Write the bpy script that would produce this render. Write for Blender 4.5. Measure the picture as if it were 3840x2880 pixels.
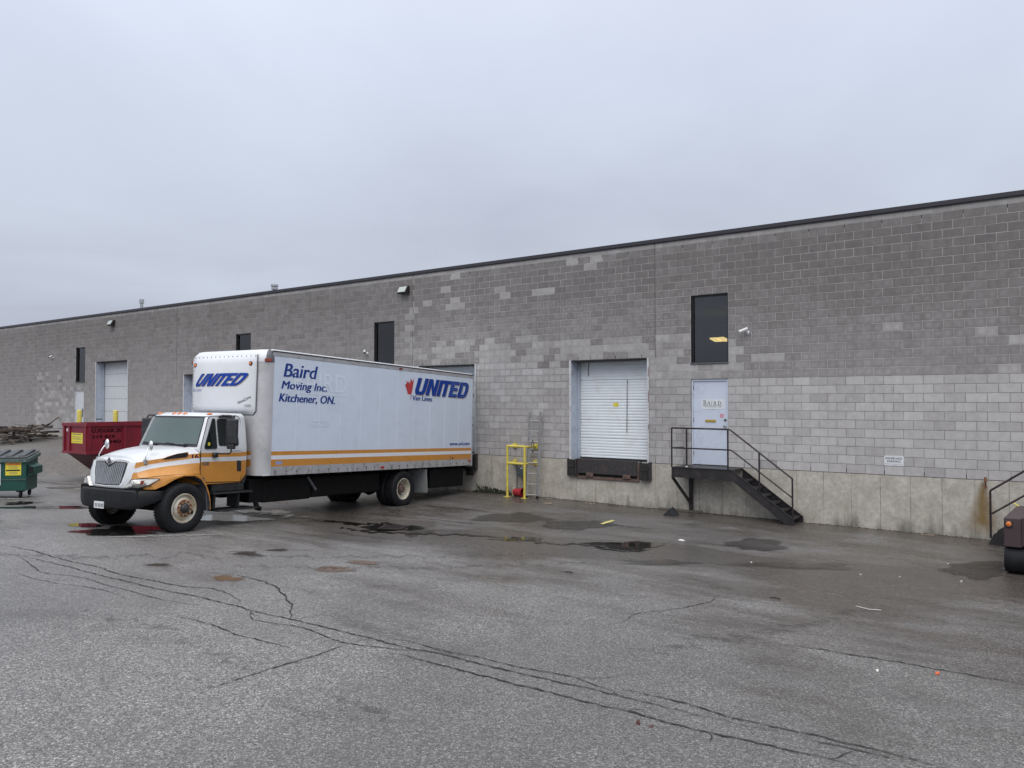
import bpy, bmesh, math, random
from mathutils import Vector, Matrix
random.seed(7)
scn = bpy.context.scene
for o in list(bpy.data.objects):
    bpy.data.objects.remove(o)
COL = scn.collection

# ------------------------------------------------------------ camera
CAM = Vector((0.0, -19.657, 1.642))
cd = bpy.data.cameras.new('camera')
cam = bpy.data.objects.new('camera', cd)
COL.objects.link(cam)
cam.location = CAM
cam.rotation_euler = (math.pi / 2 + 0.0216, 0.0, math.pi / 2 - 0.9194)
cd.sensor_width = 36.0
cd.lens = 36.0 * 3060.6 / 3840.0
cd.clip_start = 0.05
cd.clip_end = 2000.0
scn.camera = cam

# ------------------------------------------------------------ overcast sky
SUN_EL, SUN_AZ = math.radians(52), math.radians(152)      # azimuth: clockwise from +Y
w = bpy.data.worlds.new('World')
scn.world = w
w.use_nodes = True
nt = w.node_tree
nt.nodes.clear()
out = nt.nodes.new('ShaderNodeOutputWorld')
bg = nt.nodes.new('ShaderNodeBackground')
bg.inputs['Strength'].default_value = 0.1
nt.links.new(bg.outputs[0], out.inputs['Surface'])
sky = nt.nodes.new('ShaderNodeTexSky')
sky.sky_type = 'NISHITA'
sky.sun_disc = False
sky.sun_elevation = SUN_EL
sky.sun_rotation = SUN_AZ
sky.air_density = 2.0
sky.dust_density = 6.0
tc = nt.nodes.new('ShaderNodeTexCoord')
sep = nt.nodes.new('ShaderNodeSeparateXYZ')
nt.links.new(tc.outputs['Generated'], sep.inputs[0])


def wmath(op, a, b=None, clamp=False):
    n = nt.nodes.new('ShaderNodeMath')
    n.operation = op
    n.use_clamp = clamp
    for i, v in enumerate((a, b)):
        if v is None:
            continue
        if isinstance(v, (int, float)):
            n.inputs[i].default_value = v
        else:
            nt.links.new(v, n.inputs[i])
    return n.outputs[0]


zc = wmath('MAXIMUM', sep.outputs['Z'], 0.0)
# cloud layer seen on a plane overhead: direction / (z + k)
den = wmath('ADD', zc, 0.16)
cx = wmath('DIVIDE', sep.outputs['X'], den)
cy = wmath('DIVIDE', sep.outputs['Y'], den)
cmb = nt.nodes.new('ShaderNodeCombineXYZ')
nt.links.new(cx, cmb.inputs[0])
nt.links.new(cy, cmb.inputs[1])
nz = nt.nodes.new('ShaderNodeTexNoise')
nz.inputs['Scale'].default_value = 0.7
nz.inputs['Detail'].default_value = 5.0
nz.inputs['Roughness'].default_value = 0.5
nz.inputs['Distortion'].default_value = 0.35
nt.links.new(cmb.outputs[0], nz.inputs['Vector'])
cr = nt.nodes.new('ShaderNodeValToRGB')
cr.color_ramp.elements[0].position = 0.33
cr.color_ramp.elements[0].color = (4.85, 5.25, 6.35, 1)
cr.color_ramp.elements[1].position = 0.68
cr.color_ramp.elements[1].color = (6.0, 6.6, 7.75, 1)
nt.links.new(nz.outputs['Fac'], cr.inputs[0])
# thick cloud overhead is a more neutral grey than the lavender low down
hm_ = nt.nodes.new('ShaderNodeMix')
hm_.data_type = 'RGBA'
nt.links.new(wmath('MULTIPLY', wmath('SUBTRACT', zc, 0.38), 1.7, True), hm_.inputs['Factor'])
nt.links.new(cr.outputs[0], hm_.inputs['A'])
hm_.inputs['B'].default_value = (5.9, 5.85, 5.9, 1)
# an overcast sky is brighter overhead than near the horizon
grad = wmath('ADD', 1.0, wmath('MULTIPLY', wmath('POWER', zc, 2.0), 2.0))
vm = nt.nodes.new('ShaderNodeVectorMath')
vm.operation = 'SCALE'
nt.links.new(hm_.outputs['Result'], vm.inputs[0])
nt.links.new(grad, vm.inputs['Scale'])
mix = nt.nodes.new('ShaderNodeMix')
mix.data_type = 'RGBA'
mix.inputs['Factor'].default_value = 0.93
nt.links.new(sky.outputs[0], mix.inputs['A'])
nt.links.new(vm.outputs[0], mix.inputs['B'])
nt.links.new(mix.outputs['Result'], bg.inputs['Color'])

sd = bpy.data.lights.new('sun', 'SUN')
sd.energy = 1.3
sd.angle = math.radians(50)
sd.color = (1.0, 0.97, 0.93)
sun = bpy.data.objects.new('sun', sd)
COL.objects.link(sun)
sv = Vector((math.sin(SUN_AZ) * math.cos(SUN_EL), math.cos(SUN_AZ) * math.cos(SUN_EL), math.sin(SUN_EL)))
sun.rotation_euler = sv.to_track_quat('Z', 'Y').to_euler()

vs = scn.view_settings
scn.display_settings.display_device = 'sRGB'
vs.view_transform = 'Standard'
vs.look = 'None'
vs.exposure = 0.0
vs.gamma = 1.0
vs.use_curve_mapping = False
scn.cycles.max_bounces = 6
scn.cycles.caustics_reflective = False
scn.cycles.caustics_refractive = False


# ------------------------------------------------------------ materials
class NT:
    def __init__(s, name):
        s.m = bpy.data.materials.new(name)
        s.m.use_nodes = True
        s.t = s.m.node_tree
        s.p = s.t.nodes['Principled BSDF']
        s.out = s.t.nodes['Material Output']
        s._tc = None

    def n(s, typ, **kw):
        nd = s.t.nodes.new(typ)
        for k, v in kw.items():
            setattr(nd, k, v)
        return nd

    def put(s, sock, v):
        if v is None:
            return
        if isinstance(v, bpy.types.NodeSocket):
            s.t.links.new(v, sock)
        elif isinstance(v, (tuple, list)) and len(v) == 3 and sock.type == 'RGBA':
            sock.default_value = (*v, 1)
        else:
            sock.default_value = v

    def obj(s):
        if not s._tc:
            s._tc = s.n('ShaderNodeTexCoord')
        return s._tc.outputs['Object']

    def mapped(s, vec, scale):
        m = s.n('ShaderNodeMapping')
        m.inputs['Scale'].default_value = scale
        s.put(m.inputs['Vector'], vec)
        return m.outputs[0]

    def noise(s, scale, detail=3.0, rough=0.55, vec=None, dist=0.0):
        nd = s.n('ShaderNodeTexNoise')
        nd.inputs['Scale'].default_value = scale
        nd.inputs['Detail'].default_value = detail
        nd.inputs['Roughness'].default_value = rough
        nd.inputs['Distortion'].default_value = dist
        s.put(nd.inputs['Vector'], vec if vec is not None else s.obj())
        return nd.outputs['Fac']

    def voro(s, scale, vec=None, feature='F1'):
        nd = s.n('ShaderNodeTexVoronoi', feature=feature)
        nd.inputs['Scale'].default_value = scale
        s.put(nd.inputs['Vector'], vec if vec is not None else s.obj())
        return nd

    def ramp(s, fac, stops):
        nd = s.n('ShaderNodeValToRGB')
        e = nd.color_ramp.elements
        while len(e) < len(stops):
            e.new(0.5)
        for i, (p, c) in enumerate(stops):
            e[i].position = p
            e[i].color = (c, c, c, 1) if isinstance(c, (int, float)) else (*c, 1)
        s.put(nd.inputs[0], fac)
        return nd.outputs[0]

    def math(s, op, a, b=None, clamp=False):
        nd = s.n('ShaderNodeMath', operation=op, use_clamp=clamp)
        s.put(nd.inputs[0], a)
        s.put(nd.inputs[1], b)
        return nd.outputs[0]

    def mix(s, f, a, b, blend='MIX'):
        nd = s.n('ShaderNodeMix', data_type='RGBA', blend_type=blend)
        s.put(nd.inputs['Factor'], f)
        s.put(nd.inputs['A'], a)
        s.put(nd.inputs['B'], b)
        return nd.outputs['Result']

    def attr(s, name):
        nd = s.n('ShaderNodeAttribute', attribute_name=name)
        return nd

    def bump(s, h, strength=0.3, dist=0.01):
        nd = s.n('ShaderNodeBump')
        nd.inputs['Strength'].default_value = strength
        nd.inputs['Distance'].default_value = dist
        s.put(nd.inputs['Height'], h)
        s.t.links.new(nd.outputs[0], s.p.inputs['Normal'])

    def fin(s, color, rough=0.6, metal=0.0, spec=0.5, coat=None):
        s.put(s.p.inputs['Base Color'], color)
        s.put(s.p.inputs['Roughness'], rough)
        s.put(s.p.inputs['Metallic'], metal)
        s.put(s.p.inputs['Specular IOR Level'], spec)
        if coat:
            s.p.inputs['Coat Weight'].default_value = coat
            s.p.inputs['Coat Roughness'].default_value = 0.08
        return s.m


def simple(name, c, rough=0.5, metal=0.0, var=0.18, scale=9.0, spec=0.5, coat=None, dirt=None, dirt_amt=0.5, dirt_scale=5.0):
    a = NT(name)
    f = a.noise(scale, 4.0)
    d = tuple(x * (1 - var) for x in c)
    l = tuple(min(1, x * (1 + var)) for x in c)
    col = a.mix(a.ramp(f, [(0.3, 0), (0.7, 1)]), d, l)
    if dirt:
        g = a.noise(dirt_scale, 6.0, 0.65, dist=0.4)
        col = a.mix(a.ramp(g, [(0.52, 0.0), (0.72, dirt_amt)]), col, dirt)
    return a.fin(col, rough, metal, spec, coat)


M = {}
M['white_paint'] = simple('white truck paint', (0.68, 0.70, 0.72), 0.28, var=0.03, scale=3, coat=0.4, dirt=(0.42, 0.40, 0.37), dirt_amt=0.35, dirt_scale=2.2)
M['amber_paint'] = simple('amber truck paint', (0.60, 0.262, 0.045), 0.3, var=0.06, scale=3, coat=0.4, dirt=(0.30, 0.13, 0.03), dirt_amt=0.4, dirt_scale=3.0)
M['fiberglass'] = simple('white fibreglass', (0.70, 0.72, 0.75), 0.32, var=0.02, scale=2, dirt=(0.55, 0.56, 0.54), dirt_amt=0.3, dirt_scale=1.5)
M['panel_white'] = simple('pale blue white panel', (0.67, 0.75, 0.865), 0.34, var=0.03, scale=1.5, dirt=(0.52, 0.58, 0.68), dirt_amt=0.35, dirt_scale=2.5)
M['stripe_white'] = simple('white stripe film', (0.76, 0.79, 0.84), 0.35, var=0.03)
M['seam'] = simple('panel seam', (0.72, 0.78, 0.88), 0.4, var=0.04)
M['aluminium'] = simple('weathered aluminium', (0.50, 0.50, 0.52), 0.45, 0.35, var=0.12, scale=4, dirt=(0.22, 0.21, 0.20), dirt_amt=0.7, dirt_scale=6)
M['post_alu'] = simple('aluminium corner post', (0.55, 0.55, 0.56), 0.42, 0.3, var=0.1, scale=2, dirt=(0.34, 0.33, 0.31), dirt_amt=0.55, dirt_scale=2.2)
M['dark_alu'] = simple('dull dark aluminium', (0.13, 0.135, 0.15), 0.5, 0.3, var=0.2)
M['black_metal'] = simple('black chassis steel', (0.004, 0.004, 0.0045), 0.75, var=0.4, spec=0.25, dirt=(0.012, 0.011, 0.010), dirt_amt=0.5)
M['black_plastic'] = simple('black plastic', (0.022, 0.023, 0.026), 0.45, var=0.25, dirt=(0.07, 0.068, 0.066), dirt_amt=0.5, dirt_scale=8)
M['bumper_black'] = simple('dark grey bumper plastic', (0.0085, 0.009, 0.011), 0.55, var=0.2, scale=4, spec=0.35, dirt=(0.024, 0.024, 0.025), dirt_amt=0.4, dirt_scale=7)
M['rubber'] = simple('tyre rubber', (0.0085, 0.009, 0.011), 0.7, var=0.3, scale=14, spec=0.35, dirt=(0.022, 0.022, 0.025), dirt_amt=0.5, dirt_scale=7)
M['gap_black'] = simple('deep black gap', (0.006, 0.006, 0.007), 0.7, var=0.2)
M['blue_ink'] = simple('dark blue lettering', (0.018, 0.050, 0.25), 0.6, var=0.1, spec=0.2)
M['logo_blue'] = simple('logo blue', (0.009, 0.052, 0.31), 0.6, spec=0.2, var=0.12, scale=14)
M['logo_line'] = simple('logo pale line', (0.10, 0.18, 0.42), 0.4, var=0.1)
M['logo_tan'] = simple('logo tan shadow', (0.36, 0.28, 0.20), 0.5, var=0.15)
M['faded_blue'] = simple('faded blue lettering', (0.30, 0.33, 0.52), 0.5, var=0.1)
M['ghost'] = simple('ghost of removed lettering', (0.76, 0.83, 0.92), 0.35, var=0.03)
M['red_film'] = simple('red leaf film', (0.50, 0.045, 0.05), 0.45, var=0.2, scale=20)
M['red_refl'] = simple('red reflector', (0.45, 0.02, 0.025), 0.3, var=0.1)
M['amber_lens'] = simple('amber lens', (0.72, 0.20, 0.045), 0.2, var=0.1)
M['red_lens'] = simple('red orange lens', (0.26, 0.045, 0.025), 0.25, var=0.2)
M['clear_lens'] = simple('headlight lens', (0.70, 0.70, 0.66), 0.08, var=0.15, scale=14, coat=0.6)
M['lamp_cup'] = simple('reflector cup', (0.78, 0.79, 0.78), 0.12, 0.7, var=0.05)
M['chrome'] = simple('chrome', (0.72, 0.73, 0.75), 0.15, 0.9, var=0.05)
M['grille_grey'] = simple('grille grey', (0.30, 0.31, 0.33), 0.4, 0.4, var=0.12)
M['glass_dark'] = simple('dark side glass', (0.012, 0.016, 0.018), 0.05, var=0.2, spec=0.6)
M['seat_cloth'] = simple('grey cab trim', (0.06, 0.065, 0.07), 0.8, var=0.2)
M['yellow_film'] = simple('yellow sticker', (0.78, 0.66, 0.05), 0.45, var=0.1, dirt=(0.55, 0.45, 0.05), dirt_amt=0.3)
M['orange_film'] = simple('orange sticker', (0.72, 0.20, 0.05), 0.45, var=0.1)
M['yellow_paint'] = simple('yellow safety paint', (0.68, 0.57, 0.11), 0.42, var=0.1, dirt=(0.38, 0.30, 0.08), dirt_amt=0.5)
M['white_plastic'] = simple('white plastic', (0.72, 0.73, 0.74), 0.35, var=0.04)
M['white_print'] = simple('white print', (0.72, 0.74, 0.77), 0.5, var=0.05)
M['black_print'] = simple('black print', (0.02, 0.02, 0.022), 0.5, var=0.1)
M['grey_print'] = simple('grey print', (0.16, 0.16, 0.17), 0.5, var=0.1)
M['purple_print'] = simple('purple number print', (0.13, 0.035, 0.09), 0.5, var=0.1)
M['flap_grey'] = simple('grey mud flap', (0.30, 0.31, 0.31), 0.6, var=0.1, dirt=(0.16, 0.15, 0.15), dirt_amt=0.5, dirt_scale=9)
M['coping'] = simple('dark brown roof flashing', (0.036, 0.034, 0.042), 0.42, var=0.12, scale=2)
M['coping_lip'] = simple('roof flashing lip', (0.018, 0.018, 0.024), 0.5, var=0.12)
M['roof'] = simple('roof gravel', (0.2, 0.2, 0.2), 0.9)
M['bronze'] = simple('dark bronze window frame', (0.022, 0.021, 0.022), 0.38, var=0.2)
M['sill_grey'] = simple('window sill', (0.10, 0.105, 0.11), 0.4, var=0.15)
M['door_blue'] = simple('pale grey blue door paint', (0.60, 0.66, 0.77), 0.36, var=0.03, scale=2, dirt=(0.27, 0.29, 0.33), dirt_amt=0.4, dirt_scale=2.4)
M['door_white'] = simple('white door paint', (0.62, 0.64, 0.67), 0.4, var=0.04, dirt=(0.35, 0.35, 0.36), dirt_amt=0.3)
M['roll_white'] = simple('ribbed white door', (0.77, 0.82, 0.85), 0.38, var=0.04, scale=1.6, dirt=(0.50, 0.47, 0.38), dirt_amt=0.35, dirt_scale=1.8)
M['jamb'] = simple('painted steel jamb', (0.46, 0.51, 0.59), 0.42, var=0.08, scale=3, dirt=(0.20, 0.21, 0.23), dirt_amt=0.6, dirt_scale=3.5)
M['jamb_white'] = simple('white jamb edge', (0.58, 0.59, 0.61), 0.45, var=0.08, dirt=(0.20, 0.10, 0.07), dirt_amt=0.6, dirt_scale=7)
M['brass'] = simple('brass letter slot', (0.55, 0.38, 0.08), 0.3, 0.5, var=0.1)
M['steel'] = simple('bare steel', (0.42, 0.42, 0.43), 0.35, 0.7, var=0.12)
M['galv'] = simple('galvanised aluminium', (0.36, 0.35, 0.35), 0.42, 0.55, var=0.12, dirt=(0.18, 0.17, 0.16), dirt_amt=0.5)
M['stair_black'] = simple('black painted steel', (0.022, 0.020, 0.022), 0.42, var=0.35, scale=5, dirt=(0.075, 0.055, 0.05), dirt_amt=0.6, dirt_scale=4)
M['rail_black'] = simple('black painted rail', (0.020, 0.015, 0.018), 0.35, var=0.3, dirt=(0.09, 0.03, 0.03), dirt_amt=0.5, dirt_scale=3)
M['leveler'] = simple('dock plate steel', (0.052, 0.048, 0.050), 0.5, 0.2, var=0.3, scale=12, dirt=(0.10, 0.075, 0.065), dirt_amt=0.6, dirt_scale=3)
M['rust_steel'] = simple('rusty frame steel', (0.14, 0.095, 0.08), 0.65, 0.1, var=0.3, dirt=(0.16, 0.06, 0.03), dirt_amt=0.6)
M['bumper_rubber'] = simple('laminated dock rubber', (0.022, 0.021, 0.021), 0.75, var=0.5, scale=24, dirt=(0.06, 0.055, 0.055), dirt_amt=0.6, dirt_scale=18)
M['rust'] = simple('rust', (0.16, 0.055, 0.02), 0.85, var=0.4, scale=22)
M['hub_dark'] = simple('greasy hub', (0.05, 0.048, 0.05), 0.45, 0.3, var=0.4)
M['meter_grey'] = simple('gas meter grey', (0.085, 0.11, 0.13), 0.5, var=0.15)
M['bucket_red'] = simple('red plastic', (0.36, 0.022, 0.035), 0.42, var=0.12)
M['cream'] = simple('cream bag', (0.55, 0.48, 0.33), 0.7, var=0.15)
M['skip_red'] = simple('dark red container paint', (0.205, 0.012, 0.026), 0.42, var=0.12, scale=2.5, dirt=(0.10, 0.014, 0.02), dirt_amt=0.6, dirt_scale=3)
M['skip_low'] = simple('red underside with painted shade', (0.115, 0.030, 0.038), 0.6, var=0.18, scale=4, dirt=(0.08, 0.035, 0.035), dirt_amt=0.7, dirt_scale=4)  # darker red puts the shade of the down-facing sides into the colour
M['bin_green'] = simple('dark green bin paint', (0.010, 0.072, 0.055), 0.42, var=0.15, scale=3, dirt=(0.022, 0.045, 0.04), dirt_amt=0.6, dirt_scale=5)
M['bin_edge'] = simple('scuffed green edge', (0.09, 0.13, 0.12), 0.55, var=0.5, scale=18)
M['bin_lid'] = simple('black bin lid', (0.020, 0.021, 0.024), 0.35, var=0.2)
M['brown_paint'] = simple('dull brown vehicle paint', (0.062, 0.040, 0.044), 0.45, var=0.12)
M['vent_metal'] = simple('roof vent metal', (0.42, 0.44, 0.46), 0.4, 0.4, var=0.1)
M['lamp_glass'] = simple('floodlight lens', (0.46, 0.50, 0.48), 0.12, var=0.06)
M['lamp_body'] = simple('bronze lamp housing', (0.020, 0.018, 0.017), 0.4, var=0.2)
M['wood_old'] = simple('weathered wood', (0.10, 0.075, 0.062), 0.85, var=0.5, scale=14, dirt=(0.15, 0.095, 0.07), dirt_amt=0.6, dirt_scale=6)
M['wood_grey'] = simple('grey weathered wood', (0.12, 0.105, 0.085), 0.85, var=0.4, scale=14)
M['wood_dark'] = simple('wet dark wood', (0.030, 0.024, 0.024), 0.8, var=0.5, scale=14)
M['wood_pale'] = simple('pale wood scrap', (0.34, 0.28, 0.20), 0.85, var=0.3, scale=20)
M['paper'] = simple('white paper', (0.70, 0.69, 0.66), 0.8, var=0.06)
M['road_yellow'] = simple('faded yellow road paint', (0.60, 0.55, 0.20), 0.6, var=0.25, scale=25)
M['road_white'] = simple('worn white road paint', (0.42, 0.41, 0.40), 0.6, var=0.4, scale=12)
M['orange_scrap'] = simple('orange plastic scrap', (0.75, 0.16, 0.06), 0.5, var=0.1)
M['leaf_brown'] = simple('wet brown leaf', (0.085, 0.022, 0.020), 0.6, var=0.3)
M['moss'] = simple('moss and weeds', (0.040, 0.046, 0.022), 0.9, var=0.5, scale=30)
M['grate'] = simple('iron grate', (0.03, 0.02, 0.018), 0.5, 0.4, var=0.4)
M['pink'] = simple('pink notice', (0.60, 0.30, 0.38), 0.6, var=0.05)
M['dark_room'] = simple('dim interior', (0.05, 0.052, 0.055), 0.9, var=0.1)


def emis(name, c, s):
    a = NT(name)
    a.p.inputs['Emission Color'].default_value = (*c, 1)
    a.p.inputs['Emission Strength'].default_value = s
    return a.fin(c, 0.6)


M['tube'] = emis('lit ceiling light', (1.0, 0.72, 0.25), 2.2)


def windshield():
    a = NT('windshield glass')
    n = a.noise(1.2, 3)
    return a.fin(a.mix(n, (0.085, 0.12, 0.12), (0.12, 0.16, 0.155)), 0.14, 0, 0.4)  # pale base colour stands in for the lit cab interior


M['windshield'] = windshield()


def window_glass():
    a = NT('tinted window glass')
    tr = a.n('ShaderNodeBsdfTransparent')
    tr.inputs[0].default_value = (0.62, 0.64, 0.68, 1)
    gl = a.n('ShaderNodeBsdfGlossy')
    gl.inputs['Roughness'].default_value = 0.02
    fr = a.n('ShaderNodeFresnel')
    fr.inputs['IOR'].default_value = 1.75
    mx = a.n('ShaderNodeMixShader')
    a.t.links.new(fr.outputs[0], mx.inputs[0])
    a.t.links.new(tr.outputs[0], mx.inputs[1])
    a.t.links.new(gl.outputs[0], mx.inputs[2])
    a.t.links.new(mx.outputs[0], a.out.inputs['Surface'])
    return a.m


M['window_glass'] = window_glass()


def block_mat():
    a = NT('concrete block')
    tone = a.attr('tone').outputs['Fac']
    uvn = a.n('ShaderNodeUVMap')
    sp = a.n('ShaderNodeSeparateXYZ')
    a.t.links.new(uvn.outputs[0], sp.inputs[0])
    # two hollow cells per block dry out first, webs and edges stay damp
    u = a.math('MULTIPLY', sp.outputs['X'], 12.566)
    cu = a.math('SUBTRACT', 0.5, a.math('MULTIPLY', a.math('COSINE', u), 0.5))
    v = a.math('MULTIPLY', sp.outputs['Y'], 6.283)
    cv = a.math('SUBTRACT', 0.5, a.math('MULTIPLY', a.math('COSINE', v), 0.5))
    cell = a.math('MULTIPLY', cu, cv)
    big = a.noise(1.1, 4)
    cell = a.math('MULTIPLY', cell, a.ramp(big, [(0.35, 0.0), (0.62, 1.0)]))
    cell = a.math('MULTIPLY', cell, a.attr('cell').outputs['Fac'])
    blot = a.noise(6.0, 5, 0.6)
    fine = a.noise(75.0, 3, 0.6)
    t = a.math('ADD', tone, a.math('MULTIPLY', cell, 0.11))
    t = a.math('ADD', t, a.math('MULTIPLY', a.math('SUBTRACT', blot, 0.5), 0.36))
    t = a.math('ADD', t, a.math('MULTIPLY', a.math('SUBTRACT', fine, 0.5), 0.28))
    streak = a.noise(1.0, 4, 0.6, vec=a.mapped(a.obj(), (5.0, 5.0, 0.25)))
    t = a.math('ADD', t, a.math('MULTIPLY', a.math('SUBTRACT', streak, 0.5), 0.16))
    col = a.ramp(t, [(0.0, (0.095, 0.090, 0.090)), (0.33, (0.192, 0.181, 0.175)), (0.62, (0.345, 0.331, 0.325)), (0.8, (0.455, 0.44, 0.436)), (1.0, (0.57, 0.555, 0.55))])
    a.bump(a.math('ADD', a.noise(140, 3), a.math('MULTIPLY', a.noise(22, 3), 0.7)), 0.35, 0.004)
    return a.fin(col, 0.85, 0, 0.3)


M['block'] = block_mat()


def mortar_mat():
    a = NT('mortar')
    tone = a.attr('tone').outputs['Fac']
    t = a.math('ADD', tone, a.math('MULTIPLY', a.math('SUBTRACT', a.noise(3.0, 5), 0.5), 0.9))
    col = a.ramp(t, [(0.0, (0.15, 0.147, 0.147)), (0.5, (0.27, 0.265, 0.262)), (1.0, (0.46, 0.45, 0.44))])
    return a.fin(col, 0.9, 0, 0.3)


M['mortar'] = mortar_mat()


def foundation_mat():
    a = NT('stained poured concrete')
    tone = a.attr('tone').outputs['Fac']
    n1 = a.noise(2.2, 6, 0.65)
    n2 = a.noise(11.0, 5, 0.6)
    col = a.ramp(n1, [(0.30, (0.36, 0.335, 0.285)), (0.55, (0.52, 0.49, 0.43)), (0.75, (0.61, 0.585, 0.53))])
    col = a.mix(a.ramp(n2, [(0.35, 0.5), (0.6, 0.0)]), col, (0.31, 0.29, 0.25))
    # pale scaled patches
    pt = a.noise(3.6, 6, 0.72, dist=0.6)
    col = a.mix(a.ramp(pt, [(0.60, 0.0), (0.64, 0.45)]), col, (0.62, 0.60, 0.56))
    # green grey algae spreading up from the pavement and down from the top, in irregular patches
    sp = a.n('ShaderNodeSeparateXYZ')
    a.t.links.new(a.obj(), sp.inputs[0])
    streak = a.noise(1.0, 5, 0.65, vec=a.mapped(a.obj(), (3.2, 1, 0.55)))
    low = a.math('ADD', a.math('MULTIPLY', sp.outputs['Z'], -0.9), a.math('SUBTRACT', a.math('MULTIPLY', streak, 1.6), 1.25))
    col = a.mix(a.ramp(low, [(0.48, 0.0), (0.95, 0.8)]), col, (0.075, 0.074, 0.056))
    col = a.mix(a.ramp(a.math('SUBTRACT', a.noise(1.0, 4, 0.6, vec=a.mapped(a.obj(), (1.3, 1, 0.8))), a.math('MULTIPLY', tone, 0.35)), [(0.42, 0.0), (0.62, 0.75)]), col, (0.20, 0.187, 0.155))
    a.bump(a.math('ADD', a.noise(60, 4), a.math('MULTIPLY', n1, 2.0)), 0.3, 0.006)
    return a.fin(col, 0.8, 0, 0.35)


M['foundation'] = foundation_mat()


def asphalt(name, dark=1.0, wet_bias=0.0, tint=(1, 1, 1), grain=1.0):
    a = NT(name)
    wet = a.attr('wet').outputs['Fac']
    big = a.noise(0.33, 5, 0.6)
    mid = a.noise(1.7, 5, 0.62)
    str_ = a.noise(1.0, 5, 0.6, vec=a.mapped(a.obj(), (0.35, 1.3, 1)), dist=0.4)
    w = a.math('ADD', a.math('MULTIPLY', big, 0.55), a.math('MULTIPLY', str_, 0.45))
    lens = a.noise(1.0, 5, 0.62, vec=a.mapped(a.obj(), (0.75, 1.9, 1)), dist=0.8)
    w = a.math('ADD', w, a.math('MULTIPLY', a.math('SUBTRACT', lens, 0.5), 0.30))
    w = a.math('ADD', w, a.math('ADD', wet, wet_bias))
    w = a.ramp(w, [(0.50, 0.0), (0.69, 1.0)])
    v1 = a.voro(125.0 * grain)
    v2 = a.voro(62.0 * grain)
    sepc = a.n('ShaderNodeSeparateColor')
    a.t.links.new(v1.outputs['Color'], sepc.inputs[0])
    sepd = a.n('ShaderNodeSeparateColor')
    a.t.links.new(v2.outputs['Color'], sepd.inputs[0])
    st = a.math('ADD', a.math('MULTIPLY', sepc.outputs[0], 0.55), a.math('MULTIPLY', sepd.outputs[1], 0.45))
    k = dark
    base = a.ramp(st, [(0.10, tuple(0.040 * k * x for x in tint)), (0.38, tuple(0.135 * k * x for x in tint)), (0.68, tuple(0.235 * k * x for x in tint)), (0.92, tuple(0.58 * k * x for x in tint))])
    base = a.mix(a.ramp(mid, [(0.3, 0.35), (0.7, 0.0)]), base, tuple(0.085 * k * x for x in tint))
    # worn and dusty lanes, older and newer lifts
    broad = a.noise(0.16, 4, 0.55, dist=0.6)
    base = a.mix(a.ramp(broad, [(0.35, 0.42), (0.60, 0.0)]), base, tuple(0.07 * k * x for x in tint))
    base = a.mix(1.0, base, (1.0, 0.965, 0.935), 'MULTIPLY')
    col = a.mix(w, base, (0.50, 0.455, 0.415), 'MULTIPLY')
    rough = a.mix(w, (0.48, 0.48, 0.48), (0.27, 0.27, 0.27))
    h = a.math('ADD', a.math('MULTIPLY', v1.outputs['Distance'], -1.0), a.math('MULTIPLY', v2.outputs['Distance'], -0.9))
    nb = a.n('ShaderNodeBump')
    nb.inputs['Distance'].default_value = 0.006
    a.put(nb.inputs['Strength'], a.math('SUBTRACT', 0.60, a.math('MULTIPLY', w, 0.22)))
    a.put(nb.inputs['Height'], h)
    a.t.links.new(nb.outputs[0], a.p.inputs['Normal'])
    if name.startswith('new'):
        e = a.math('ADD', a.attr('edge').outputs['Fac'], a.math('MULTIPLY', a.math('SUBTRACT', a.noise(6.0, 5, 0.65), 0.5), 0.5))
        a.put(a.p.inputs['Alpha'], a.ramp(e, [(0.08, 0.0), (0.36, 0.8)]))
    return a.fin(col, rough, 0, 0.5)


M['asphalt'] = asphalt('wet asphalt')
M['patch'] = asphalt('new asphalt patch', 0.42, 0.05)
M['embank'] = asphalt('gravelly embankment', 0.75, -0.5, (1.05, 1.0, 0.93))


def water(name, c, rough=0.03, soft=0.34, top=1.0):
    a = NT(name)
    n = a.noise(5.0, 3)
    a.bump(a.noise(14, 2), 0.02, 0.01)
    # the film thins out raggedly towards its edge
    e = a.math('ADD', a.attr('edge').outputs['Fac'], a.math('MULTIPLY', a.math('SUBTRACT', a.noise(4.5, 6, 0.7), 0.5), 0.9))
    a.put(a.p.inputs['Alpha'], a.ramp(e, [(0.12, 0.0), (soft, top)]))
    return a.fin(a.mix(n, c, tuple(x * 1.6 for x in c)), rough, 0, 0.6)


M['puddle'] = water('still rain water', (0.014, 0.013, 0.012))
M['puddle_mud'] = water('muddy water', (0.115, 0.075, 0.048), 0.2, 0.6, 0.85)
M['puddle_green'] = water('water tinted with green reflection', (0.020, 0.050, 0.013), 0.10)  # the green tint paints a reflection into the water colour
M['puddle_blue'] = water('bluish water', (0.016, 0.016, 0.034), 0.08)  # bluish tint in the water colour
M['damp'] = water('damp asphalt film', (0.030, 0.025, 0.021), 0.25, 0.8, 0.85)
def stain_mat():
    a = NT('faint tyre stain')
    a.put(a.p.inputs['Alpha'], a.ramp(a.noise(5.0, 5, 0.7), [(0.40, 0.0), (0.75, 0.5)]))
    return a.fin((0.03, 0.028, 0.027), 0.6)


M['tyre_stain'] = stain_mat()
M['crack'] = simple('dark crack', (0.016, 0.015, 0.015), 0.8, var=0.3)
M['gutter'] = simple('wet gutter', (0.010, 0.009, 0.008), 0.15, var=0.3)


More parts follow.
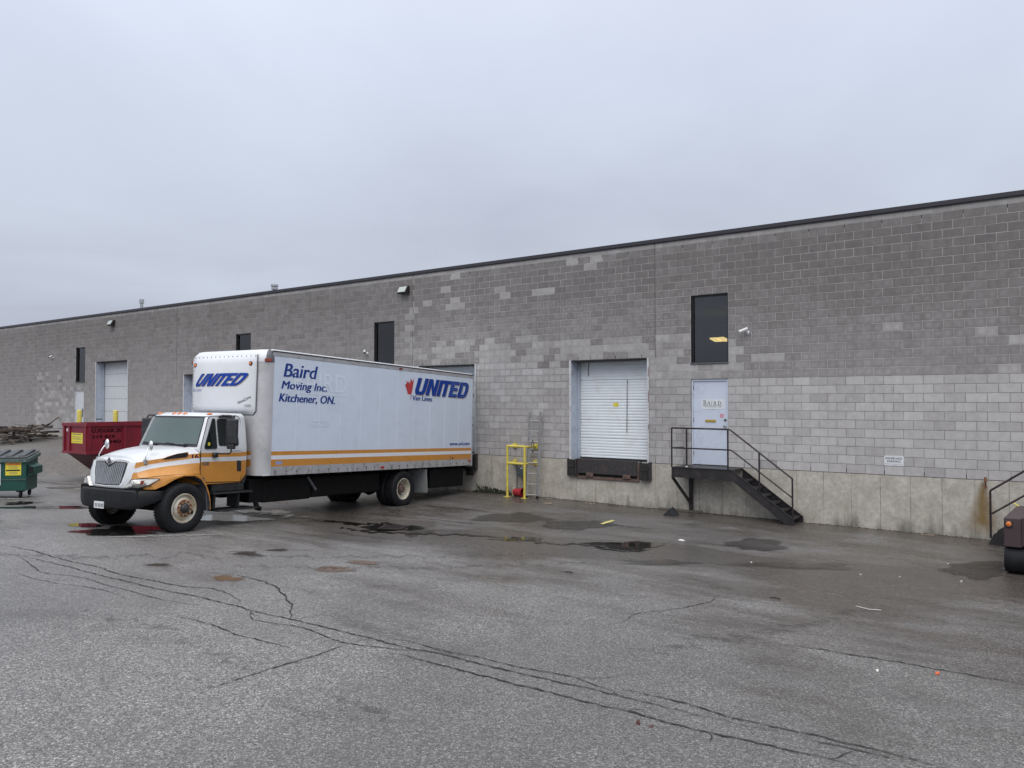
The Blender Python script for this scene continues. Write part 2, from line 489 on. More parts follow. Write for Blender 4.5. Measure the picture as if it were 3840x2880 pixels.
def rim_mat():
    a = NT('rusty white wheel paint')
    n = a.noise(7.0, 6, 0.7)
    m = a.noise(2.5, 3)
    col = a.mix(a.ramp(n, [(0.50, 0.0), (0.70, 0.85)]), (0.66, 0.64, 0.57), (0.17, 0.075, 0.028))
    col = a.mix(a.ramp(m, [(0.35, 0.0), (0.7, 0.75)]), col, (0.44, 0.36, 0.22))
    return a.fin(col, 0.5)


M['rim'] = rim_mat()


def rim_rust():
    a = NT('rusted wheel centre')
    n = a.noise(16.0, 6, 0.7)
    return a.fin(a.mix(a.ramp(n, [(0.38, 0.0), (0.60, 1.0)]), (0.50, 0.42, 0.30), (0.19, 0.075, 0.025)), 0.6)


M['rim_rust'] = rim_rust()
def rust_patch():
    a = NT('rust run on concrete')
    u = a.n('ShaderNodeUVMap')
    sp = a.n('ShaderNodeSeparateXYZ')
    a.t.links.new(u.outputs[0], sp.inputs[0])
    n = a.noise(4.0, 6, 0.65, vec=a.mapped(a.obj(), (1.6, 1, 0.7)))
    dx = a.math('ABSOLUTE', a.math('SUBTRACT', sp.outputs['X'], 0.5))
    wd = a.math('ADD', 0.06, a.math('MULTIPLY', a.math('SUBTRACT', 1.0, sp.outputs['Y']), 0.42))
    f = a.math('SUBTRACT', 1.0, a.math('DIVIDE', dx, wd), clamp=True)
    f = a.math('MULTIPLY', f, a.math('MULTIPLY', n, 1.7))
    fade = a.ramp(sp.outputs['Y'], [(0.0, 0.0), (0.25, 1.0), (0.92, 1.0), (1.0, 0.0)])
    f = a.math('MULTIPLY', f, fade, clamp=True)
    a.put(a.p.inputs['Alpha'], a.math('MULTIPLY', f, 0.75))
    return a.fin((0.26, 0.155, 0.035), 0.85)


M['rust_run'] = rust_patch()


# ------------------------------------------------------------ mesh helpers
class MB:
    """collects shapes for ONE mesh object"""

    def __init__(s):
        s.v, s.f, s.mi, s.uv, s.at = [], [], [], {}, {}

    def pt(s, p):
        s.v.append((float(p[0]), float(p[1]), float(p[2])))
        return len(s.v) - 1

    def face(s, idx, m=0):
        s.f.append(tuple(idx))
        s.mi.append(m)
        return len(s.f) - 1

    def poly(s, pts, m=0):
        return s.face([s.pt(p) for p in pts], m)

    def box(s, x0, x1, y0, y1, z0, z1, m=0, mat=None, skip=()):
        P = [(x0, y0, z0), (x1, y0, z0), (x1, y1, z0), (x0, y1, z0), (x0, y0, z1), (x1, y0, z1), (x1, y1, z1), (x0, y1, z1)]
        if mat is not None:
            P = [mat @ Vector(p) for p in P]
        i = [s.pt(p) for p in P]
        F = {'bottom': (0, 3, 2, 1), 'top': (4, 5, 6, 7), 'front': (0, 1, 5, 4), 'right': (1, 2, 6, 5), 'back': (2, 3, 7, 6), 'left': (3, 0, 4, 7)}
        for k, q in F.items():
            if k not in skip:
                s.face([i[j] for j in q], m)
        return s

    def ring(s, pts):
        return [s.pt(p) for p in pts]

    def loft(s, rings, m=0, close=True, cap0=False, cap1=False):
        R = [s.ring(r) for r in rings]
        n = len(R[0])
        for a in range(len(R) - 1):
            for j in range(n if close else n - 1):
                k = (j + 1) % n
                mm = m(a, j) if callable(m) else m
                if mm is None:
                    continue
                s.face((R[a][j], R[a][k], R[a + 1][k], R[a + 1][j]), mm)
        m0 = 0 if callable(m) else m
        if cap0:
            s.face(list(reversed(R[0])), m0)
        if cap1:
            s.face(R[-1], m0)
        return R

    def tube(s, pts, r, n=8, m=0, cap=True):
        pts = [Vector(p) for p in pts]
        rings = []
        for i, p in enumerate(pts):
            d = (pts[min(i + 1, len(pts) - 1)] - pts[max(i - 1, 0)]).normalized()
            u = d.cross(Vector((0, 0, 1)))
            if u.length < 1e-3:
                u = d.cross(Vector((1, 0, 0)))
            u.normalize()
            q = d.cross(u)
            rr = r[i] if isinstance(r, (list, tuple)) else r
            rings.append([p + (u * math.cos(t) + q * math.sin(t)) * rr for t in [2 * math.pi * k / n for k in range(n)]])
        s.loft(rings, m, True, cap, cap)
        return s

    def bar(s, p0, p1, wx, wz, m=0, up=(0, 0, 1)):
        p0, p1 = Vector(p0), Vector(p1)
        d = (p1 - p0).normalized()
        u = d.cross(Vector(up))
        if u.length < 1e-3:
            u = d.cross(Vector((0, 1, 0)))
        u.normalize()
        q = u.cross(d)
        R = [[p + u * a * wx / 2 + q * b * wz / 2 for a, b in ((-1, -1), (1, -1), (1, 1), (-1, 1))] for p in (p0, p1)]
        s.loft(R, m, True, True, True)
        return s

    def lathe(s, prof, c, axis='Y', n=32, m=0, sgn=1):
        """prof: list of (radius, offset along axis, material)"""
        c = Vector(c)
        rings = []
        for q in prof:
            r, h = q[0], q[1]
            ring = []
            for k in range(n):
                t = 2 * math.pi * k / n
                a, b = r * math.cos(t), r * math.sin(t)
                if axis == 'Y':
                    ring.append(c + Vector((a, h * sgn, b)))
                elif axis == 'Z':
                    ring.append(c + Vector((a, b, h * sgn)))
                else:
                    ring.append(c + Vector((h * sgn, a, b)))
            rings.append(ring)
        mm = [q[2] if len(q) > 2 else m for q in prof]
        return s.loft(rings, (lambda a, j: mm[a + 1]), True)

    def prism(s, pts, d, m=0):
        """polygon pts (3d) pushed along vector d"""
        d = Vector(d)
        a = [s.pt(p) for p in pts]
        b = [s.pt(Vector(p) + d) for p in pts]
        n = len(a)
        s.face(list(reversed(a)), m)
        s.face(b, m)
        for i in range(n):
            j = (i + 1) % n
            s.face((a[i], a[j], b[j], b[i]), m)
        return s

    def build(s, name, mats, parent=None, org=None, smooth=False, bevel=0.0, seg=2, fix=True):
        me = bpy.data.meshes.new(name)
        o3 = Vector(org) if org is not None else Vector((0, 0, 0))
        me.from_pydata([(p[0] - o3[0], p[1] - o3[1], p[2] - o3[2]) for p in s.v], [], s.f)
        mats = mats if isinstance(mats, (list, tuple)) else [mats]
        for q in mats:
            me.materials.append(M[q] if isinstance(q, str) else q)
        me.polygons.foreach_set('material_index', s.mi)
        if s.uv:
            l = me.uv_layers.new(name='UVMap')
            for fi, uvs in s.uv.items():
                pl = me.polygons[fi]
                for li, q in zip(pl.loop_indices, uvs):
                    l.data[li].uv = q
        for an, vals in s.at.items():
            at = me.attributes.new(an, 'FLOAT', 'FACE' if len(vals) == len(s.f) and len(vals) != len(s.v) else 'POINT')
            at.data.foreach_set('value', vals)
        if fix:
            bm = bmesh.new()
            bm.from_mesh(me)
            if not s.at and not s.uv:
                bmesh.ops.remove_doubles(bm, verts=bm.verts, dist=1e-5)
            bmesh.ops.recalc_face_normals(bm, faces=bm.faces)
            bm.to_mesh(me)
            bm.free()
        if smooth:
            for p in me.polygons:
                p.use_smooth = True
            if smooth != True:
                try:
                    me.set_sharp_from_angle(angle=math.radians(smooth))
                except Exception:
                    pass
        me.update()
        ob = bpy.data.objects.new(name, me)
        COL.objects.link(ob)
        if parent is not None:
            ob.parent = parent
        elif org is not None:
            ob.location = o3
        if bevel:
            bv = ob.modifiers.new('bevel', 'BEVEL')
            bv.width = bevel
            bv.segments = seg
            bv.limit_method = 'ANGLE'
            bv.angle_limit = math.radians(40)
        return ob


def tag(o, label, cat, group=None):
    o['label'] = label
    o['category'] = cat
    if group:
        o['group'] = group
    return o


def thing(name, label, cat, loc=(0, 0, 0), rz=0.0, group=None):
    o = bpy.data.objects.new(name, None)
    COL.objects.link(o)
    o.empty_display_size = 0.2
    o.location = loc
    o.rotation_euler = (0, 0, rz)
    return tag(o, label, cat, group)


def text_mb(body, x0, x1, z0, z1, mapf, mb=None, shear=0.0, m=0, bold=0.0, depth=0.0, spacing=1.0):
    """flat lettering fitted into the rectangle x0..x1, z0..z1; mapf(u, v) gives the 3d point"""
    cu = bpy.data.curves.new('lettering', 'FONT')
    cu.body = body
    cu.size = 1.0
    cu.resolution_u = 3
    cu.shear = shear
    cu.offset = 0.0
    cu.space_character = spacing
    ob = bpy.data.objects.new('lettering', cu)
    COL.objects.link(ob)
    dg = bpy.context.evaluated_depsgraph_get()
    dg.update()
    me = bpy.data.meshes.new_from_object(ob.evaluated_get(dg))
    bpy.data.objects.remove(ob)
    bpy.data.curves.remove(cu)
    xs = [v.co.x for v in me.vertices]
    ys = [v.co.y for v in me.vertices]
    ax, bx, ay, by = min(xs), max(xs), min(ys), max(ys)
    mb = mb or MB()
    for kb in ((-1, -.5, 0, .5, 1) if bold else (0,)):
      sh = kb * bold * (z1 - z0) * .8
      base = [mb.pt(mapf(sh + x0 + (v.co.x - ax) / (bx - ax) * (x1 - x0), z0 + (v.co.y - ay) / (by - ay) * (z1 - z0))) for v in me.vertices]
      for p in me.polygons:
        mb.face([base[i] for i in p.vertices], m)
    bpy.data.meshes.remove(me)
    return mb


# ------------------------------------------------------------ ground
def sm(t):
    t = min(max(t, 0.0), 1.0)
    return t * t * (3 - 2 * t)


FH = (-0.6062, 0.7953)


def lot(x, y):
    b = -1.2 - 0.006 * (min(max(x, -9.0), 2.0) + 9.0)
    d = -y - 3.7
    r = 0.0375 * (d if d > 2 else (0 if d < -2 else (d + 2) ** 2 / 8))
    if y > -3.5:
        b += 0.045 * sm((y + 3.5) / 3.0) * sm((-10 - x) / 4.0)
    d2 = -y - 13
    r += 0.012 * (d2 if d2 > 0 else 0)
    return b + r


def emb(x, y):
    return sm(((x + 33.2) * FH[0] + (y + 5.3) * FH[1] + 0.9) / 1.5)


def G(x, y):
    z = lot(x, min(y, 0))
    t = emb(x, y)
    if t > 0:
        z += (-0.17 - 0.02 * max(0, min(6, -y)) - z) * t
    if y < -30:
        z += (-0.2 - z) * sm((-30 - y) / 20.0)
    return z


def seg_dist(px, py, pts):
    best = 1e9
    for (ax, ay), (bx, by) in zip(pts[:-1], pts[1:]):
        dx, dy = bx - ax, by - ay
        L = dx * dx + dy * dy
        t = 0 if L == 0 else max(0, min(1, ((px - ax) * dx + (py - ay) * dy) / L))
        best = min(best, math.hypot(px - ax - t * dx, py - ay - t * dy))
    return best


GUT = [(-13.45, -7.85), (-13.0, -8.03), (-12.45, -8.1), (-11.89, -7.68), (-11.0, -6.98), (-10.48, -6.69), (-9.71, -6.58), (-9.13, -6.65), (-8.32, -6.28), (-7.85, -6.44), (-7.15, -6.05)]
GUT2 = [(-18.5, -7.9), (-16.63, -7.5), (-15.67, -7.5), (-14.97, -7.32), (-14.28, -7.42), (-13.62, -7.6), (-13.3, -6.8), (-12.79, -6.68)]
GUT3 = [(-7.15, -6.05), (-5.5, -5.9), (-4.0, -5.6), (-2.2, -5.2), (0.5, -4.8)]


def wetness(x, y):
    w = 0.22 * math.exp(-(min(seg_dist(x, y, GUT), seg_dist(x, y, GUT2), seg_dist(x, y, GUT3)) / 0.75) ** 2)
    if x > -30:
        w += 0.13 * sm((y + 1.6) / 1.3)                 # splash zone at the foot of the wall
    w += 0.13 * sm((y + 12.0) / 4.5) * (1 - 0.5 * sm((-17 - x) / 6.0))
    w += 0.06 * sm((x + 3.5) / 3.0) * sm((y + 11) / 4.0)
    w -= 0.05 * sm((-12.5 - y) / 3.0)
    return w


def axis(lo, hi, d0, d1, step):
    a = []
    v = d0
    while v <= d1 + 1e-6:
        a.append(v)
        v += step
    k, g = d0, step
    L = []
    while k > lo:
        g *= 1.45
        k -= g
        L.append(k)
    k, g = d1, step
    R = []
    while k < hi:
        g *= 1.45
        k += g
        R.append(k)
    return L[::-1] + a + R


xs = axis(-700, 700, -52.0, 6.0, 0.3)
ys = axis(-700, 700, -20.2, 0.7, 0.3)
gm = MB()
wet_v, emb_v = [], []
for y in ys:
    for x in xs:
        gm.pt((x, y, G(x, y)))
        near = -52 < x < 6 and -21 < y < 1
        wet_v.append(wetness(x, y) if near else 0.0)
nx = len(xs)
for j in range(len(ys) - 1):
    for i in range(nx - 1):
        a = j * nx + i
        mxx, myy = (xs[i] + xs[i + 1]) / 2, (ys[j] + ys[j + 1]) / 2
        t = emb(mxx, myy)
        gm.face((a, a + 1, a + nx + 1, a + nx), 1 if (0.02 < t and mxx > -60) else 0)
gm.at['wet'] = wet_v
ground = gm.build('ground', ['asphalt', 'embank'], smooth=True, fix=False)
ground['kind'] = 'structure'


def sheet(name, outline, mat, dz=0.006, wet=0.0):
    """thin sheet lying on the ground, following its height"""
    b = MB()
    cxx = sum(p[0] for p in outline) / len(outline)
    cyy = sum(p[1] for p in outline) / len(outline)
    rings = []
    for f in (1.0, 0.62, 0.25):
        rings.append([(cxx + (p[0] - cxx) * f, cyy + (p[1] - cyy) * f) for p in outline])
    R = [b.ring([(x, y, GZ(x, y) + dz) for x, y in r]) for r in rings]
    n = len(outline)
    for a in range(2):
        for j in range(n):
            k = (j + 1) % n
            b.face((R[a][j], R[a][k], R[a + 1][k], R[a + 1][j]))
    c = b.pt((cxx, cyy, GZ(cxx, cyy) + dz))
    for j in range(n):
        b.face((R[2][j], R[2][(j + 1) % n], c))
    b.at['wet'] = [wet] * len(b.v)
    b.at['edge'] = [0.0] * n + [0.55] * n + [0.85] * n + [1.0]
    ob = b.build(name, mat, fix=False)
    for p in ob.data.polygons:
        if p.normal.z < 0:
            p.flip()
    ob['kind'] = 'structure'
    return ob


import bisect


def GZ(x, y):
    """height of the ground mesh itself (bilinear in its grid)"""
    i = max(0, min(len(xs) - 2, bisect.bisect_right(xs, x) - 1))
    j = max(0, min(len(ys) - 2, bisect.bisect_right(ys, y) - 1))
    u = (x - xs[i]) / (xs[i + 1] - xs[i])
    v = (y - ys[j]) / (ys[j + 1] - ys[j])
    z = [gm.v[(j + b) * nx + i + a][2] for b in (0, 1) for a in (0, 1)]
    return (z[0] * (1 - u) + z[1] * u) * (1 - v) + (z[2] * (1 - u) + z[3] * u) * v


def blob(L, R, T, B, n=30, jag=0.22, seed=0):
    """irregular outline through the four extreme points of a stain"""
    rnd = random.Random(seed)
    ph = [rnd.uniform(0, 6.28) for _ in range(5)]
    c = ((L[0] + R[0]) / 2, (L[1] + R[1]) / 2)
    a = ((R[0] - L[0]) / 2, (R[1] - L[1]) / 2)
    b = ((T[0] - B[0]) / 2, (T[1] - B[1]) / 2)
    P = []
    for k in range(n):
        t = 2 * math.pi * k / n
        f = 1 + jag * (0.5 * math.sin(2 * t + ph[0]) + 0.4 * math.sin(3 * t + ph[1]) + 0.35 * math.sin(5 * t + ph[2]) + 0.3 * math.sin(8 * t + ph[3])) + rnd.uniform(-0.05, 0.05)
        f *= 1.3
        P.append((c[0] + (a[0] * math.cos(t) + b[0] * math.sin(t)) * f, c[1] + (a[1] * math.cos(t) + b[1] * math.sin(t)) * f))
    return P


STAINS = [
    ('asphalt_patch', 'patch', (-12.58, -4.34), (-11.54, -3.38), (-12.6, -3.15), (-11.54, -4.53), .25),
    ('asphalt_patch', 'patch', (-10.67, -4.31), (-9.72, -3.44), (-10.64, -3.2), (-9.79, -4.51), .25),
    ('asphalt_patch', 'patch', (-6.42, -4.14), (-5.61, -3.38), (-6.24, -3.15), (-5.79, -4.34), .25),
    ('asphalt_patch', 'patch', (-2.59, -4.1), (-1.76, -3.35), (-2.27, -3.01), (-2.08, -4.4), .3),
    ('puddle', 'puddle', (-10.13, -6.96), (-9.52, -6.32), (-10.02, -6.42), (-9.64, -6.84), .3),
    ('puddle', 'puddle', (-8.17, -6.24), (-7.42, -5.42), (-8.1, -5.3), (-7.5, -6.4), .35),
    ('puddle', 'puddle_mud', (-10.35, -13.02), (-10.09, -12.76), (-10.40, -12.78), (-10.04, -13.0), .3),
    ('puddle', 'puddle_mud', (-9.92, -11.57), (-9.52, -11.17), (-9.9, -11.22), (-9.54, -11.52), .2),
    ('puddle', 'puddle_mud', (-10.01, -10.82), (-9.68, -10.49), (-9.99, -10.54), (-9.7, -10.78), .2),
    ('puddle', 'damp', (-11.99, -11.56), (-11.71, -11.26), (-12.1, -11.26), (-11.62, -11.56), .4),
    ('puddle', 'damp', (-11.97, -13.07), (-11.77, -12.86), (-12.02, -12.9), (-11.72, -13.04), .4),
    ('puddle', 'damp', (-11.94, -10.92), (-11.73, -10.7), (-11.98, -10.72), (-11.7, -10.9), .4),
    ('puddle', 'damp', (-11.97, -7.65), (-11.59, -7.25), (-12.05, -7.1), (-11.5, -7.8), .4),
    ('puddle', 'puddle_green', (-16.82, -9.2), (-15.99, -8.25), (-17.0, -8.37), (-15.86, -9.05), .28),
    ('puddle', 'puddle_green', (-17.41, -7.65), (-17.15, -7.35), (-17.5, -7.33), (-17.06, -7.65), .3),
    ('puddle', 'puddle_blue', (-17.0, -7.5), (-16.6, -7.0), (-17.2, -7.0), (-16.4, -7.5), .3),
    ('puddle', 'puddle', (-17.43, -11.8), (-16.99, -11.31), (-17.5, -11.44), (-16.94, -11.67), .3),
    ('puddle', 'puddle', (-16.4, -12.0), (-15.4, -11.0), (-16.4, -11.12), (-15.4, -11.85), .35),
    ('puddle', 'puddle', (-21.64, -11.29), (-20.64, -10.08), (-21.56, -10.57), (-20.76, -10.8), .4),
    ('puddle', 'puddle', (-22.75, -10.93), (-22.32, -10.39), (-22.9, -10.5), (-22.2, -10.8), .4),
    ('puddle', 'puddle', (-26.9, -8.2), (-26.4, -7.5), (-27.0, -7.7), (-26.3, -8.05), .4),
    ('puddle', 'damp', (-19.6, -13.2), (-18.9, -12.4), (-19.6, -12.7), (-18.9, -12.95), .4),
    ('puddle', 'damp', (-5.2, -6.2), (-4.0, -5.0), (-4.8, -5.3), (-4.4, -5.9), .4),
    ('puddle', 'damp', (-7.0, -7.6), (-5.9, -6.6), (-6.6, -6.9), (-6.3, -7.3), .45),
]
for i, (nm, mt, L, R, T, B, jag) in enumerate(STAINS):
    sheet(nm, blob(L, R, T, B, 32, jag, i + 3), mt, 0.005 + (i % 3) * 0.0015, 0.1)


def ribbon(name, pts, width, mat, dz=0.011, seed=1, jit=0.35, taper=True):
    rnd = random.Random(seed)
    P = []
    for (ax, ay), (bx, by) in zip(pts[:-1], pts[1:]):
        d = math.hypot(bx - ax, by - ay)
        n = max(2, int(d / 0.045))
        for k in range(n):
            t = k / n
            P.append((ax + (bx - ax) * t, ay + (by - ay) * t))
    P.append(pts[-1])
    # smooth the corners a little, then roughen
    for _ in range(3):
        P = [P[0]] + [((P[i - 1][0] + 2 * P[i][0] + P[i + 1][0]) / 4, (P[i - 1][1] + 2 * P[i][1] + P[i + 1][1]) / 4) for i in range(1, len(P) - 1)] + [P[-1]]
    b = MB()
    prev = None
    N = len(P)
    ox = 0.0
    for i, p in enumerate(P):
        q, r = P[max(0, i - 1)], P[min(N - 1, i + 1)]
        dx, dy = r[0] - q[0], r[1] - q[1]
        l = math.hypot(dx, dy) or 1
        nx_, ny_ = -dy / l, dx / l
        ox = ox * 0.65 + rnd.uniform(-1, 1) * width * 0.75
        wd = width * (1 + rnd.uniform(-jit, jit)) / 2
        if taper:
            wd *= min(1, 0.25 + 4 * min(i, N - 1 - i) / N)
        a = (p[0] + nx_ * (ox + wd), p[1] + ny_ * (ox + wd))
        c = (p[0] + nx_ * (ox - wd), p[1] + ny_ * (ox - wd))
        ia, ic = b.pt((*a, GZ(*a) + dz)), b.pt((*c, GZ(*c) + dz))
        if prev:
            b.face((prev[0], prev[1], ic, ia))
        prev = (ia, ic)
    ob = b.build(name, mat, fix=False)
    for pl in ob.data.polygons:
        if pl.normal.z < 0:
            pl.flip()
    ob['kind'] = 'structure'
    return ob


CRACKS = [
    ([(-14.58, -14.15), (-13.6, -14.02), (-12.4, -14.01), (-11.75, -14.0), (-11.15, -13.97), (-10.55, -13.96), (-9.93, -13.93), (-9.36, -13.85), (-8.83, -13.84), (-8.28, -13.84), (-7.61, -13.8), (-6.91, -13.74), (-6.06, -13.74), (-5.6, -13.69), (-5.06, -13.65), (-4.48, -13.62), (-3.95, -13.59), (-3.46, -13.56), (-2.85, -13.53), (-2.41, -13.49), (-2.18, -13.45)], .013),
    ([(-8.26, -13.86), (-8.07, -14.02), (-7.87, -14.11), (-7.61, -14.03), (-7.32, -13.96), (-7.03, -13.96), (-6.69, -14.02), (-6.4, -14.05), (-6.07, -13.94), (-5.63, -13.7)], .011),
    ([(-15.45, -13.82), (-14.98, -13.74), (-14.36, -13.71), (-13.59, -13.78), (-12.93, -13.72), (-12.15, -13.71), (-11.53, -13.77), (-10.94, -13.72), (-10.48, -13.66), (-10.01, -13.6), (-9.74, -13.45), (-9.33, -13.47), (-8.83, -13.63), (-8.7, -13.77)], .014),
    ([(-14.06, -14.1), (-13.39, -14.23), (-12.55, -14.43), (-12.25, -14.47), (-11.88, -14.31), (-11.45, -14.24), (-10.81, -14.28), (-10.24, -14.26), (-9.73, -14.27), (-9.37, -14.25), (-9.06, -14.17), (-8.86, -14.01)], .009),
    ([(-12.53, -14.71), (-11.93, -14.75), (-11.34, -14.66), (-11.02, -14.53), (-10.52, -14.46), (-10.15, -14.48), (-9.85, -14.5)], .008),
    ([(-8.58, -14.61), (-8.31, -14.56), (-7.96, -14.54), (-7.6, -14.59), (-7.32, -14.6), (-7.04, -14.56), (-6.67, -14.53)], .010),
    ([(-6.36, -14.06), (-6.28, -14.47), (-6.24, -14.8), (-6.23, -15.05), (-6.19, -15.25), (-6.15, -15.42), (-6.13, -15.62), (-6.13, -15.8)], .010),
    ([(-10.79, -12.8), (-10.56, -12.71), (-10.15, -12.64), (-9.69, -12.67), (-9.2, -12.8), (-8.75, -13.01), (-8.35, -13.26), (-8.05, -13.42), (-7.6, -13.8)], .014),
    ([(-5.88, -13.97), (-5.55, -13.93), (-5.25, -13.92), (-4.92, -13.94), (-4.64, -13.91), (-4.28, -13.9), (-3.93, -13.88), (-3.6, -13.87), (-3.28, -13.87), (-2.85, -13.85), (-2.57, -13.84), (-2.32, -13.79), (-2.07, -13.78), (-1.72, -13.74), (-1.54, -13.74)], .014),
    ([(-6.23, -13.58), (-6.03, -13.53), (-5.73, -13.55), (-5.46, -13.55), (-5.23, -13.5), (-5.0, -13.47), (-4.78, -13.49), (-4.5, -13.46), (-4.26, -13.4), (-4.09, -13.38), (-3.88, -13.42), (-3.68, -13.46), (-3.48, -13.55)], .010),
    ([(-3.58, -13.39), (-3.3, -13.36), (-2.94, -13.34), (-2.59, -13.4), (-2.21, -13.38), (-2.02, -13.33), (-1.59, -13.32), (-1.08, -13.32)], .012),
    ([(-3.03, -10.87), (-2.81, -10.81), (-2.56, -10.78), (-2.22, -10.77), (-1.9, -10.74), (-1.59, -10.74), (-1.37, -10.71), (-0.85, -10.68)], .014),
    ([(-2.0, -13.48), (-1.8, -13.43), (-1.57, -13.4), (-1.34, -13.41)], .008),
    ([(-15.67, -3.49), (-14.88, -3.41), (-14.05, -3.33), (-13.32, -3.18)], .030),
    ([(-15.69, -5.94), (-15.24, -5.89), (-14.46, -5.67), (-13.71, -5.52), (-12.81, -5.38), (-12.03, -5.38), (-11.53, -5.21)], .025),
    ([(-13.36, -8.65), (-12.93, -8.57), (-12.39, -8.6), (-11.95, -8.55), (-11.53, -8.51)], .018),
    ([(-9.71, -3.46), (-9.36, -3.3), (-9.05, -3.32), (-8.49, -3.33)], .020),
    ([(-4.6, -8.9), (-4.5, -9.4), (-4.62, -10.1), (-4.9, -10.7), (-4.8, -11.3)], .007),
    ([(-29.6, -7.6), (-28.9, -7.2), (-28.2, -7.3), (-27.1, -7.0)], .03),
]
for i, (p, wd) in enumerate(CRACKS):
    ribbon('pavement_crack', p, wd * 1.45, 'crack', 0.007, i, 0.6)
    rc = random.Random(400 + i)
    for q in range(int(rc.random() * 2.2) + (2 if len(p) > 14 else 0)):      # short side branches
        k = rc.randrange(1, len(p) - 1)
        a0 = math.atan2(p[k + 1][1] - p[k][1], p[k + 1][0] - p[k][0]) + rc.choice((-1, 1)) * rc.uniform(0.5, 1.2)
        L, pts = rc.uniform(0.12, 0.45), [p[k]]
        for st in range(4):
            a0 += rc.uniform(-.5, .5)
            pts.append((pts[-1][0] + L / 4 * math.cos(a0), pts[-1][1] + L / 4 * math.sin(a0)))
        ribbon('pavement_crack', pts, wd * 0.6, 'crack', 0.0065, 500 + i * 9 + q)
for i, (p, wd) in enumerate([([(-9.6, -15.1), (-8.4, -15.0), (-7.4, -15.1), (-6.2, -15.25)], .06), ([(-5.3, -15.2), (-4.8, -15.2), (-4.4, -15.25)], .05), ([(-12.2, -12.2), (-9.5, -9.6), (-8.2, -7.5)], .10), ([(-11.2, -12.6), (-8.6, -10.0), (-7.2, -7.7)], .10), ([(-4.2, -12.4), (-3.2, -10.0), (-2.8, -8.0)], .09), ([(-16, -15.2), (-13, -13.3), (-12, -11)], .12)]):
    ribbon('tyre_stain', p, wd * 2, 'tyre_stain', 0.009, 60 + i, 0.5)
ribbon('wet_gutter', GUT, 0.16, 'gutter', 0.010, 31, 0.6)
ribbon('wet_gutter', GUT2, 0.24, 'gutter', 0.010, 32, 0.6)


# ------------------------------------------------------------ warehouse
BL = 0.4064


def zk(k):
    return 0.2043 * k - 0.0002 * k * k


X_L, X_R = -62.0, 5.0
Z_COP0, Z_COP1 = 5.875, 5.992
WALL_T = 0.24
bld = thing('warehouse', 'long grey concrete block warehouse with flat dark roof edge and white loading doors', 'building', (-8.6, 0, 0))
BO = (-8.6, 0, 0)
# openings: x0, x1, first course, course above
OPEN = {
    'win1': (-9.143, -8.127, 13, 22), 'door1': (-9.148, -8.140, 0, 11), 'dock1': (-12.89, -10.365, 0, 14),
    'win2': (-21.03, -20.03, 13, 22), 'dock2': (-18.93, -16.40, 0, 14), 'win3': (-29.18, -28.17, 13, 22),
    'open3': (-33.02, -30.5, 0, 14), 'win4': (-43.05, -42.06, 13, 22), 'door4': (-43.18, -42.16, -1, 11), 'drive': (-40.92, -37.77, -1, 18),
    'door3': (-29.18, -28.17, 0, 11), 'door2': (-21.03, -20.03, 0, 11),
}


def spans(k, x0=X_L, x1=X_R):
    cut = sorted((o[0], o[1]) for o in OPEN.values() if o[2] <= k < o[3])
    s, x = [], x0
    for a, b in cut:
        if a > x:
            s.append((x, a))
        x = max(x, b)
    if x < x1:
        s.append((x, x1))
    return s


JOINTS = (-10.17, -19.15, -33.6, -47.6)
LIGHT = {(10, -1), (11, 7), (12, -7), (13, -21), (13, -12), (13, -8), (13, -6), (13, -5), (14, -11), (14, -7), (14, 8), (15, -26), (15, -20), (15, -19), (15, -18), (15, -16), (15, -15), (15, -8), (15, 6), (16, -36), (16, -35), (16, -30), (16, -29), (16, -26), (16, -20), (16, -19), (16, -18), (16, -14), (16, -12), (16, -11), (16, -10), (16, 2), (18, -35), (20, -35), (22, -35), (23, -35), (23, -31), (23, -30), (24, -33), (24, -30), (24, -25), (24, -22), (24, -21), (25, -26), (26, -31), (27, -18), (28, -30), (28, -19), (28, -17)}
rb = random.Random(11)


def tone_of(k, n, x):
    """how dry the block is: 0 soaked, 1 dry"""
    r = rb.uniform(-1, 1)
    if x > -8.3:
        if k < 11:
            t = 0.83 + 0.07 * r + (-0.10 if rb.random() < 0.12 else 0)
        else:
            t = 0.50 + 0.04 * r - 0.017 * (k - 11) if k < 23 else 0.29 + 0.04 * r
    elif x > -19.3:
        edge = 13 + (1.5 if x > -14 else 2.2)
        if k < edge - 2:
            t = 0.70 + 0.08 * r
        elif k < edge + 2:
            t = (0.60 if rb.random() < 0.55 else 0.42) + 0.06 * r
        else:
            t = 0.46 + 0.05 * r - 0.017 * (k - 15) if k < 24 else 0.31 + 0.05 * r
        if -14 < x and 8 <= k < 14:
            t -= 0.05
    elif x > -34:
        t = 0.66 - 0.0125 * k + 0.05 * r
    elif x > -47.7:
        t = 0.66 - 0.0125 * k + 0.045 * r
        if x < -42.5 and k < 17 and rb.random() < 0.30 and k > 1:
            t += 0.16 if rb.random() < 0.7 else -0.12
    else:
        t = 0.56 - 0.007 * k + 0.04 * r
    if (k, n) in LIGHT:
        t = (0.68 if x > -9 else 0.62) + 0.06 * r if x > -15 else 0.58 + 0.06 * r
    if k == 28:
        t += 0.05
    return max(0.02, min(1.0, t))


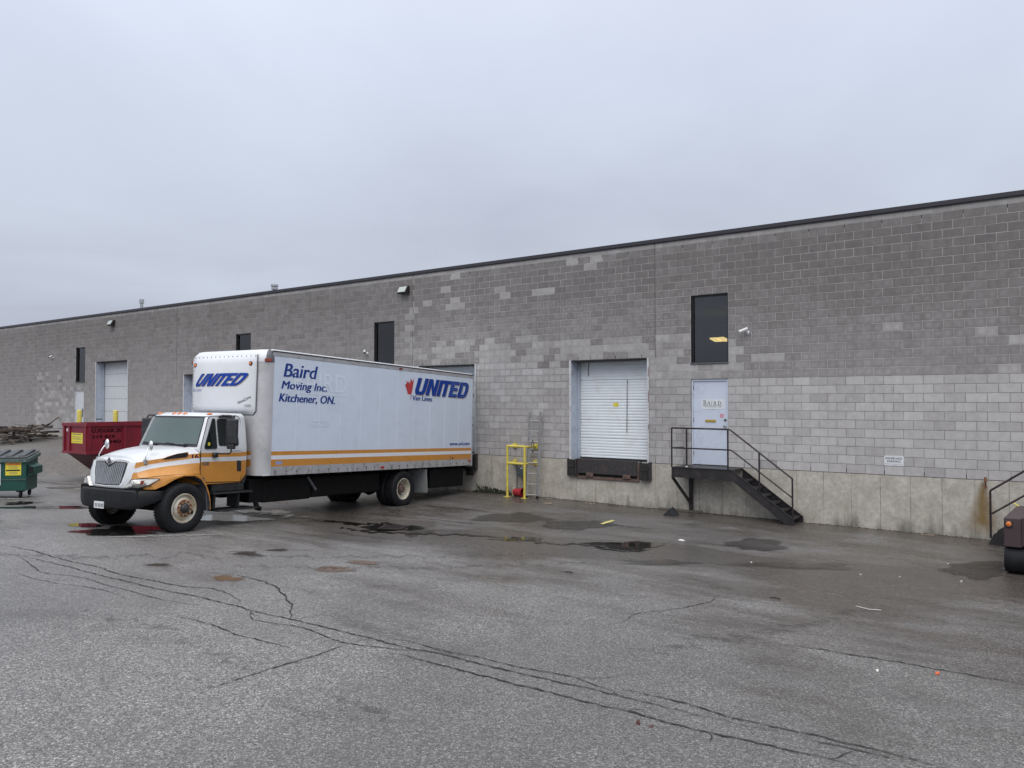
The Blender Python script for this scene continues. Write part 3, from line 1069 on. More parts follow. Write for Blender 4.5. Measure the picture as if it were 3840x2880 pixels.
camdir = Vector((-0.6064 * math.cos(0.0216), 0.7951 * math.cos(0.0216), math.sin(0.0216)))
camr = Vector((0.7951, 0.6064, 0))
camu = camr.cross(camdir)
blocks = []
for k in range(30):
    z0 = zk(k)
    z1 = zk(k + 1) if k < 29 else Z_COP0 + 0.01
    off = 0.0 if k % 2 == 0 else BL / 2
    for (sa, sb) in spans(k):
        n = math.floor((sa + 5.2946 - off) / BL)
        while True:
            a, b = -5.2946 + off + n * BL, -5.2946 + off + (n + 1) * BL
            if a >= sb - 0.03:
                break
            parts = [(max(a, sa), min(b, sb))]
            for j in JOINTS:
                parts = [q for p in parts for q in ([(p[0], j - 0.004), (j + 0.004, p[1])] if p[0] < j - 0.03 and p[1] > j + 0.03 and k >= 14 else [p])]
            for (p, q) in parts:
                if q - p > 0.04:
                    xm = (p + q) / 2
                    t = tone_of(k, n, xm)
                    if k == 29:
                        t = 0.62 + rb.uniform(-.06, .06)
                    d = Vector((xm, 0, (z0 + z1) / 2)) - CAM
                    dep = d.dot(camdir)
                    px = d.dot(camr) / dep
                    py = d.dot(camu) / dep
                    vis = dep > 1 and abs(px) < 0.66 and abs(py) < 0.5
                    hid = xm < -15.9 and xm > -33 and k < 13       # behind the truck box
                    size = (q - p) * (z1 - z0) * abs(d.y) / dep ** 3 if vis and not hid else 0
                    blocks.append((size, p, q, z0, z1, t, k, xm))
            n += 1
blocks.sort(key=lambda v: -v[0])


def add_block(mb, p, q, z0, z1, t, k, xm):
    g = 0.0048
    dy = rb.uniform(0.0, 0.0022)
    tl = rb.uniform(-0.0012, 0.0012)
    x0, x1, za, zb = p + g, q - g, z0 + g, z1 - g
    c = 0.004
    yf, yb = -0.001 - dy, 0.03
    # front face with a small chamfer round it
    o = [mb.pt(v) for v in ((x0, yf + c, za), (x1, yf + c + tl, za), (x1, yf + c + tl, zb), (x0, yf + c, zb))]
    i = [mb.pt(v) for v in ((x0 + c, yf, za + c), (x1 - c, yf + tl, za + c), (x1 - c, yf + tl, zb - c), (x0 + c, yf, zb - c))]
    bk = [mb.pt(v) for v in ((x0, yb, za), (x1, yb, za), (x1, yb, zb), (x0, yb, zb))]
    u1 = max(0.25, min(1.0, (q - p) / BL))
    f = mb.face((i[0], i[1], i[2], i[3]))
    mb.uv[f] = [(0, 0), (u1, 0), (u1, 1), (0, 1)]
    for a in range(4):
        b = (a + 1) % 4
        f = mb.face((o[a], o[b], i[b], i[a]))
        mb.uv[f] = [(0, 0)] * 4
        f = mb.face((bk[a], bk[b], o[b], o[a]))
        mb.uv[f] = [(0, 0)] * 4
    cell = 0.0
    if k >= 11 and xm > -19:
        cell = 1.0 if k < 21 else max(0.0, 1.0 - (k - 21) * 0.25)
    if k < 11 and xm > -19:
        cell = 0.35
    mb.at.setdefault('tone', []).extend([t] * 9)
    mb.at.setdefault('cell', []).extend([cell] * 9)


for (sz, p, q, z0, z1, t, k, xm) in blocks[:300]:
    mb = MB()
    add_block(mb, p, q, z0, z1, t, k, xm)
    mb.build('concrete_block', 'block', bld, BO, fix=False)
mb = MB()
for (sz, p, q, z0, z1, t, k, xm) in blocks[300:]:
    add_block(mb, p, q, z0, z1, t, k, xm)
far = mb.build('distant_block_courses', 'block', bld, BO, fix=False)
far['kind'] = 'stuff'

# mortar body of the wall (set back behind the block faces), course by course round the openings
mb = MB()
tv = []
for k in range(30):
    z0 = zk(k)
    z1 = zk(k + 1) if k < 29 else Z_COP0 + 0.01
    for (sa, sb) in spans(k):
        x = sa
        while x < sb - 1e-6:
            x2 = min(sb, x + 2.0)
            xm = (x + x2) / 2
            n0 = len(mb.v)
            yf = 0.0035
            if xm > -19:
                lo = 11 if xm > -10 else 14
                t = 0.34 if k < lo else 0.86
                yf = 0.0045 if k < lo else 0.0015
            elif xm > -34:
                t = 0.95
            else:
                t = 0.92
            mb.box(x, x2, yf, WALL_T, z0, z1, skip=() if (k in (0, 29)) else ('top', 'bottom'))
            tv += [t + rb.uniform(-.06, .06)] * (len(mb.v) - n0)
            x = x2
mb.at['tone'] = tv
mb.build('mortar_bed', 'mortar', bld, BO, fix=False)
# heads and sills of openings in the wall thickness
mb = MB()
for o in OPEN.values():
    mb.box(o[0], o[1], 0.012, WALL_T, zk(o[3]), zk(o[3]) + 0.02)
    mb.box(o[0], o[1], 0.012, WALL_T, zk(o[2]) - 0.02, zk(o[2]))
mb.at['tone'] = [0.5] * len(mb.v)
mb.build('lintel_soffit', 'mortar', bld, BO, fix=False)
# dark control joints and open weep joints
mb = MB()
for j in JOINTS:
    mb.box(j - 0.006, j + 0.006, -0.0005, 0.02, zk(14 if j > -15 else 0), Z_COP0)
mb.build('control_joint', 'gap_black', bld, BO)
for k, lst in ((28, range(-30, 12, 2)), (0, range(-28, 12, 2)), (14, (-18, -17, -15, -13, -33, -31))):
    mb = MB()
    for n in lst:
        x = -5.2946 + n * BL
        if any(o[0] - .05 < x < o[1] + .05 and o[2] <= k < o[3] for o in OPEN.values()):
            continue
        mb.box(x - 0.0055, x + 0.0055, -0.003, 0.01, zk(k) + (0.11 if k == 28 else 0.01), zk(k) + (0.19 if k == 28 else 0.10))
    mb.build('weep_joint', 'gap_black', bld, BO)
# poured foundation in form panels
x = -62.0
edges = []
pan = 0.622
n0 = -8.92
i = 0
xe = [n0 + j * pan for j in range(-90, 26)]
for a, b in zip(xe[:-1], xe[1:]):
    if b > X_R + 1 or a < X_L:
        continue
    mb = MB()
    top = -0.008
    cutdock = None
    dy = -0.012 - rb.uniform(0, 0.004)
    mb.box(a + 0.006, b - 0.006, dy, 0.1, min(-0.6, G((a + b) / 2, 0) - 0.15), top)
    tn = 0.5 + 0.35 * sm((a + 11) / 4) - 0.2 * sm((-12 - a) / 3) + rb.uniform(-.1, .1)
    mb.at['tone'] = [tn] * len(mb.v)
    mb.build('foundation_panel', 'foundation', bld, BO, fix=False)
mb = MB()
mb.box(X_L, X_R + 1, -0.006, 0.2, -1.6, -0.015)
mb.at['tone'] = [0.0] * len(mb.v)
mb.build('foundation_core', 'foundation', bld, BO, fix=False)
# roof edge flashing in three metre lengths
x = X_L
while x < X_R:
    x2 = min(X_R, x + 3.05)
    mb = MB()
    mb.box(x + 0.001, x2 - 0.001, -0.040, 0.30, Z_COP0 + 0.030, Z_COP1, 0)
    mb.box(x + 0.001, x2 - 0.001, -0.050, 0.0, Z_COP0 + 0.022, Z_COP0 + 0.034, 0)
    mb.box(x + 0.001, x2 - 0.001, -0.034, 0.0, Z_COP0, Z_COP0 + 0.022, 1)
    mb.build('roof_flashing', ['coping', 'coping_lip'], bld, BO)
    x = x2
# body of the building behind the wall
mb = MB()
mb.box(X_L, X_R, WALL_T - 0.02, 30, 5.55, 5.70)
mb.box(X_L, X_R, 29.8, 30, -1.2, 5.55)
mb.box(X_L - 0.2, X_L, 0.0, 30, -1.2, 5.9)
mb.box(X_R, X_R + 0.2, 0.0, 30, -1.2, 5.9)
mb.build('roof_deck', 'roof', bld, BO)
mb = MB()
for a, b in ((X_L + 0.1, X_R - 0.1),):
    mb.box(a, b, 14.0, 14.1, -0.3, 5.5)
    mb.box(a, b, 0.3, 14.0, -0.5, -0.3)
    mb.box(a, b, 0.3, 14.0, 4.95, 5.0)
mb.build('interior_shell', 'dark_room', bld, BO)


def window(x0, x1, z0, z1):
    w = MB()
    f = 0.05
    yo = 0.055
    w.box(x0, x0 + f, yo, yo + 0.09, z0, z1)
    w.box(x1 - f, x1, yo, yo + 0.09, z0, z1)
    w.box(x0 + f, x1 - f, yo, yo + 0.09, z1 - f, z1)
    w.box(x0 + f, x1 - f, yo, yo + 0.09, z0, z0 + f)
    # dark metal lining of the reveal
    w.box(x0, x0 + 0.012, 0.004, yo, z0, z1)
    w.box(x1 - 0.012, x1, 0.004, yo, z0, z1)
    w.box(x0 + 0.012, x1 - 0.012, 0.004, yo, z1 - 0.012, z1)
    fr = w.build('window', 'bronze', bld, BO)
    p = MB()
    p.box(x0 + f, x1 - f, yo + 0.04, yo + 0.052, z0 + f, z1 - f)
    p.build('pane', 'window_glass', fr, BO)
    s = MB()
    s.box(x0 - 0.01, x1 + 0.01, -0.03, yo, z0 - 0.012, z0 + 0.022)
    s.build('window_sill', 'sill_grey', fr, BO, bevel=0.004)
    return fr


for nm in ('win1', 'win2', 'win3', 'win4'):
    o = OPEN[nm]
    window(o[0], o[1], zk(o[2]), zk(o[3]))
# lit ceiling light panels seen through the near window
for q in ([(-12.44, 8.70), (-12.86, 10.16), (-12.62, 10.22), (-12.14, 8.66)], [(-12.08, 8.64), (-12.56, 10.2), (-12.28, 10.25), (-11.86, 8.58)]):
    mb = MB()
    mb.prism([(x, y, 3.95) for x, y in q], (0, 0, 0.05))
    mb.build('ceiling_light', 'tube', bld, BO)


# ------------------------------------------------------------ doors of the warehouse
def ribbed_section(x0, x1, z0, z1, y, rib=0.082, depth=0.007):
    """roll door section: horizontal ribs"""
    mb = MB()
    n = max(1, round((z1 - z0) / rib))
    pr = []
    for i in range(n):
        a = z0 + (z1 - z0) * i / n
        b = z0 + (z1 - z0) * (i + 1) / n
        h = b - a
        pr += [(y, a + 0.12 * h), (y, a + 0.60 * h), (y + depth, a + 0.76 * h), (y + depth, a + 0.94 * h)]
    pr = [(y + depth, z0)] + pr + [(y + depth, z1)]
    mb.loft([[(x0, yy, zz) for yy, zz in pr], [(x1, yy, zz) for yy, zz in pr]], 0, False)
    return mb


def dock_door(key, secs, leaf_y, seal, ribbed=True, z_bot=0.0, extras=False):
    x0, x1, k0, k1 = OPEN[key]
    z0, z1 = z_bot, zk(k1)
    fr = MB()
    # steel jambs through the wall and a black header
    fr.box(x0, x0 + 0.035, -0.012, leaf_y, z0, z1, 0)
    fr.box(x1 - 0.035, x1, -0.012, leaf_y, z0, z1, 0)
    fr.box(x0 + 0.035, x1 - 0.035, -0.005, leaf_y, z1 - 0.04, z1, 2)
    fr.box(x0 - 0.012, x0 + 0.05, -0.030, -0.012, z0, z1, 1)
    fr.box(x1 - 0.04, x1 + 0.012, -0.030, -0.012, z0, z1, 1)
    fr.box(x0 + 0.035, x0 + 0.10, leaf_y - 0.07, leaf_y - 0.03, z0, z1 - 0.04, 0)
    fr.box(x1 - 0.10, x1 - 0.035, leaf_y - 0.07, leaf_y - 0.03, z0, z1 - 0.04, 0)
    fr.box(x0, x1, leaf_y + 0.03, leaf_y + 0.06, z0 - 0.2, z1 + 0.1, 2)
    d = fr.build('loading_door', ['jamb', 'jamb_white', 'gap_black'], bld, BO)
    for a, b in zip(secs[:-1], secs[1:]):
        if ribbed:
            m = ribbed_section(x0 + 0.036, x1 - 0.036, a + 0.003, b - 0.003, leaf_y)
        else:
            m = MB()
            m.box(x0 + 0.036, x1 - 0.036, leaf_y, leaf_y + 0.02, a + 0.006, b - 0.006)
        m.build('door_section', 'roll_white' if ribbed else 'door_white', d, BO)
    return d


LY = 0.42
d1 = dock_door('dock1', [0.03, 0.60, 1.12, 1.70, 2.26, 2.79], LY, True)
mb = MB()
mb.box(-11.704, -11.544, LY - 0.006, LY - 0.001, 1.502, 1.607)
mb.build('yellow_notice', 'yellow_film', d1, BO)
mb = MB()
mb.tube([(-11.246, LY - 0.02, 2.25), (-11.25, LY - 0.025, 1.9), (-11.258, LY - 0.02, 1.4), (-11.266, LY - 0.02, 0.79)], 0.008, 6)
mb.build('pull_cord', 'black_plastic', d1, BO)
mb = MB()
mb.tube([(-12.50, LY - 0.02, 2.77), (-12.52, LY - 0.03, 2.6), (-12.517, LY - 0.02, 2.38)], 0.009, 6)
mb.build('pull_cord', 'black_plastic', d1, BO)
mb = MB()
mb.box(-12.85, -10.40, LY - 0.016, LY - 0.004, 0.005, 0.05)
mb.build('bottom_seal', 'black_plastic', d1, BO)
for z, h in ((2.32, 0.25), (1.62, 0.3), (0.9, 0.12)):      # rust on the right jamb edge
    mb = MB()
    mb.box(-10.375, -10.358, -0.0335, -0.0305, z, z + h)
    mb.build('rust_streak', 'rust', d1, BO)
dock_door('dock2', [0.03, 0.60, 1.12, 1.70, 2.26, 2.79], LY, True)
dock_door('open3', [0.03, 0.60, 1.12, 1.70, 2.26, 2.79], LY, True)
dd = dock_door('drive', [-0.17, 0.56, 1.17, 1.78, 2.39, 3.00, 3.60], 0.40, False, ribbed=False, z_bot=-0.2)
mb = MB()      # scuffed foot of the jamb
for z in (0.55, 0.42, 0.75):
    mb.box(-40.886, -40.884, 0.02, 0.33, z, z + 0.05)
mb.build('scuff_mark', 'black_plastic', dd, BO)


def man_door(key, mat, z0=0.02):
    x0, x1, k0, k1 = OPEN[key]
    z1 = zk(k1)
    f = MB()
    t = 0.045
    f.box(x0 + 0.004, x0 + t, 0.03, 0.14, z0, z1 - 0.004, 0)
    f.box(x1 - t, x1 - 0.004, 0.03, 0.14, z0, z1 - 0.004, 0)
    f.box(x0 + t, x1 - t, 0.03, 0.14, z1 - t - 0.012, z1 - 0.004, 0)
    f.box(x0, x1, 0.02, 0.16, z0 - 0.03, z0, 1)
    f.box(x0, x1, 0.12, 0.16, z0, z1, 1)
    fr = f.build('entrance_door', [mat, 'gap_black'], bld, BO)
    l = MB()
    l.box(x0 + t + 0.004, x1 - t - 0.004, 0.055, 0.10, z0 + 0.008, z1 - t - 0.018)
    l.build('door_leaf', mat, fr, BO, bevel=0.002)
    h = MB()
    for z in (0.25, 1.12, 1.95):
        h.box(x0 + t - 0.012, x0 + t + 0.010, 0.044, 0.054, z, z + 0.115)
    h.build('hinge', 'hub_dark', fr, BO)
    k = MB()
    xk = x1 - t - 0.055
    k.lathe([(0.030, 0), (0.030, 0.012), (0.016, 0.02), (0.016, 0.045), (0.030, 0.052), (0.030, 0.075), (0.0, 0.08)], (xk, 0.055, 1.02), 'Y', 14, 0, -1)
    k.build('door_knob', 'steel', fr, BO, smooth=40)
    k = MB()
    k.lathe([(0.030, 0), (0.030, 0.014), (0.018, 0.02), (0.0, 0.021)], (xk, 0.055, 1.176), 'Y', 14, 0, -1)
    k.build('deadbolt', 'hub_dark', fr, BO, smooth=40)
    return fr


nd = man_door('door1', 'door_blue')


def DX(px):
    return -9.09 + 0.000699 * px


def DZ(py):
    return 1.819 - 0.000655 * py


# company sign on the near door: serif capitals, a rule and the town
sg = MB()
Y0, Y1 = 0.051, 0.0495
sg.box(DX(300), DX(1205), Y0, 0.0548, DZ(560), DZ(180), 0)


def flat(y):
    return lambda u, v: (u, y, v)


def serif(ch, x0, x1, z0, z1):
    st = (x1 - x0) * 0.17
    y = Y1

    def q(pts, m=1):
        sg.poly([(x0 + u * (x1 - x0), y, z0 + v * (z1 - z0)) for u, v in pts], m)
    s = 0.17
    if ch in 'BDRI':
        c = 0.5 - s / 2 if ch == 'I' else 0.12
        q([(c, 0.03), (c + s, 0.03), (c + s, .97), (c, .97)])
        for v in (0, .955):
            q([(c - .12, v), (c + s + .12, v), (c + s + .12, v + .045), (c - .12, v + .045)])
    if ch in 'BRD':
        def bowl(cz, r, rx, thick):
            n = 14
            o = [(0.29 + rx * math.sin(math.pi * i / n), cz + r * math.cos(math.pi * i / n)) for i in range(n + 1)]
            i_ = [(0.29 + (rx - thick) * math.sin(math.pi * i / n), cz + (r - .045) * math.cos(math.pi * i / n)) for i in range(n + 1)]
            for a in range(n):
                q([o[a], o[a + 1], i_[a + 1], i_[a]])
        if ch == 'B':
            bowl(.74, .26, .52, .19)
            bowl(.26, .26, .66, .21)
        elif ch == 'R':
            bowl(.74, .26, .50, .18)
            q([(.42, .5), (.62, .5), (1.0, .02), (.80, .02)])
            q([(.78, 0), (1.05, 0), (1.05, .04), (.78, .04)])
        else:
            bowl(.5, .5, .68, .19)
    if ch == 'A':
        q([(.46, 1), (.56, 1), (.12, 0.03), (.05, .03)])
        q([(.42, 1), (.60, 1), (1.0, .03), (.80, .03)])
        q([(.22, .32), (.75, .32), (.75, .38), (.22, .38)])
        q([(-.05, 0), (.24, 0), (.24, .045), (-.05, .045)])
        q([(.70, 0), (1.08, 0), (1.08, .045), (.70, .045)])


for ch, a, b, t in (('B', 372, 505, 215), ('A', 520, 645, 258), ('I', 665, 735, 258), ('R', 770, 890, 258), ('D', 935, 1072, 258)):
    serif(ch, DX(a), DX(b), DZ(405), DZ(t))
sg.box(DX(360), DX(1140), Y1, Y1 + 0.0005, DZ(434), DZ(424), 2)
text_mb('KITCHENER, ON', DX(440), DX(1055), DZ(502), DZ(447), flat(Y1), sg, m=2, spacing=1.2)
sg.build('door_sign', ['white_print', 'black_print', 'grey_print'], nd, BO, fix=False)
mb = MB()
mb.box(DX(450), DX(855), 0.044, 0.0548, DZ(1075), DZ(975))
mb.box(DX(475), DX(835), 0.040, 0.044, DZ(1062), DZ(988))
mb.build('letter_slot', 'brass', nd, BO, bevel=0.002)
mb = MB()
mb.box(DX(1010), DX(1160), 0.0535, 0.0548, DZ(895), DZ(740))
mb.build('pink_notice', 'pink', nd, BO)
mb = MB()
mb.box(DX(1045), DX(1095), 0.0535, 0.0548, DZ(1105), DZ(1070))
mb.box(DX(1230), DX(1370), 0.0505, 0.0548, DZ(1112), DZ(1080))
mb.build('tape_strip', 'paper', nd, BO)
dw = man_door('door4', 'door_white', -0.13)
mb = MB()
mb.box(-42.86, -42.42, 0.050, 0.0545, 0.92, 1.22, 0)
for z in (1.14, 1.08, 1.01):
    mb.box(-42.80, -42.55, 0.0485, 0.0499, z, z + 0.02, 1)
mb.box(-42.42, -42.34, 0.046, 0.050, 0.86, 1.30, 2)
mb.build('door_notice', ['white_print', 'grey_print', 'black_print'], dw, BO)
man_door('door3', 'door_white')
man_door('door2', 'door_white')


# dock levelers and rubber bumpers
def leveler(xl, xr, xb0, xb1):
    mb = MB()
    mb.box(xl, xr, -0.085, -0.02, -0.375, 0.022, 0)
    mb.box(xl, xr, -0.060, 0.0, 0.005, 0.035, 0)
    d = mb.build('dock_leveler', 'leveler', bld, BO, bevel=0.004)
    f = MB()
    f.box(xl - 0.05, xr + 0.05, -0.055, -0.012, -0.525, -0.455, 0)
    f.box(xl - 0.05, xl - 0.004, -0.055, -0.012, -0.455, 0.0, 0)
    f.box(xr + 0.004, xr + 0.05, -0.055, -0.012, -0.455, 0.0, 0)
    f.box(xl, xr, -0.020, -0.0165, -0.455, -0.375, 1)
    f.build('leveler_frame', ['rust_steel', 'gap_black'], d, BO)
    for x in (xl + 0.28, xr - 0.42):
        h = MB()
        h.box(x, x + 0.22, -0.095, -0.03, -0.46, -0.35)
        h.box(x + 0.05, x + 0.11, -0.105, -0.095, -0.42, -0.37)
        h.build('lip_hinge', 'rust_steel', d, BO, bevel=0.004)
    for a, b in (xb0, xb1):
        r = MB()
        for zz in (-0.455, -0.225):
            n = 7
            for i in range(n):      # pads laminated from slices of tyre
                x = a + (b - a) * i / n
                r.box(x, x + (b - a) / n - 0.003, -0.145 + rb.uniform(-.006, .006), -0.035, zz + rb.uniform(-.004, .004), zz + 0.215 + rb.uniform(-.004, .004))
        ob = r.build('dock_bumper', 'bumper_rubber', bld, BO)
        s = MB()
        s.box(b, b + 0.055, -0.12, -0.016, -0.47, 0.02)
        s.box(a - 0.03, a - 0.003, -0.10, -0.016, -0.47, 0.02)
        for z in (-0.38, -0.10):
            s.lathe([(0.022, 0), (0.022, 0.02), (0, 0.021)], (b + 0.028, -0.12, z), 'Y', 8, 0, -1)
        s.build('bumper_bracket', 'leveler', ob, BO)
    return d


leveler(-12.576, -10.70, (-12.90, -12.66), (-10.57, -10.33))
leveler(-18.62, -16.75, (-18.95, -18.71), (-16.61, -16.37))


# ------------------------------------------------------------ things on the wall
def floodlight(x, z, label):
    t = thing('wall_floodlight', label, 'floodlight', (x, -0.02, z), group='floodlights on the block wall')
    o = (x, -0.02, z)
    w, h = 0.40, 0.27
    b = MB()
    b.prism([(x - w / 2, -0.02, z - h / 2), (x - w / 2, -0.20, z - h / 2), (x - w / 2, -0.24, z - h / 2 + 0.03), (x - w / 2, -0.10, z + h / 2), (x - w / 2, -0.02, z + h / 2)], (w, 0, 0))
    b.build('housing', 'lamp_body', t, o, bevel=0.012)
    l = MB()
    l.poly([(x - w / 2 + .03, -0.238, z - h / 2 + 0.05), (x + w / 2 - .03, -0.238, z - h / 2 + 0.05), (x + w / 2 - .03, -0.128, z + h / 2 - .03), (x - w / 2 + .03, -0.128, z + h / 2 - .03)])
    l.prism([(x - w / 2 + .03, -0.243, z - h / 2 + 0.05), (x + w / 2 - .03, -0.243, z - h / 2 + 0.05), (x + w / 2 - .03, -0.133, z + h / 2 - .03), (x - w / 2 + .03, -0.133, z + h / 2 - .03)], (0, 0.03, 0.0))
    l.build('lens', 'lamp_glass', t, o)


floodlight(-19.49, 5.40, 'dark floodlight with pale lens high on wall above second tall window')
floodlight(-39.25, 5.45, 'small distant floodlight with pale lens high above the tall white drive in door')


def camera_unit(x, z, label, yaw=-0.9):
    t = thing('security_camera', label, 'security camera', (x, -0.01, z), group='white cameras on the block wall')
    o = (x, -0.01, z)
    b = MB()
    b.lathe([(0.0, 0), (0.05, 0.0), (0.05, 0.02), (0.03, 0.035), (0.0, 0.036)], (x, 0.0, z - 0.03), 'Y', 14, 0, -1)
    b.build('mount_plate', 'white_plastic', t, o, smooth=40)
    a = MB()
    tip = Vector((x - 0.03, -0.11, z + 0.005))
    a.tube([(x, -0.03, z - 0.03), (x - 0.01, -0.09, z - 0.03), tip], 0.014, 8)
    a.build('arm', 'steel', t, o, smooth=True)
    d = Vector((math.sin(yaw) * 0.9, -math.cos(yaw) * 0.6, -0.32)).normalized()
    c = MB()
    p0 = tip - d * 0.07 + Vector((0, 0, 0.035))
    c.tube([p0, p0 + d * 0.22], 0.042, 14)
    bb = c.build('body', 'white_plastic', t, o, smooth=40)
    c = MB()
    c.tube([p0 + d * 0.2, p0 + d * 0.224], 0.034, 12)
    c.build('lens', 'black_plastic', t, o)
    c = MB()
    c.tube([(x + 0.03, -0.01, z - 0.03), (x + 0.09, -0.012, z - 0.02), (x + 0.11, -0.01, z - 0.10), (x + 0.10, -0.004, z - 0.16)], 0.006, 6)
    c.build('cable', 'white_plastic', t, o)


camera_unit(-7.62, 3.385, 'white bullet security camera right of the tall window with the lit ceiling lights')
camera_unit(-21.36, 3.36, 'white security camera just above the truck roof left of second tall window', 0.6)
camera_unit(-45.60, 4.0, 'tiny distant white security camera near the far left end of wall', 0.3)

SGO = (-4.28, -0.012, 0.3225)
t = thing('reserved_parking_sign', 'small white sign reading RESERVED PARKING screwed to light block wall', 'sign', SGO)
b = MB()
x0, x1, z0, z1 = -4.482, -4.078, 0.212, 0.434
r = 0.022
pts = []
for cx_, cz_, a0 in ((x1 - r, z1 - r, 0), (x0 + r, z1 - r, 90), (x0 + r, z0 + r, 180), (x1 - r, z0 + r, 270)):
    for i in range(5):
        a = math.radians(a0 + i * 22.5)
        pts.append((cx_ + r * math.cos(a), -0.009, cz_ + r * math.sin(a)))
b.prism(pts, (0, 0.005, 0))
b.build('plate', 'white_print', t, SGO)
b = MB()
yy = -0.0098
text_mb('RESERVED', -4.448, -4.112, 0.352, 0.398, flat(yy), b, 0, 0, 0.025)
text_mb('PARKING', -4.418, -4.142, 0.288, 0.334, flat(yy), b, 0, 0, 0.025)
b.build('lettering', 'black_print', t, SGO, fix=False)
b = MB()
text_mb('ROMWOOD SALES LTD', -4.462, -4.104, 0.236, 0.260, flat(yy), b)
b.build('small_lettering', 'grey_print', t, SGO, fix=False)
b = MB()
for x, z in ((-4.295, 0.418), (-4.275, 0.228)):
    b.lathe([(0.007, 0), (0.007, 0.004), (0, 0.005)], (x, -0.009, z), 'Y', 8, 0, -1)
b.build('screw', 'hub_dark', t, SGO)

for x, lab, s in ((-37.75, 'short grey roof vent pipe above the far left part of the roof edge', 0.8), (-27.46, 'pale capped roof vent above the truck cab end of the roof edge', 1.0)):
    y = 0.6
    zb = 5.7
    t = thing('roof_vent', lab, 'roof vent', (x, y, zb), group='vents on the flat roof')
    b = MB()
    hh = 0.64 if s == 0.8 else 0.43
    b.lathe([(0.075, 0), (0.075, hh)], (x, y, zb), 'Z', 14)
    b.build('pipe', 'vent_metal', t, (x, y, zb), smooth=40)
    b = MB()
    if s == 0.8:
        b.lathe([(0.08, 0), (0.11, 0.02), (0.11, 0.20), (0.0, 0.24)], (x, y, zb + hh), 'Z', 14)
    else:
        b.lathe([(0.08, 0), (0.13, 0.02), (0.13, 0.12), (0.10, 0.135), (0.15, 0.15), (0.15, 0.22), (0.0, 0.25)], (x, y, zb + hh), 'Z', 18)
    b.build('cap', 'vent_metal', t, (x, y, zb), smooth=40)


# ------------------------------------------------------------ steel stairs
def tubes(name, mat, parent, org, paths, r):
    b = MB()
    for p in paths:
        b.tube(p, r, 8)
    return b.build(name, mat, parent, org, smooth=50)


Yf = -0.71
XA, XB = -9.35, -7.75
SO = (-7.9, -0.4, G(-7.0, -0.4))
t = thing('landing_stair', 'black steel landing and open stair below the grey blue door', 'stairs', SO)
b = MB()
b.box(XA, XB, Yf + 0.006, -0.02, -0.045, -0.005)
b.build('landing_plate', 'stair_black', t, SO)
b = MB()
b.box(XA, XB, Yf - 0.006, Yf + 0.006, -0.265, -0.010)
b.box(XA, XB, Yf - 0.03, Yf - 0.006, -0.265, -0.253)
b.box(XA, XB, Yf - 0.03, Yf - 0.006, -0.022, -0.010)
b.box(XA - 0.01, XA, Yf, -0.02, -0.265, -0.010)
b.build('landing_beam', 'stair_black', t, SO)
XE = -6.27
sl = (-1.20 + 0.02) / (XE - XB)
for yy in (Yf, -0.06):
    b = MB()
    th = 0.006
    P = [(XB, yy - th, -0.012), (XE, yy - th, -1.075), (XE, yy - th, G(XE, yy) + 0.005), (-6.47, yy - th, G(-6.47, yy) + 0.005), (XB, yy - th, -0.262)]
    b.prism(P, (0, 2 * th, 0))
    d = Vector((XE - XB, 0, -1.063)).normalized()
    b.bar((XB, yy - 0.02, -0.016), (XE, yy - 0.02, -1.079), 0.035, 0.008)
    b.bar((XB, yy - 0.02, -0.258), (-6.47, yy - 0.02, -1.19), 0.035, 0.008)
    b.build('stringer', 'stair_black', t, SO)
for i in range(6):
    f = (i + 0.75) / 6.6
    xx = XB + (XE - XB) * f
    zz = -0.13 - 1.06 * f
    b = MB()
    b.box(xx - 0.10, xx + 0.14, Yf + 0.012, -0.07, zz - 0.006, zz)
    b.box(xx + 0.130, xx + 0.14, Yf + 0.012, -0.07, zz - 0.045, zz - 0.006)
    b.box(xx - 0.10, xx - 0.092, Yf + 0.012, -0.07, zz, zz + 0.03)
    b.build('tread', 'stair_black', t, SO)
R = 0.021
yr = Yf
tubes('handrail', 'rail_black', t, SO, [[(XA, -0.05, 0.955), (XA, yr, 0.975), (XA + .01, yr, 0.976), (-7.85, yr, 0.968), (-7.79, yr, 0.950), (-6.30, yr, -0.142)]], R)
tubes('mid_rail', 'rail_black', t, SO, [[(XA, -0.05, 0.455), (XA, yr, 0.475)], [(XA, yr, 0.475), (-7.80, yr, 0.470), (-7.74, yr, 0.445), (-6.31, yr, -0.577)]], R * 0.9)
for p in ([(XA, yr, 0.975), (XA, yr, -0.02)], [(-7.86, yr, 0.968), (-7.86, yr, -0.03)], [(-7.085, yr, 0.42), (-7.085, yr, -0.47)], [(-6.305, yr, -0.13), (-6.305, yr, -1.04)], [(XA + .10, -0.06, 0.955), (XA + .10, -0.06, -0.02)]):
    tubes('rail_post', 'rail_black', t, SO, [p], R)
b = MB()
b.bar((-9.11, -0.10, -0.26), (-9.11, -0.10, G(-9.11, -0.1)), 0.085, 0.085)
b.build('leg', 'stair_black', t, SO)
b = MB()
b.bar((XA + 0.01, Yf + 0.02, -0.275), (-9.10, -0.13, -0.98), 0.07, 0.05)
b.build('brace', 'stair_black', t, SO)
b = MB()
b.box(-8.98, -8.93, -0.70, -0.66, 0.0, 0.03)
b.build('clip', 'paper', t, SO)

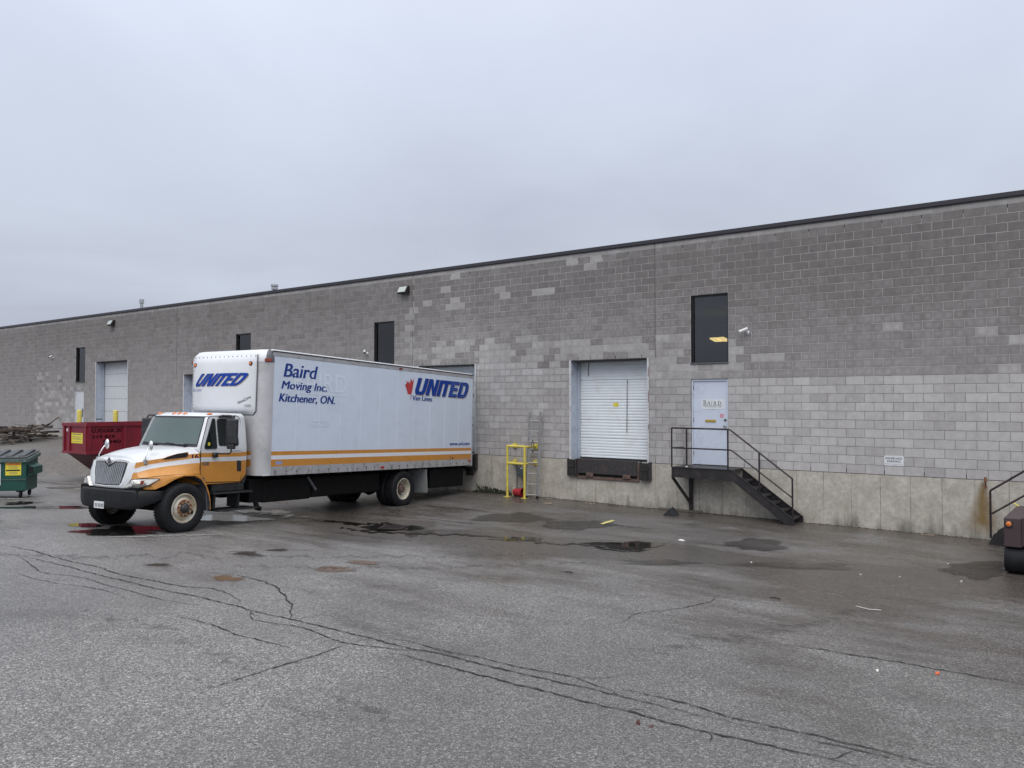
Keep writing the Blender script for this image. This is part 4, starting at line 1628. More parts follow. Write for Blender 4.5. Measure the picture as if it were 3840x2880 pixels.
# stair at the right edge
SO2 = (-1.6, -0.4, G(-1.6, -0.4))
t = thing('edge_stair', 'black steel stair rising out of view at the right edge behind brown vehicle', 'stairs', SO2)
sl2 = (0.27 + 0.15) / (2.333 - 1.749)
XT = 0.9
tubes('handrail', 'rail_black', t, SO2, [[(-2.333, Yf, -0.15), (-0.25, Yf, -0.15 + sl2 * 2.083), (XT, Yf, -0.15 + sl2 * 2.083)]], R)
tubes('mid_rail', 'rail_black', t, SO2, [[(-2.31, Yf, -0.612), (-0.25, Yf, -0.612 + sl2 * 2.06), (XT, Yf, -0.612 + sl2 * 2.06)]], R * 0.9)
for x in (-2.333, -1.3, -0.25, XT):
    z = -0.15 + sl2 * (min(x, -0.25) + 2.333)
    tubes('rail_post', 'rail_black', t, SO2, [[(x, Yf, z), (x, Yf, max(z - 0.95, G(x, Yf) - 0.0))]], R)
for yy in (Yf, -0.06):
    b = MB()
    b.prism([(-2.28, yy - .006, -1.02), (-0.25, yy - .006, -1.02 + sl2 * 2.03), (-0.25, yy - .006, -1.27 + sl2 * 2.03), (-2.05, yy - .006, G(-2.05, yy) + .004), (-2.38, yy - .006, G(-2.38, yy) + .004)], (0, 0.012, 0))
    b.build('stringer', 'stair_black', t, SO2)
for i in range(7):
    x = -2.15 + i * 0.27
    z = -1.07 + i * 0.27 * sl2
    b = MB()
    b.box(x - 0.12, x + 0.12, Yf + 0.01, -0.07, z - 0.03, z)
    b.build('tread', 'stair_black', t, SO2)
b = MB()
b.box(-0.25, XT, Yf, -0.02, -1.02 + sl2 * 2.03 - 0.25, -1.0 + sl2 * 2.03)
b.build('landing', 'stair_black', t, SO2)
# rust run on the foundation behind it
b = MB()
f = b.face([b.pt(p) for p in ((-3.0, -0.0185, -1.17), (-2.1, -0.0185, -1.17), (-2.1, -0.0185, -0.02), (-3.0, -0.0185, -0.02))])
b.uv[f] = [(0, 0), (1, 0), (1, 1), (0, 1)]
b.build('rust_stain', 'rust_run', bld, BO, fix=False)
b = MB()
b.tube([(-2.50, -0.03, 0.06), (-2.50, -0.06, -0.02), (-2.49, -0.05, -0.16)], 0.022, 8)
b.build('pipe_stub', 'rust', bld, BO)


# ------------------------------------------------------------ yard things along the wall
def g0(x, y):
    return GZ(x, y)


# yellow pipe guard round the gas meter
PL, PR = (-14.70, -0.60), (-14.07, -0.60)
po = (-14.4, -0.4, g0(-14.4, -0.4))
t = thing('pipe_guard', 'yellow pipe guard rail bolted to wall round the gas meter', 'guard rail', po)
r = 0.038
for p, w2 in ((PL, -14.85), (PR, -14.09)):
    zb = g0(*p)
    b = MB()
    b.tube([(p[0], p[1], zb), (p[0], p[1], 0.335)], r, 12)
    b.build('post', 'yellow_paint', t, po, smooth=50)
    b = MB()
    b.box(p[0] - .08, p[0] + .08, p[1] - .08, p[1] + .08, zb - 0.01, zb + 0.012)
    b.build('base_plate', 'yellow_paint', t, po)
    for z in (0.325, -0.165):
        b = MB()
        b.tube([(p[0], p[1], z), (w2, -0.02, z)], r * 0.9, 12)
        b.build('side_rail', 'yellow_paint', t, po, smooth=50)
        b = MB()
        b.box(w2 - .075, w2 + .075, -0.030, -0.016, z - .075, z + .075)
        b.build('wall_plate', 'yellow_paint', t, po)
for z in (0.335, -0.165):
    b = MB()
    b.tube([(PL[0], PL[1], z), (PR[0], PR[1], z)], r, 12)
    b.build('cross_rail', 'yellow_paint', t, po, smooth=50)

# aluminium ladder leaning in the corner of the guard
lb = (-13.92, -0.50)
lo = (lb[0], lb[1], g0(*lb))
t = thing('ladder', 'narrow grey aluminium ladder propped upright against the wall beside yellow guard', 'ladder', lo)
A = Vector((-14.02, -0.56, g0(*lb)))
B_ = Vector((-13.74, -0.42, g0(*lb)))
up = Vector((-0.10, 0.30, 2.5))
for p in (A, B_):
    b = MB()
    b.bar(p, p + up, 0.03, 0.075, up=(0.45, 0.9, 0))
    b.build('side_rail', 'galv', t, lo)
for i in range(8):
    f = (0.10 + 0.305 * i) / 2.5
    b = MB()
    b.tube([A + up * f, B_ + up * f], 0.016, 8)
    b.build('rung', 'galv', t, lo, smooth=50)
b = MB()
for p in (A, B_):
    b.bar(p + Vector((0, 0, -0.005)), p + Vector((0, 0, 0.07)), 0.05, 0.09)
b.build('rubber_foot', 'rubber', t, lo)
b = MB()
m_ = (A + B_) / 2 + up * 0.54
b.tube([m_ + Vector((-.02, -.03, 0.32)), m_ + Vector((-.07, -.04, 0.22)), m_ + Vector((-.06, -.05, 0.02)), m_ + Vector((0.0, -.05, -.02)), m_ + Vector((.02, -.04, 0.25)), m_ + Vector((-.02, -.03, 0.32))], 0.011, 6)
b.build('cord_loop', 'black_plastic', t, lo)

# gas meter
mo = (-14.55, -0.12, -0.45)
t = thing('gas_meter', 'grey gas meter with riser pipe on the foundation behind yellow guard', 'gas meter', mo)
b = MB()
b.box(-14.62, -14.42, -0.22, -0.06, -0.585, -0.36)
b.build('meter_body', 'meter_grey', t, mo, bevel=0.03, seg=3)
b = MB()
b.box(-14.60, -14.45, -0.235, -0.21, -0.36, -0.27)
b.build('dial_head', 'meter_grey', t, mo, bevel=0.012)
b = MB()
b.box(-14.50, -14.44, -0.2375, -0.2352, -0.345, -0.315)
b.build('dial_label', 'white_print', t, mo)
b = MB()
b.tube([(-14.71, -0.12, g0(-14.7, -.12)), (-14.71, -0.12, -0.20)], 0.014, 8)
b.tube([(-14.71, -0.12, -0.20), (-14.58, -0.12, -0.20), (-14.58, -0.12, -0.29)], 0.02, 8)
b.tube([(-14.46, -0.12, -0.29), (-14.46, -0.12, -0.18), (-14.36, -0.12, -0.18), (-14.36, 0.0, -0.18)], 0.02, 8)
b.build('riser_pipe', 'hub_dark', t, mo, smooth=50)
b = MB()
b.lathe([(0, 0), (0.055, 0.0), (0.065, 0.02), (0.065, 0.05), (0.0, 0.06)], (-14.80, -0.12, -0.27), 'Z', 12)
b.box(-14.74, -14.68, -0.15, -0.09, -0.30, -0.22)
b.build('regulator', 'meter_grey', t, mo, smooth=40)

# red bucket lying on its side, and a cream bag
bo = (-14.40, -0.42, g0(-14.4, -0.42))
t = thing('red_bucket', 'red plastic bucket lying on its side under the yellow guard', 'bucket', bo)
b = MB()
cz = bo[2] + 0.135
prof = [(0.0, -0.17), (0.105, -0.17), (0.135, 0.12), (0.145, 0.12), (0.145, 0.14), (0.13, 0.14), (0.10, -0.15), (0.0, -0.15)]
b.lathe(prof, (-14.40, -0.42, cz), 'X', 24)
b.build('bucket_shell', 'bucket_red', t, bo, smooth=40)
co = (-14.60, -0.40, g0(-14.6, -0.4))
b = MB()
b.lathe([(0, 0), (0.06, 0.0), (0.07, 0.06), (0.055, 0.16), (0.03, 0.22), (0.035, 0.26), (0.0, 0.27)], co, 'Z', 12)
tag(b.build('cream_bag', 'cream', None, co, smooth=True), 'small cream coloured bag standing upright beside the red bucket', 'bag')

# rubber wheel chock below the stair
ko = (-9.24, -0.98, g0(-9.24, -0.98))
t = thing('wheel_chock', 'black rubber wheel chock on the asphalt in front of stair leg', 'wheel chock', ko, 0.25)
b = MB()
w2, hz = 0.115, 0.19
b.prism([(-0.17, -w2, 0.0), (0.17, -w2, 0.0), (0.17, -w2, 0.02), (0.05, -w2, hz), (0.0, -w2, hz), (-0.17, -w2, 0.03)], (0, 0.08, 0))
b.prism([(-0.17, w2 - .08, 0.0), (0.17, w2 - .08, 0.0), (0.17, w2 - .08, 0.02), (0.05, w2 - .08, hz), (0.0, w2 - .08, hz), (-0.17, w2 - .08, 0.03)], (0, 0.08, 0))
b.prism([(-0.14, -w2 + .08, 0.0), (0.14, -w2 + .08, 0.0), (0.03, -w2 + .08, hz * .72)], (0, 2 * w2 - .16, 0))
b.build('chock_body', 'black_plastic', t, (0, 0, 0), bevel=0.006)
b = MB()
b.tube([(0.02, -.05, hz * .9), (0.03, 0, hz + .03), (0.02, .05, hz * .9)], 0.009, 6)
b.build('handle', 'black_plastic', t, (0, 0, 0))


def lying(name, mat, label, cat, x, y, L, W, H, rz, group=None):
    b = MB()
    b.box(-L / 2, L / 2, -W / 2, W / 2, 0, H)
    o = b.build(name, mat, None, None)
    o.location = (x, y, g0(x, y) + 0.006)
    o.rotation_euler = (0, 0, rz)
    return tag(o, label, cat, group)


lying('timber_length', 'wood_grey', 'length of grey green timber lying along the wall foot behind the chock', 'timber', -9.40, -0.14, 1.2, 0.09, 0.05, 0.0)
lying('wood_offcut', 'wood_pale', 'short pale board offcut on asphalt right of the ladder foot', 'wood scrap', -12.86, -1.14, 0.22, 0.07, 0.02, 0.3)
lying('wood_splinter', 'wood_pale', 'thin pale wood splinter at wall foot under the RESERVED PARKING sign', 'wood scrap', -3.57, -0.22, 0.26, 0.03, 0.012, 0.05)
lying('wood_lath', 'wood_pale', 'thin pale lath at wall foot under the near dock leveler', 'wood scrap', -12.0, -0.35, 0.30, 0.03, 0.012, 0.1)
lying('wood_chip', 'wood_pale', 'broken wood chip at wall foot near the ladder', 'wood scrap', -13.4, -0.35, 0.14, 0.05, 0.012, 0.7)
lying('wood_strip', 'wood_old', 'brown wood strip at wall foot below the dock lip', 'wood scrap', -11.3, -0.30, 0.34, 0.03, 0.015, -0.1)

# yellow painted dash left on the asphalt
x0, y0, x1, y1 = -9.80, -3.40, -9.92, -2.66
ym = MB()
n = 8
prev = None
for i in range(n + 1):
    f = i / n
    x, y = x0 + (x1 - x0) * f, y0 + (y1 - y0) * f
    wd = 0.06 + rb.uniform(-.012, .012)
    c = [ym.pt((x + s * wd, y, g0(x + s * wd, y) + 0.012)) for s in (-1, 1)]
    if prev:
        ym.face((prev[0], prev[1], c[1], c[0]))
    prev = c
ym.build('painted_yellow_dash', 'road_yellow')['kind'] = 'structure'
wl = ribbon('painted_white_line', [(-15.3, -12.1), (-14.9, -11.6), (-14.45, -10.95), (-14.1, -10.4)], 0.07, 'road_white', 0.013, 77, 0.3)
ribbon('painted_white_line', [(-23.9, -10.7), (-23.5, -10.2)], 0.10, 'road_white', 0.013, 80, 0.4)


def scrap(name, mat, label, cat, x, y, s, seed, flat=0.25, group=None):
    rnd = random.Random(seed)
    b = MB()
    n = 9
    top, bot = [], []
    for k in range(n):
        a = 2 * math.pi * k / n
        rr = s * rnd.uniform(0.6, 1.15)
        bot.append((rr * math.cos(a), rr * 0.7 * math.sin(a), 0))
        top.append((rr * 0.8 * math.cos(a), rr * 0.55 * math.sin(a), s * flat * rnd.uniform(.5, 1.3)))
    b.loft([bot, top], 0, True, True, True)
    o = b.build(name, mat)
    o.location = (x, y, g0(x, y) + 0.004)
    o.rotation_euler = (0, 0, rnd.uniform(0, 3))
    return tag(o, label, cat, group)


scrap('paper_scrap', 'paper', 'flattened white paper scrap on the asphalt in front of the stair', 'litter', -7.35, -4.34, 0.085, 1, 0.15)
scrap('orange_scrap', 'orange_scrap', 'tiny bright orange plastic scrap beside long crack at the right', 'litter', -1.54, -10.9, 0.028, 2, 0.6)
scrap('white_scrap', 'paper', 'small white scrap left of the orange scrap near right crack', 'litter', -2.01, -11.21, 0.026, 3, 0.5)
scrap('fallen_leaf', 'leaf_brown', 'curled wet dark red leaf on foreground asphalt below long cracks', 'leaf', -3.07, -14.03, 0.032, 4, 0.6)
scrap('leaf_bits', 'leaf_brown', 'crumbled dark red leaf bits just right of the curled leaf', 'leaf', -2.96, -14.02, 0.024, 5, 0.2)
for i, (x, y, s, lab) in enumerate([(-3.56, -5.68, .020, 'pale chip on asphalt left of the dark patch by brown vehicle'), (-3.03, -5.42, .018, 'pale chip on asphalt beside wet streak right of the stair'), (-5.3, -5.89, .020, 'pale pebble on wet asphalt in front of stair foot'), (-2.2, -5.13, .024, 'pale stone at edge of dark patch near brown vehicle'), (-2.65, -3.51, .020, 'white chip at back edge of the dark patch by brown vehicle')]):
    scrap('stone_chip', 'paper', lab, 'stone chip', x, y, s, 20 + i, 0.5, 'pale chips scattered on the asphalt')
for i, (x, y, lab) in enumerate([(-3.93, -8.59, 'dark twig on asphalt left of bent white straw'), (-7.0, -9.02, 'dark twig on bare asphalt in the middle of the yard')]):
    b = MB()
    b.tube([(-0.07, 0, 0.01), (0, 0.012, 0.012), (0.07, 0, 0.008)], 0.008, 6)
    o = b.build('twig', 'wood_dark')
    o.location = (x, y, g0(x, y) + 0.004)
    tag(o, lab, 'twig', 'dark twigs on the asphalt')
b = MB()
b.tube([(-0.17, 0.05, 0.004), (0.0, -0.02, 0.004), (0.14, 0.03, 0.004)], 0.0045, 6)
o = b.build('white_straw', 'paper')
o.location = (-2.78, -8.35, g0(-2.78, -8.35) + 0.006)
tag(o, 'bent thin white straw lying on the asphalt at right', 'litter')

# broken catch basin in the low spot of the yard
do = (-12.66, -7.25, g0(-12.66, -7.25))
b = MB()
P = blob((-13.15, -7.55), (-12.2, -6.95), (-12.95, -6.85), (-12.4, -7.65), 28, 0.2, 91)
sheet('drain_rim_puddle', P, 'puddle', 0.016)
t = thing('drain_grate', 'rusty iron drain grate sunk in dark puddle between truck and stair', 'drain grate', do, 0.5)
b = MB()
W = 0.26
for a, c in ((-W, -W + .04), (W - .04, W)):
    b.box(a, c, -W, W, 0.006, 0.030)
    b.box(-W + .04, W - .04, a, c, 0.006, 0.030)
b.build('grate_frame', 'grate', t, (0, 0, 0))
for i in range(7):
    b = MB()
    x = -W + .07 + i * (2 * W - .14) / 6
    b.box(x - .012, x + .012, -W + .04, W - .04, 0.006, 0.028)
    b.build('grate_bar', 'grate', t, (0, 0, 0))

# moss and weeds at the foot of the wall near the truck
b = MB()
rnd = random.Random(5)
for i in range(900):
    u = rnd.betavariate(1.4, 2.2)
    x = -16.35 + u * 2.0
    y = -0.03 - abs(rnd.gauss(0, 0.13)) * (1 - 0.5 * u)
    hgt = rnd.uniform(0.02, 0.085) * (1.3 - u)
    z = g0(x, y)
    if rnd.random() < 0.3:
        z += rnd.uniform(0, 0.18) * (1 - u)
        y = -0.03
    a = rnd.uniform(0, 6.28)
    w_ = rnd.uniform(0.012, 0.03)
    dx, dy = math.cos(a) * w_, math.sin(a) * w_
    lx, ly = rnd.uniform(-.03, .03), rnd.uniform(-.03, .01)
    b.poly([(x - dx, y - dy, z), (x + dx, y + dy, z), (x + lx, y + ly, z + hgt)])
for i in range(700):
    x = rnd.uniform(-14.0, -1.5)
    y = -0.02 - abs(rnd.gauss(0, 0.035))
    z = g0(x, y)
    a = rnd.uniform(0, 6.28)
    w_ = rnd.uniform(0.01, 0.025)
    dx, dy = math.cos(a) * w_, math.sin(a) * w_
    b.poly([(x - dx, y - dy, z), (x + dx, y + dy, z), (x + rnd.uniform(-.02, .02), y, z + rnd.uniform(0.004, 0.020))])
mo_ = b.build('moss_and_weeds', 'moss', fix=False)
mo_['kind'] = 'stuff'
# grit gathered along the wall foot
b = MB()
for i in range(1500):
    x = rnd.uniform(-15.5, -0.5)
    y = -0.03 - abs(rnd.gauss(0, 0.22))
    z = g0(x, y)
    s = rnd.uniform(0.004, 0.014)
    a = rnd.uniform(0, 6.28)
    p = [(x + s * math.cos(a + q), y + s * math.sin(a + q), z) for q in (0, 2.1, 4.2)]
    for q in range(3):
        b.poly([p[q], p[(q + 1) % 3], (x, y, z + s * 1.1)])
gr = b.build('grit_and_leaves', 'wood_old', fix=False)
gr['kind'] = 'stuff'

# two yellow bollards at the drive-in door
for x, lab in ((-41.2, 'yellow steel bollard left of the tall white drive in door'), (-37.65, 'yellow steel bollard right of the tall white drive in door')):
    y = -0.65
    z = g0(x, y)
    t = thing('bollard', lab, 'bollard', (x, y, z), group='bollards guarding the drive in door')
    b = MB()
    b.lathe([(0.11, -0.05), (0.11, 1.37), (0.10, 1.40), (0.06, 1.425), (0.0, 1.43)], (x, y, z), 'Z', 20)
    b.build('post', 'yellow_paint', t, (x, y, z), smooth=40)
    b = MB()
    b.lathe([(0.16, -0.02), (0.16, 0.02), (0.11, 0.03)], (x, y, z), 'Z', 20)
    b.build('base_collar', 'foundation' if False else 'meter_grey', t, (x, y, z), smooth=40)

# pile of broken pallets on the raised yard
wo = (-42.4, -3.2, g0(-42.4, -3.2))
t = thing('pallet_pile', 'heap of broken brown pallets and boards on raised yard at far left', 'wood pile', wo)
rnd = random.Random(9)
for i in range(110):
    u = rnd.random()
    x = -44.2 + u * 4.6
    y = -1.5 - u * 3.3 + rnd.uniform(-1.3, 1.1)
    top = 0.66 * (1 - max(0, (u - 0.9) * 4)) * (1 - 0.5 * max(0, (0.12 - u) * 8))
    zz = rnd.uniform(0.03, 1.0) ** 0.8 * top
    L = rnd.uniform(0.8, 1.5)
    a = rnd.choice((0, 1.57)) + rnd.gauss(0, 0.16) - 0.2
    d = Vector((math.cos(a), math.sin(a), rnd.gauss(0, 0.09))) * L / 2
    c = Vector((x, y, g0(x, y) + 0.04 + zz))
    b = MB()
    b.bar(c - d, c + d, rnd.choice((0.09, 0.09, 0.14)), rnd.choice((0.02, 0.03, 0.09)))
    b.build('board', rnd.choice(('wood_old', 'wood_old', 'wood_dark', 'wood_dark', 'wood_grey')), t, wo)
b = MB()
b.bar((-43.9, -1.9, g0(-43.9, -1.9)), (-43.15, -0.75, g0(-43, -0.8) + 1.05), 0.13, 0.05)
tag(b.build('leaning_plank', 'wood_grey', None, (-43.9, -1.9, g0(-43.9, -1.9))), 'single grey plank sticking up at slant from right end of pallet heap', 'plank')


# ------------------------------------------------------------ green front load bin
# frame: u runs along its front (left to right), v to the rear, w up
D0 = Vector((-23.80, -10.06, 0))
yaw = 0.88
go = (D0.x, D0.y, g0(D0.x, D0.y))
t = thing('green_dumpster', 'dark green wheeled dumpster with black lid cut off at the left edge', 'dumpster', go, yaw)
# local frame: x right along front, y to the back, z up; front right corner at the origin
Wd, Dp = 1.85, 0.95
zb, zt = 0.20, 1.02
b = MB()
b.loft([[(-Wd, 0.02, zb), (0, 0.02, zb), (0, Dp - .05, zb), (-Wd, Dp - .05, zb)], [(-Wd, 0, zt), (0, 0, zt), (0, Dp, zt + .12), (-Wd, Dp, zt + .12)]], 0, True, True, True)
b.build('bin_body', 'bin_green', t, bevel=0.012)
b = MB()
for (p, q) in (((-Wd - .03, -.03, zt), (0.03, -.03, zt)), ((0.03, -.03, zt), (0.03, Dp + .03, zt + .12))):
    b.bar(p, q, 0.06, 0.10)
b.build('rim_rail', 'bin_edge', t, bevel=0.008)
for i in range(2):
    b = MB()
    x0, x1 = (-Wd, -Wd / 2 - .01) if i == 0 else (-Wd / 2 + .01, 0.02)
    b.loft([[(x0, -0.05, zt + .055), (x1, -0.05, zt + .055), (x1, Dp + .03, zt + .185), (x0, Dp + .03, zt + .185)], [(x0, -0.05, zt + .085), (x1, -0.05, zt + .085), (x1, Dp + .03, zt + .215), (x0, Dp + .03, zt + .215)]], 0, True, True, True)
    ld = b.build('lid', 'bin_lid', t, bevel=0.006)
    for k in range(3):
        xx = x0 + (x1 - x0) * (k + .5) / 3
        b = MB()
        b.loft([[(xx - .09, 0.02, zt + .09), (xx + .09, 0.02, zt + .09), (xx + .09, Dp, zt + .218), (xx - .09, Dp, zt + .218)], [(xx - .06, 0.08, zt + .135), (xx + .06, 0.08, zt + .135), (xx + .06, Dp - .08, zt + .255), (xx - .06, Dp - .08, zt + .255)]], 0, True, True, True)
        b.build('lid_rib', 'bin_lid', ld, bevel=0.008)
b = MB()      # fork pocket on the right end
b.loft([[(0.0, y, z) for y, z in ((0.10, 0.58), (0.10, 0.90), (0.78, 0.90), (0.78, 0.58))], [(0.17, y, z) for y, z in ((0.10, 0.64), (0.10, 0.84), (0.78, 0.84), (0.78, 0.64))]], 0, True, False, True)
pk = b.build('fork_pocket', 'bin_green', t, bevel=0.008)
b = MB()
b.box(0.03, 0.15, 0.085, 0.0985, 0.66, 0.83)
b.build('pocket_opening', 'gap_black', pk)
b = MB()
b.box(-Wd, 0.004, -0.012, 0.0, 0.50, 0.515)
b.build('weld_seam', 'bin_edge', t)
ys_ = lambda z: 0.02 - 0.02 * (z - zb) / (zt - zb) - 0.004
b = MB()
b.box(-0.50, -0.12, ys_(.8) - .003, ys_(.8) - .001, 0.62, 0.965, 0)
b.box(-0.475, -0.145, ys_(.8) - .0045, ys_(.8) - .0031, 0.895, 0.95, 1)
b.box(-0.485, -0.145, ys_(.8) - .0045, ys_(.8) - .0031, 0.735, 0.775, 2)
for z in (0.865, 0.83, 0.80, 0.70, 0.68, 0.655):
    b.box(-0.42, -0.20, ys_(.8) - .0045, ys_(.8) - .0031, z, z + 0.008, 3)
b.build('warning_sticker', ['yellow_film', 'orange_film', 'black_print', 'grey_print'], t)
b = MB()
yy = -0.0065
for (x0, x1, z0, z1) in ((-0.632, -0.612, 0.36, 0.93), (-1.4, -0.632, 0.91, 0.93), (-1.4, -0.632, 0.36, 0.38), (-1.4, -0.632, 0.485, 0.50)):
    b.box(x0, x1, yy - .002, yy + .014, z0, z1, 0)
text_mb('0', -0.735, -0.655, 0.53, 0.61, lambda u, v: (u, yy - .003, v), b, 0.25, 0, 0.06)
text_mb('22', -0.755, -0.655, 0.40, 0.465, lambda u, v: (u, yy - .003, v), b, 0.25, 0, 0.06)
b.build('company_print', 'white_print', t, fix=False)
for (x, y) in ((-0.16, 0.10), (-0.16, Dp - 0.16), (-Wd + .16, 0.10), (-Wd + .16, Dp - .16)):
    b = MB()
    b.box(x - .09, x + .09, y - .07, y + .07, zb - 0.03, zb)
    b.box(x - .035, x - .025, y - .03, y + .05, 0.085, zb - .03)
    b.box(x + .025, x + .035, y - .03, y + .05, 0.085, zb - .03)
    cs = b.build('caster_fork', 'black_metal', t)
    b = MB()
    b.lathe([(0.0, -.022), (0.085, -.022), (0.092, -.012), (0.092, .012), (0.085, .022), (0.0, .022)], (x, y, 0.092), 'X', 18)
    b.build('caster_wheel', 'rubber', cs, smooth=40)

# ------------------------------------------------------------ red skip container
so = (-28.6, -6.2, g0(-28.6, -6.2))
t = thing('red_skip', 'dark red open lugger container standing behind the truck hood', 'skip container', so)
# x: to the left is -X (its narrow end faces the camera), length runs to +Y
SW, SL = 1.72, 4.2
zt = 0.895 - so[2]
zl = -0.09 - so[2]


def skip_ring(z, y0, y1, xin):
    return [(-SW + xin, y0, z), (-xin, y0, z), (-xin, y1, z), (-SW + xin, y1, z)]


b = MB()
b.loft([skip_ring(0.05, 1.15, SL - 1.15, 0.18), skip_ring(zl, 0, SL, 0.0), skip_ring(zt - .05, 0, SL, 0.0), skip_ring(zt - .05, 0.06, SL - .06, 0.06), skip_ring(0.12, 1.2, SL - 1.2, 0.24)], lambda a, j: 1 if a == 0 else 0, True, True, True)
b.build('skip_body', ['skip_red', 'skip_low'], t)
b = MB()
for z0, z1, e in ((zt - .115, zt, 0.055), (zl - .085, zl, 0.05)):
    b.box(-SW - e, e, -e, 0.005, z0, z1)
    b.box(-SW - e, e, SL - .005, SL + e, z0, z1)
    b.box(-0.005, e, 0.005, SL - .005, z0, z1)
    b.box(-SW - e, -SW + .005, 0.005, SL - .005, z0, z1)
b.build('rim_ledge', 'skip_red', t, bevel=0.008)
for x in (-SW + .07, -1.25, -0.06):
    b = MB()
    b.box(x - .06, x + .06, -0.045, 0.0, zl, zt - .115)
    b.build('end_post', 'skip_red', t)
for y in (0.05, 1.30, 2.55, SL - .1):
    b = MB()
    b.box(0.0, 0.045, y - .05, y + .06, zl, zt - .115)
    b.build('side_post', 'skip_red', t)
b = MB()
b.box(-1.12, -0.30, -0.008, -0.002, zl + .28, zl + .64, 0)
for z in (.58, .50, .46, .42, .33):
    b.box(-1.05, -0.38, -0.0095, -0.0081, zl + z, zl + z + (.03 if z == .58 else .012), 1)
b.build('yellow_placard', ['yellow_film', 'grey_print'], t)
b = MB()
b.box(-SW + .22, -SW + .42, -0.008, -0.002, zt - .30, zt - .20)
b.build('white_reflector', 'white_print', t)
mp = lambda u, v: (0.006, u, v)
for txt, ya, yb, h0, h1 in (('LUGGER 20', 0.18, 1.20, .66, .78), ('519 824', 0.18, 0.95, .46, .57), ('5840', 0.55, 1.18, .27, .39)):
    text_mb(txt, ya, yb, zl + h0, zl + h1, mp, None, 0, 0, 0.05).build('stencil_lettering', 'black_print', t, fix=False)
b = MB()
b.box(-SW + .2, -.2, 0.9, 1.0, 0.0, 0.06)
b.box(-SW + .2, -.2, SL - 1.0, SL - .9, 0.0, 0.06)
b.build('skid', 'skip_low', t)

# ------------------------------------------------------------ brown vehicle at the right edge
vo = (-1.5, -3.84, g0(-1.5, -3.84))
t = thing('brown_vehicle', 'dull brown steel vehicle rear with amber light and black tyre cut by right edge', 'vehicle', vo)
b = MB()
b.box(-1.755, -1.50, -3.86, -1.9, -0.765, -0.285)
b.build('corner_box', 'brown_paint', t, vo, bevel=0.012)
b = MB()
b.box(-1.497, 1.6, -3.86, -1.9, -0.74, -0.27)
b.box(-1.50, -1.487, -3.875, -3.86, -0.74, -0.27)
b.build('bed_body', 'brown_paint', t, vo, bevel=0.01)
b = MB()
b.box(-1.735, -1.63, -3.888, -3.861, -0.44, -0.33, 0)
lm = b.build('lamp_housing', 'black_plastic', t, vo, bevel=0.01)
b = MB()
b.lathe([(0.042, 0), (0.040, 0.012), (0.025, 0.020), (0.0, 0.023)], (-1.683, -3.888, -0.382), 'Y', 18, 0, -1)
b.build('amber_lamp', 'amber_lens', lm, vo, smooth=40)
gz = g0(-1.3, -3.6)
rr = (-0.745 - gz) / 1.93 + 0.0
b = MB()
prof = [(rr * .55, -.0), (rr * .62, -.02), (rr * .9, -.02), (rr * 0.985, .03), (rr, .07), (rr, .28), (rr * .985, .33), (rr * .9, .36), (rr * .6, .36)]
cxv = -1.50
b.lathe([(q[0], q[1]) for q in prof], (-1.74, -3.62, gz + rr), 'X', 36)
wh = b.build('tyre', 'rubber', t, vo, smooth=35)
b = MB()
b.lathe([(rr * .6, 0.0), (rr * .5, .05), (rr * .3, .06), (0, .06)], (-1.74, -3.62, gz + rr), 'X', 20)
b.build('wheel_disc', 'hub_dark', wh, vo, smooth=35)
b = MB()
b.box(-1.2, 1.4, -3.6, -2.4, -0.80, -0.745)
b.box(-0.3, 1.2, -3.5, -2.2, gz + 0.0, -0.8)
b.build('underframe', 'black_metal', t, vo)
b = MB()
b.tube([(-1.80, -1.95, -0.24), (-1.25, -1.93, -0.60)], 0.012, 6)
b.build('yellow_strap', 'yellow_film', t, vo)


# ------------------------------------------------------------ moving truck
# local frame: x forward along the truck, y to its left (driver) side, z up.
# x = 0 is the rear of the box, y = 0 the centre line, z = 0 the ground.
TF = Vector((0.12400253, -0.99153522, 0.03848747))
TL = Vector((0.99227041, 0.12409447, 0.0))
TU = Vector((-0.00477608, 0.03818998, 0.99925908))
HB = 1.05                                   # underside of the box above the ground
HW = 1.25                                   # half width of the box
TP = Vector((-16.17668944, -0.5, -0.30020618)) - TL * HW - TU * HB
tr = thing('moving_truck', 'white box truck with amber stripes and UNITED lettering backed up to a loading door', 'truck')
tr.matrix_world = Matrix(((TF.x, TL.x, TU.x, TP.x), (TF.y, TL.y, TU.y, TP.y), (TF.z, TL.z, TU.z, TP.z), (0, 0, 0, 1)))


def H(h):
    return h + HB


def Yw(w_):
    return w_ + HW


def P3(s, w_, h):
    """point measured from the lower rear corner of the box on the driver side"""
    return (s, w_ + HW, h + HB)


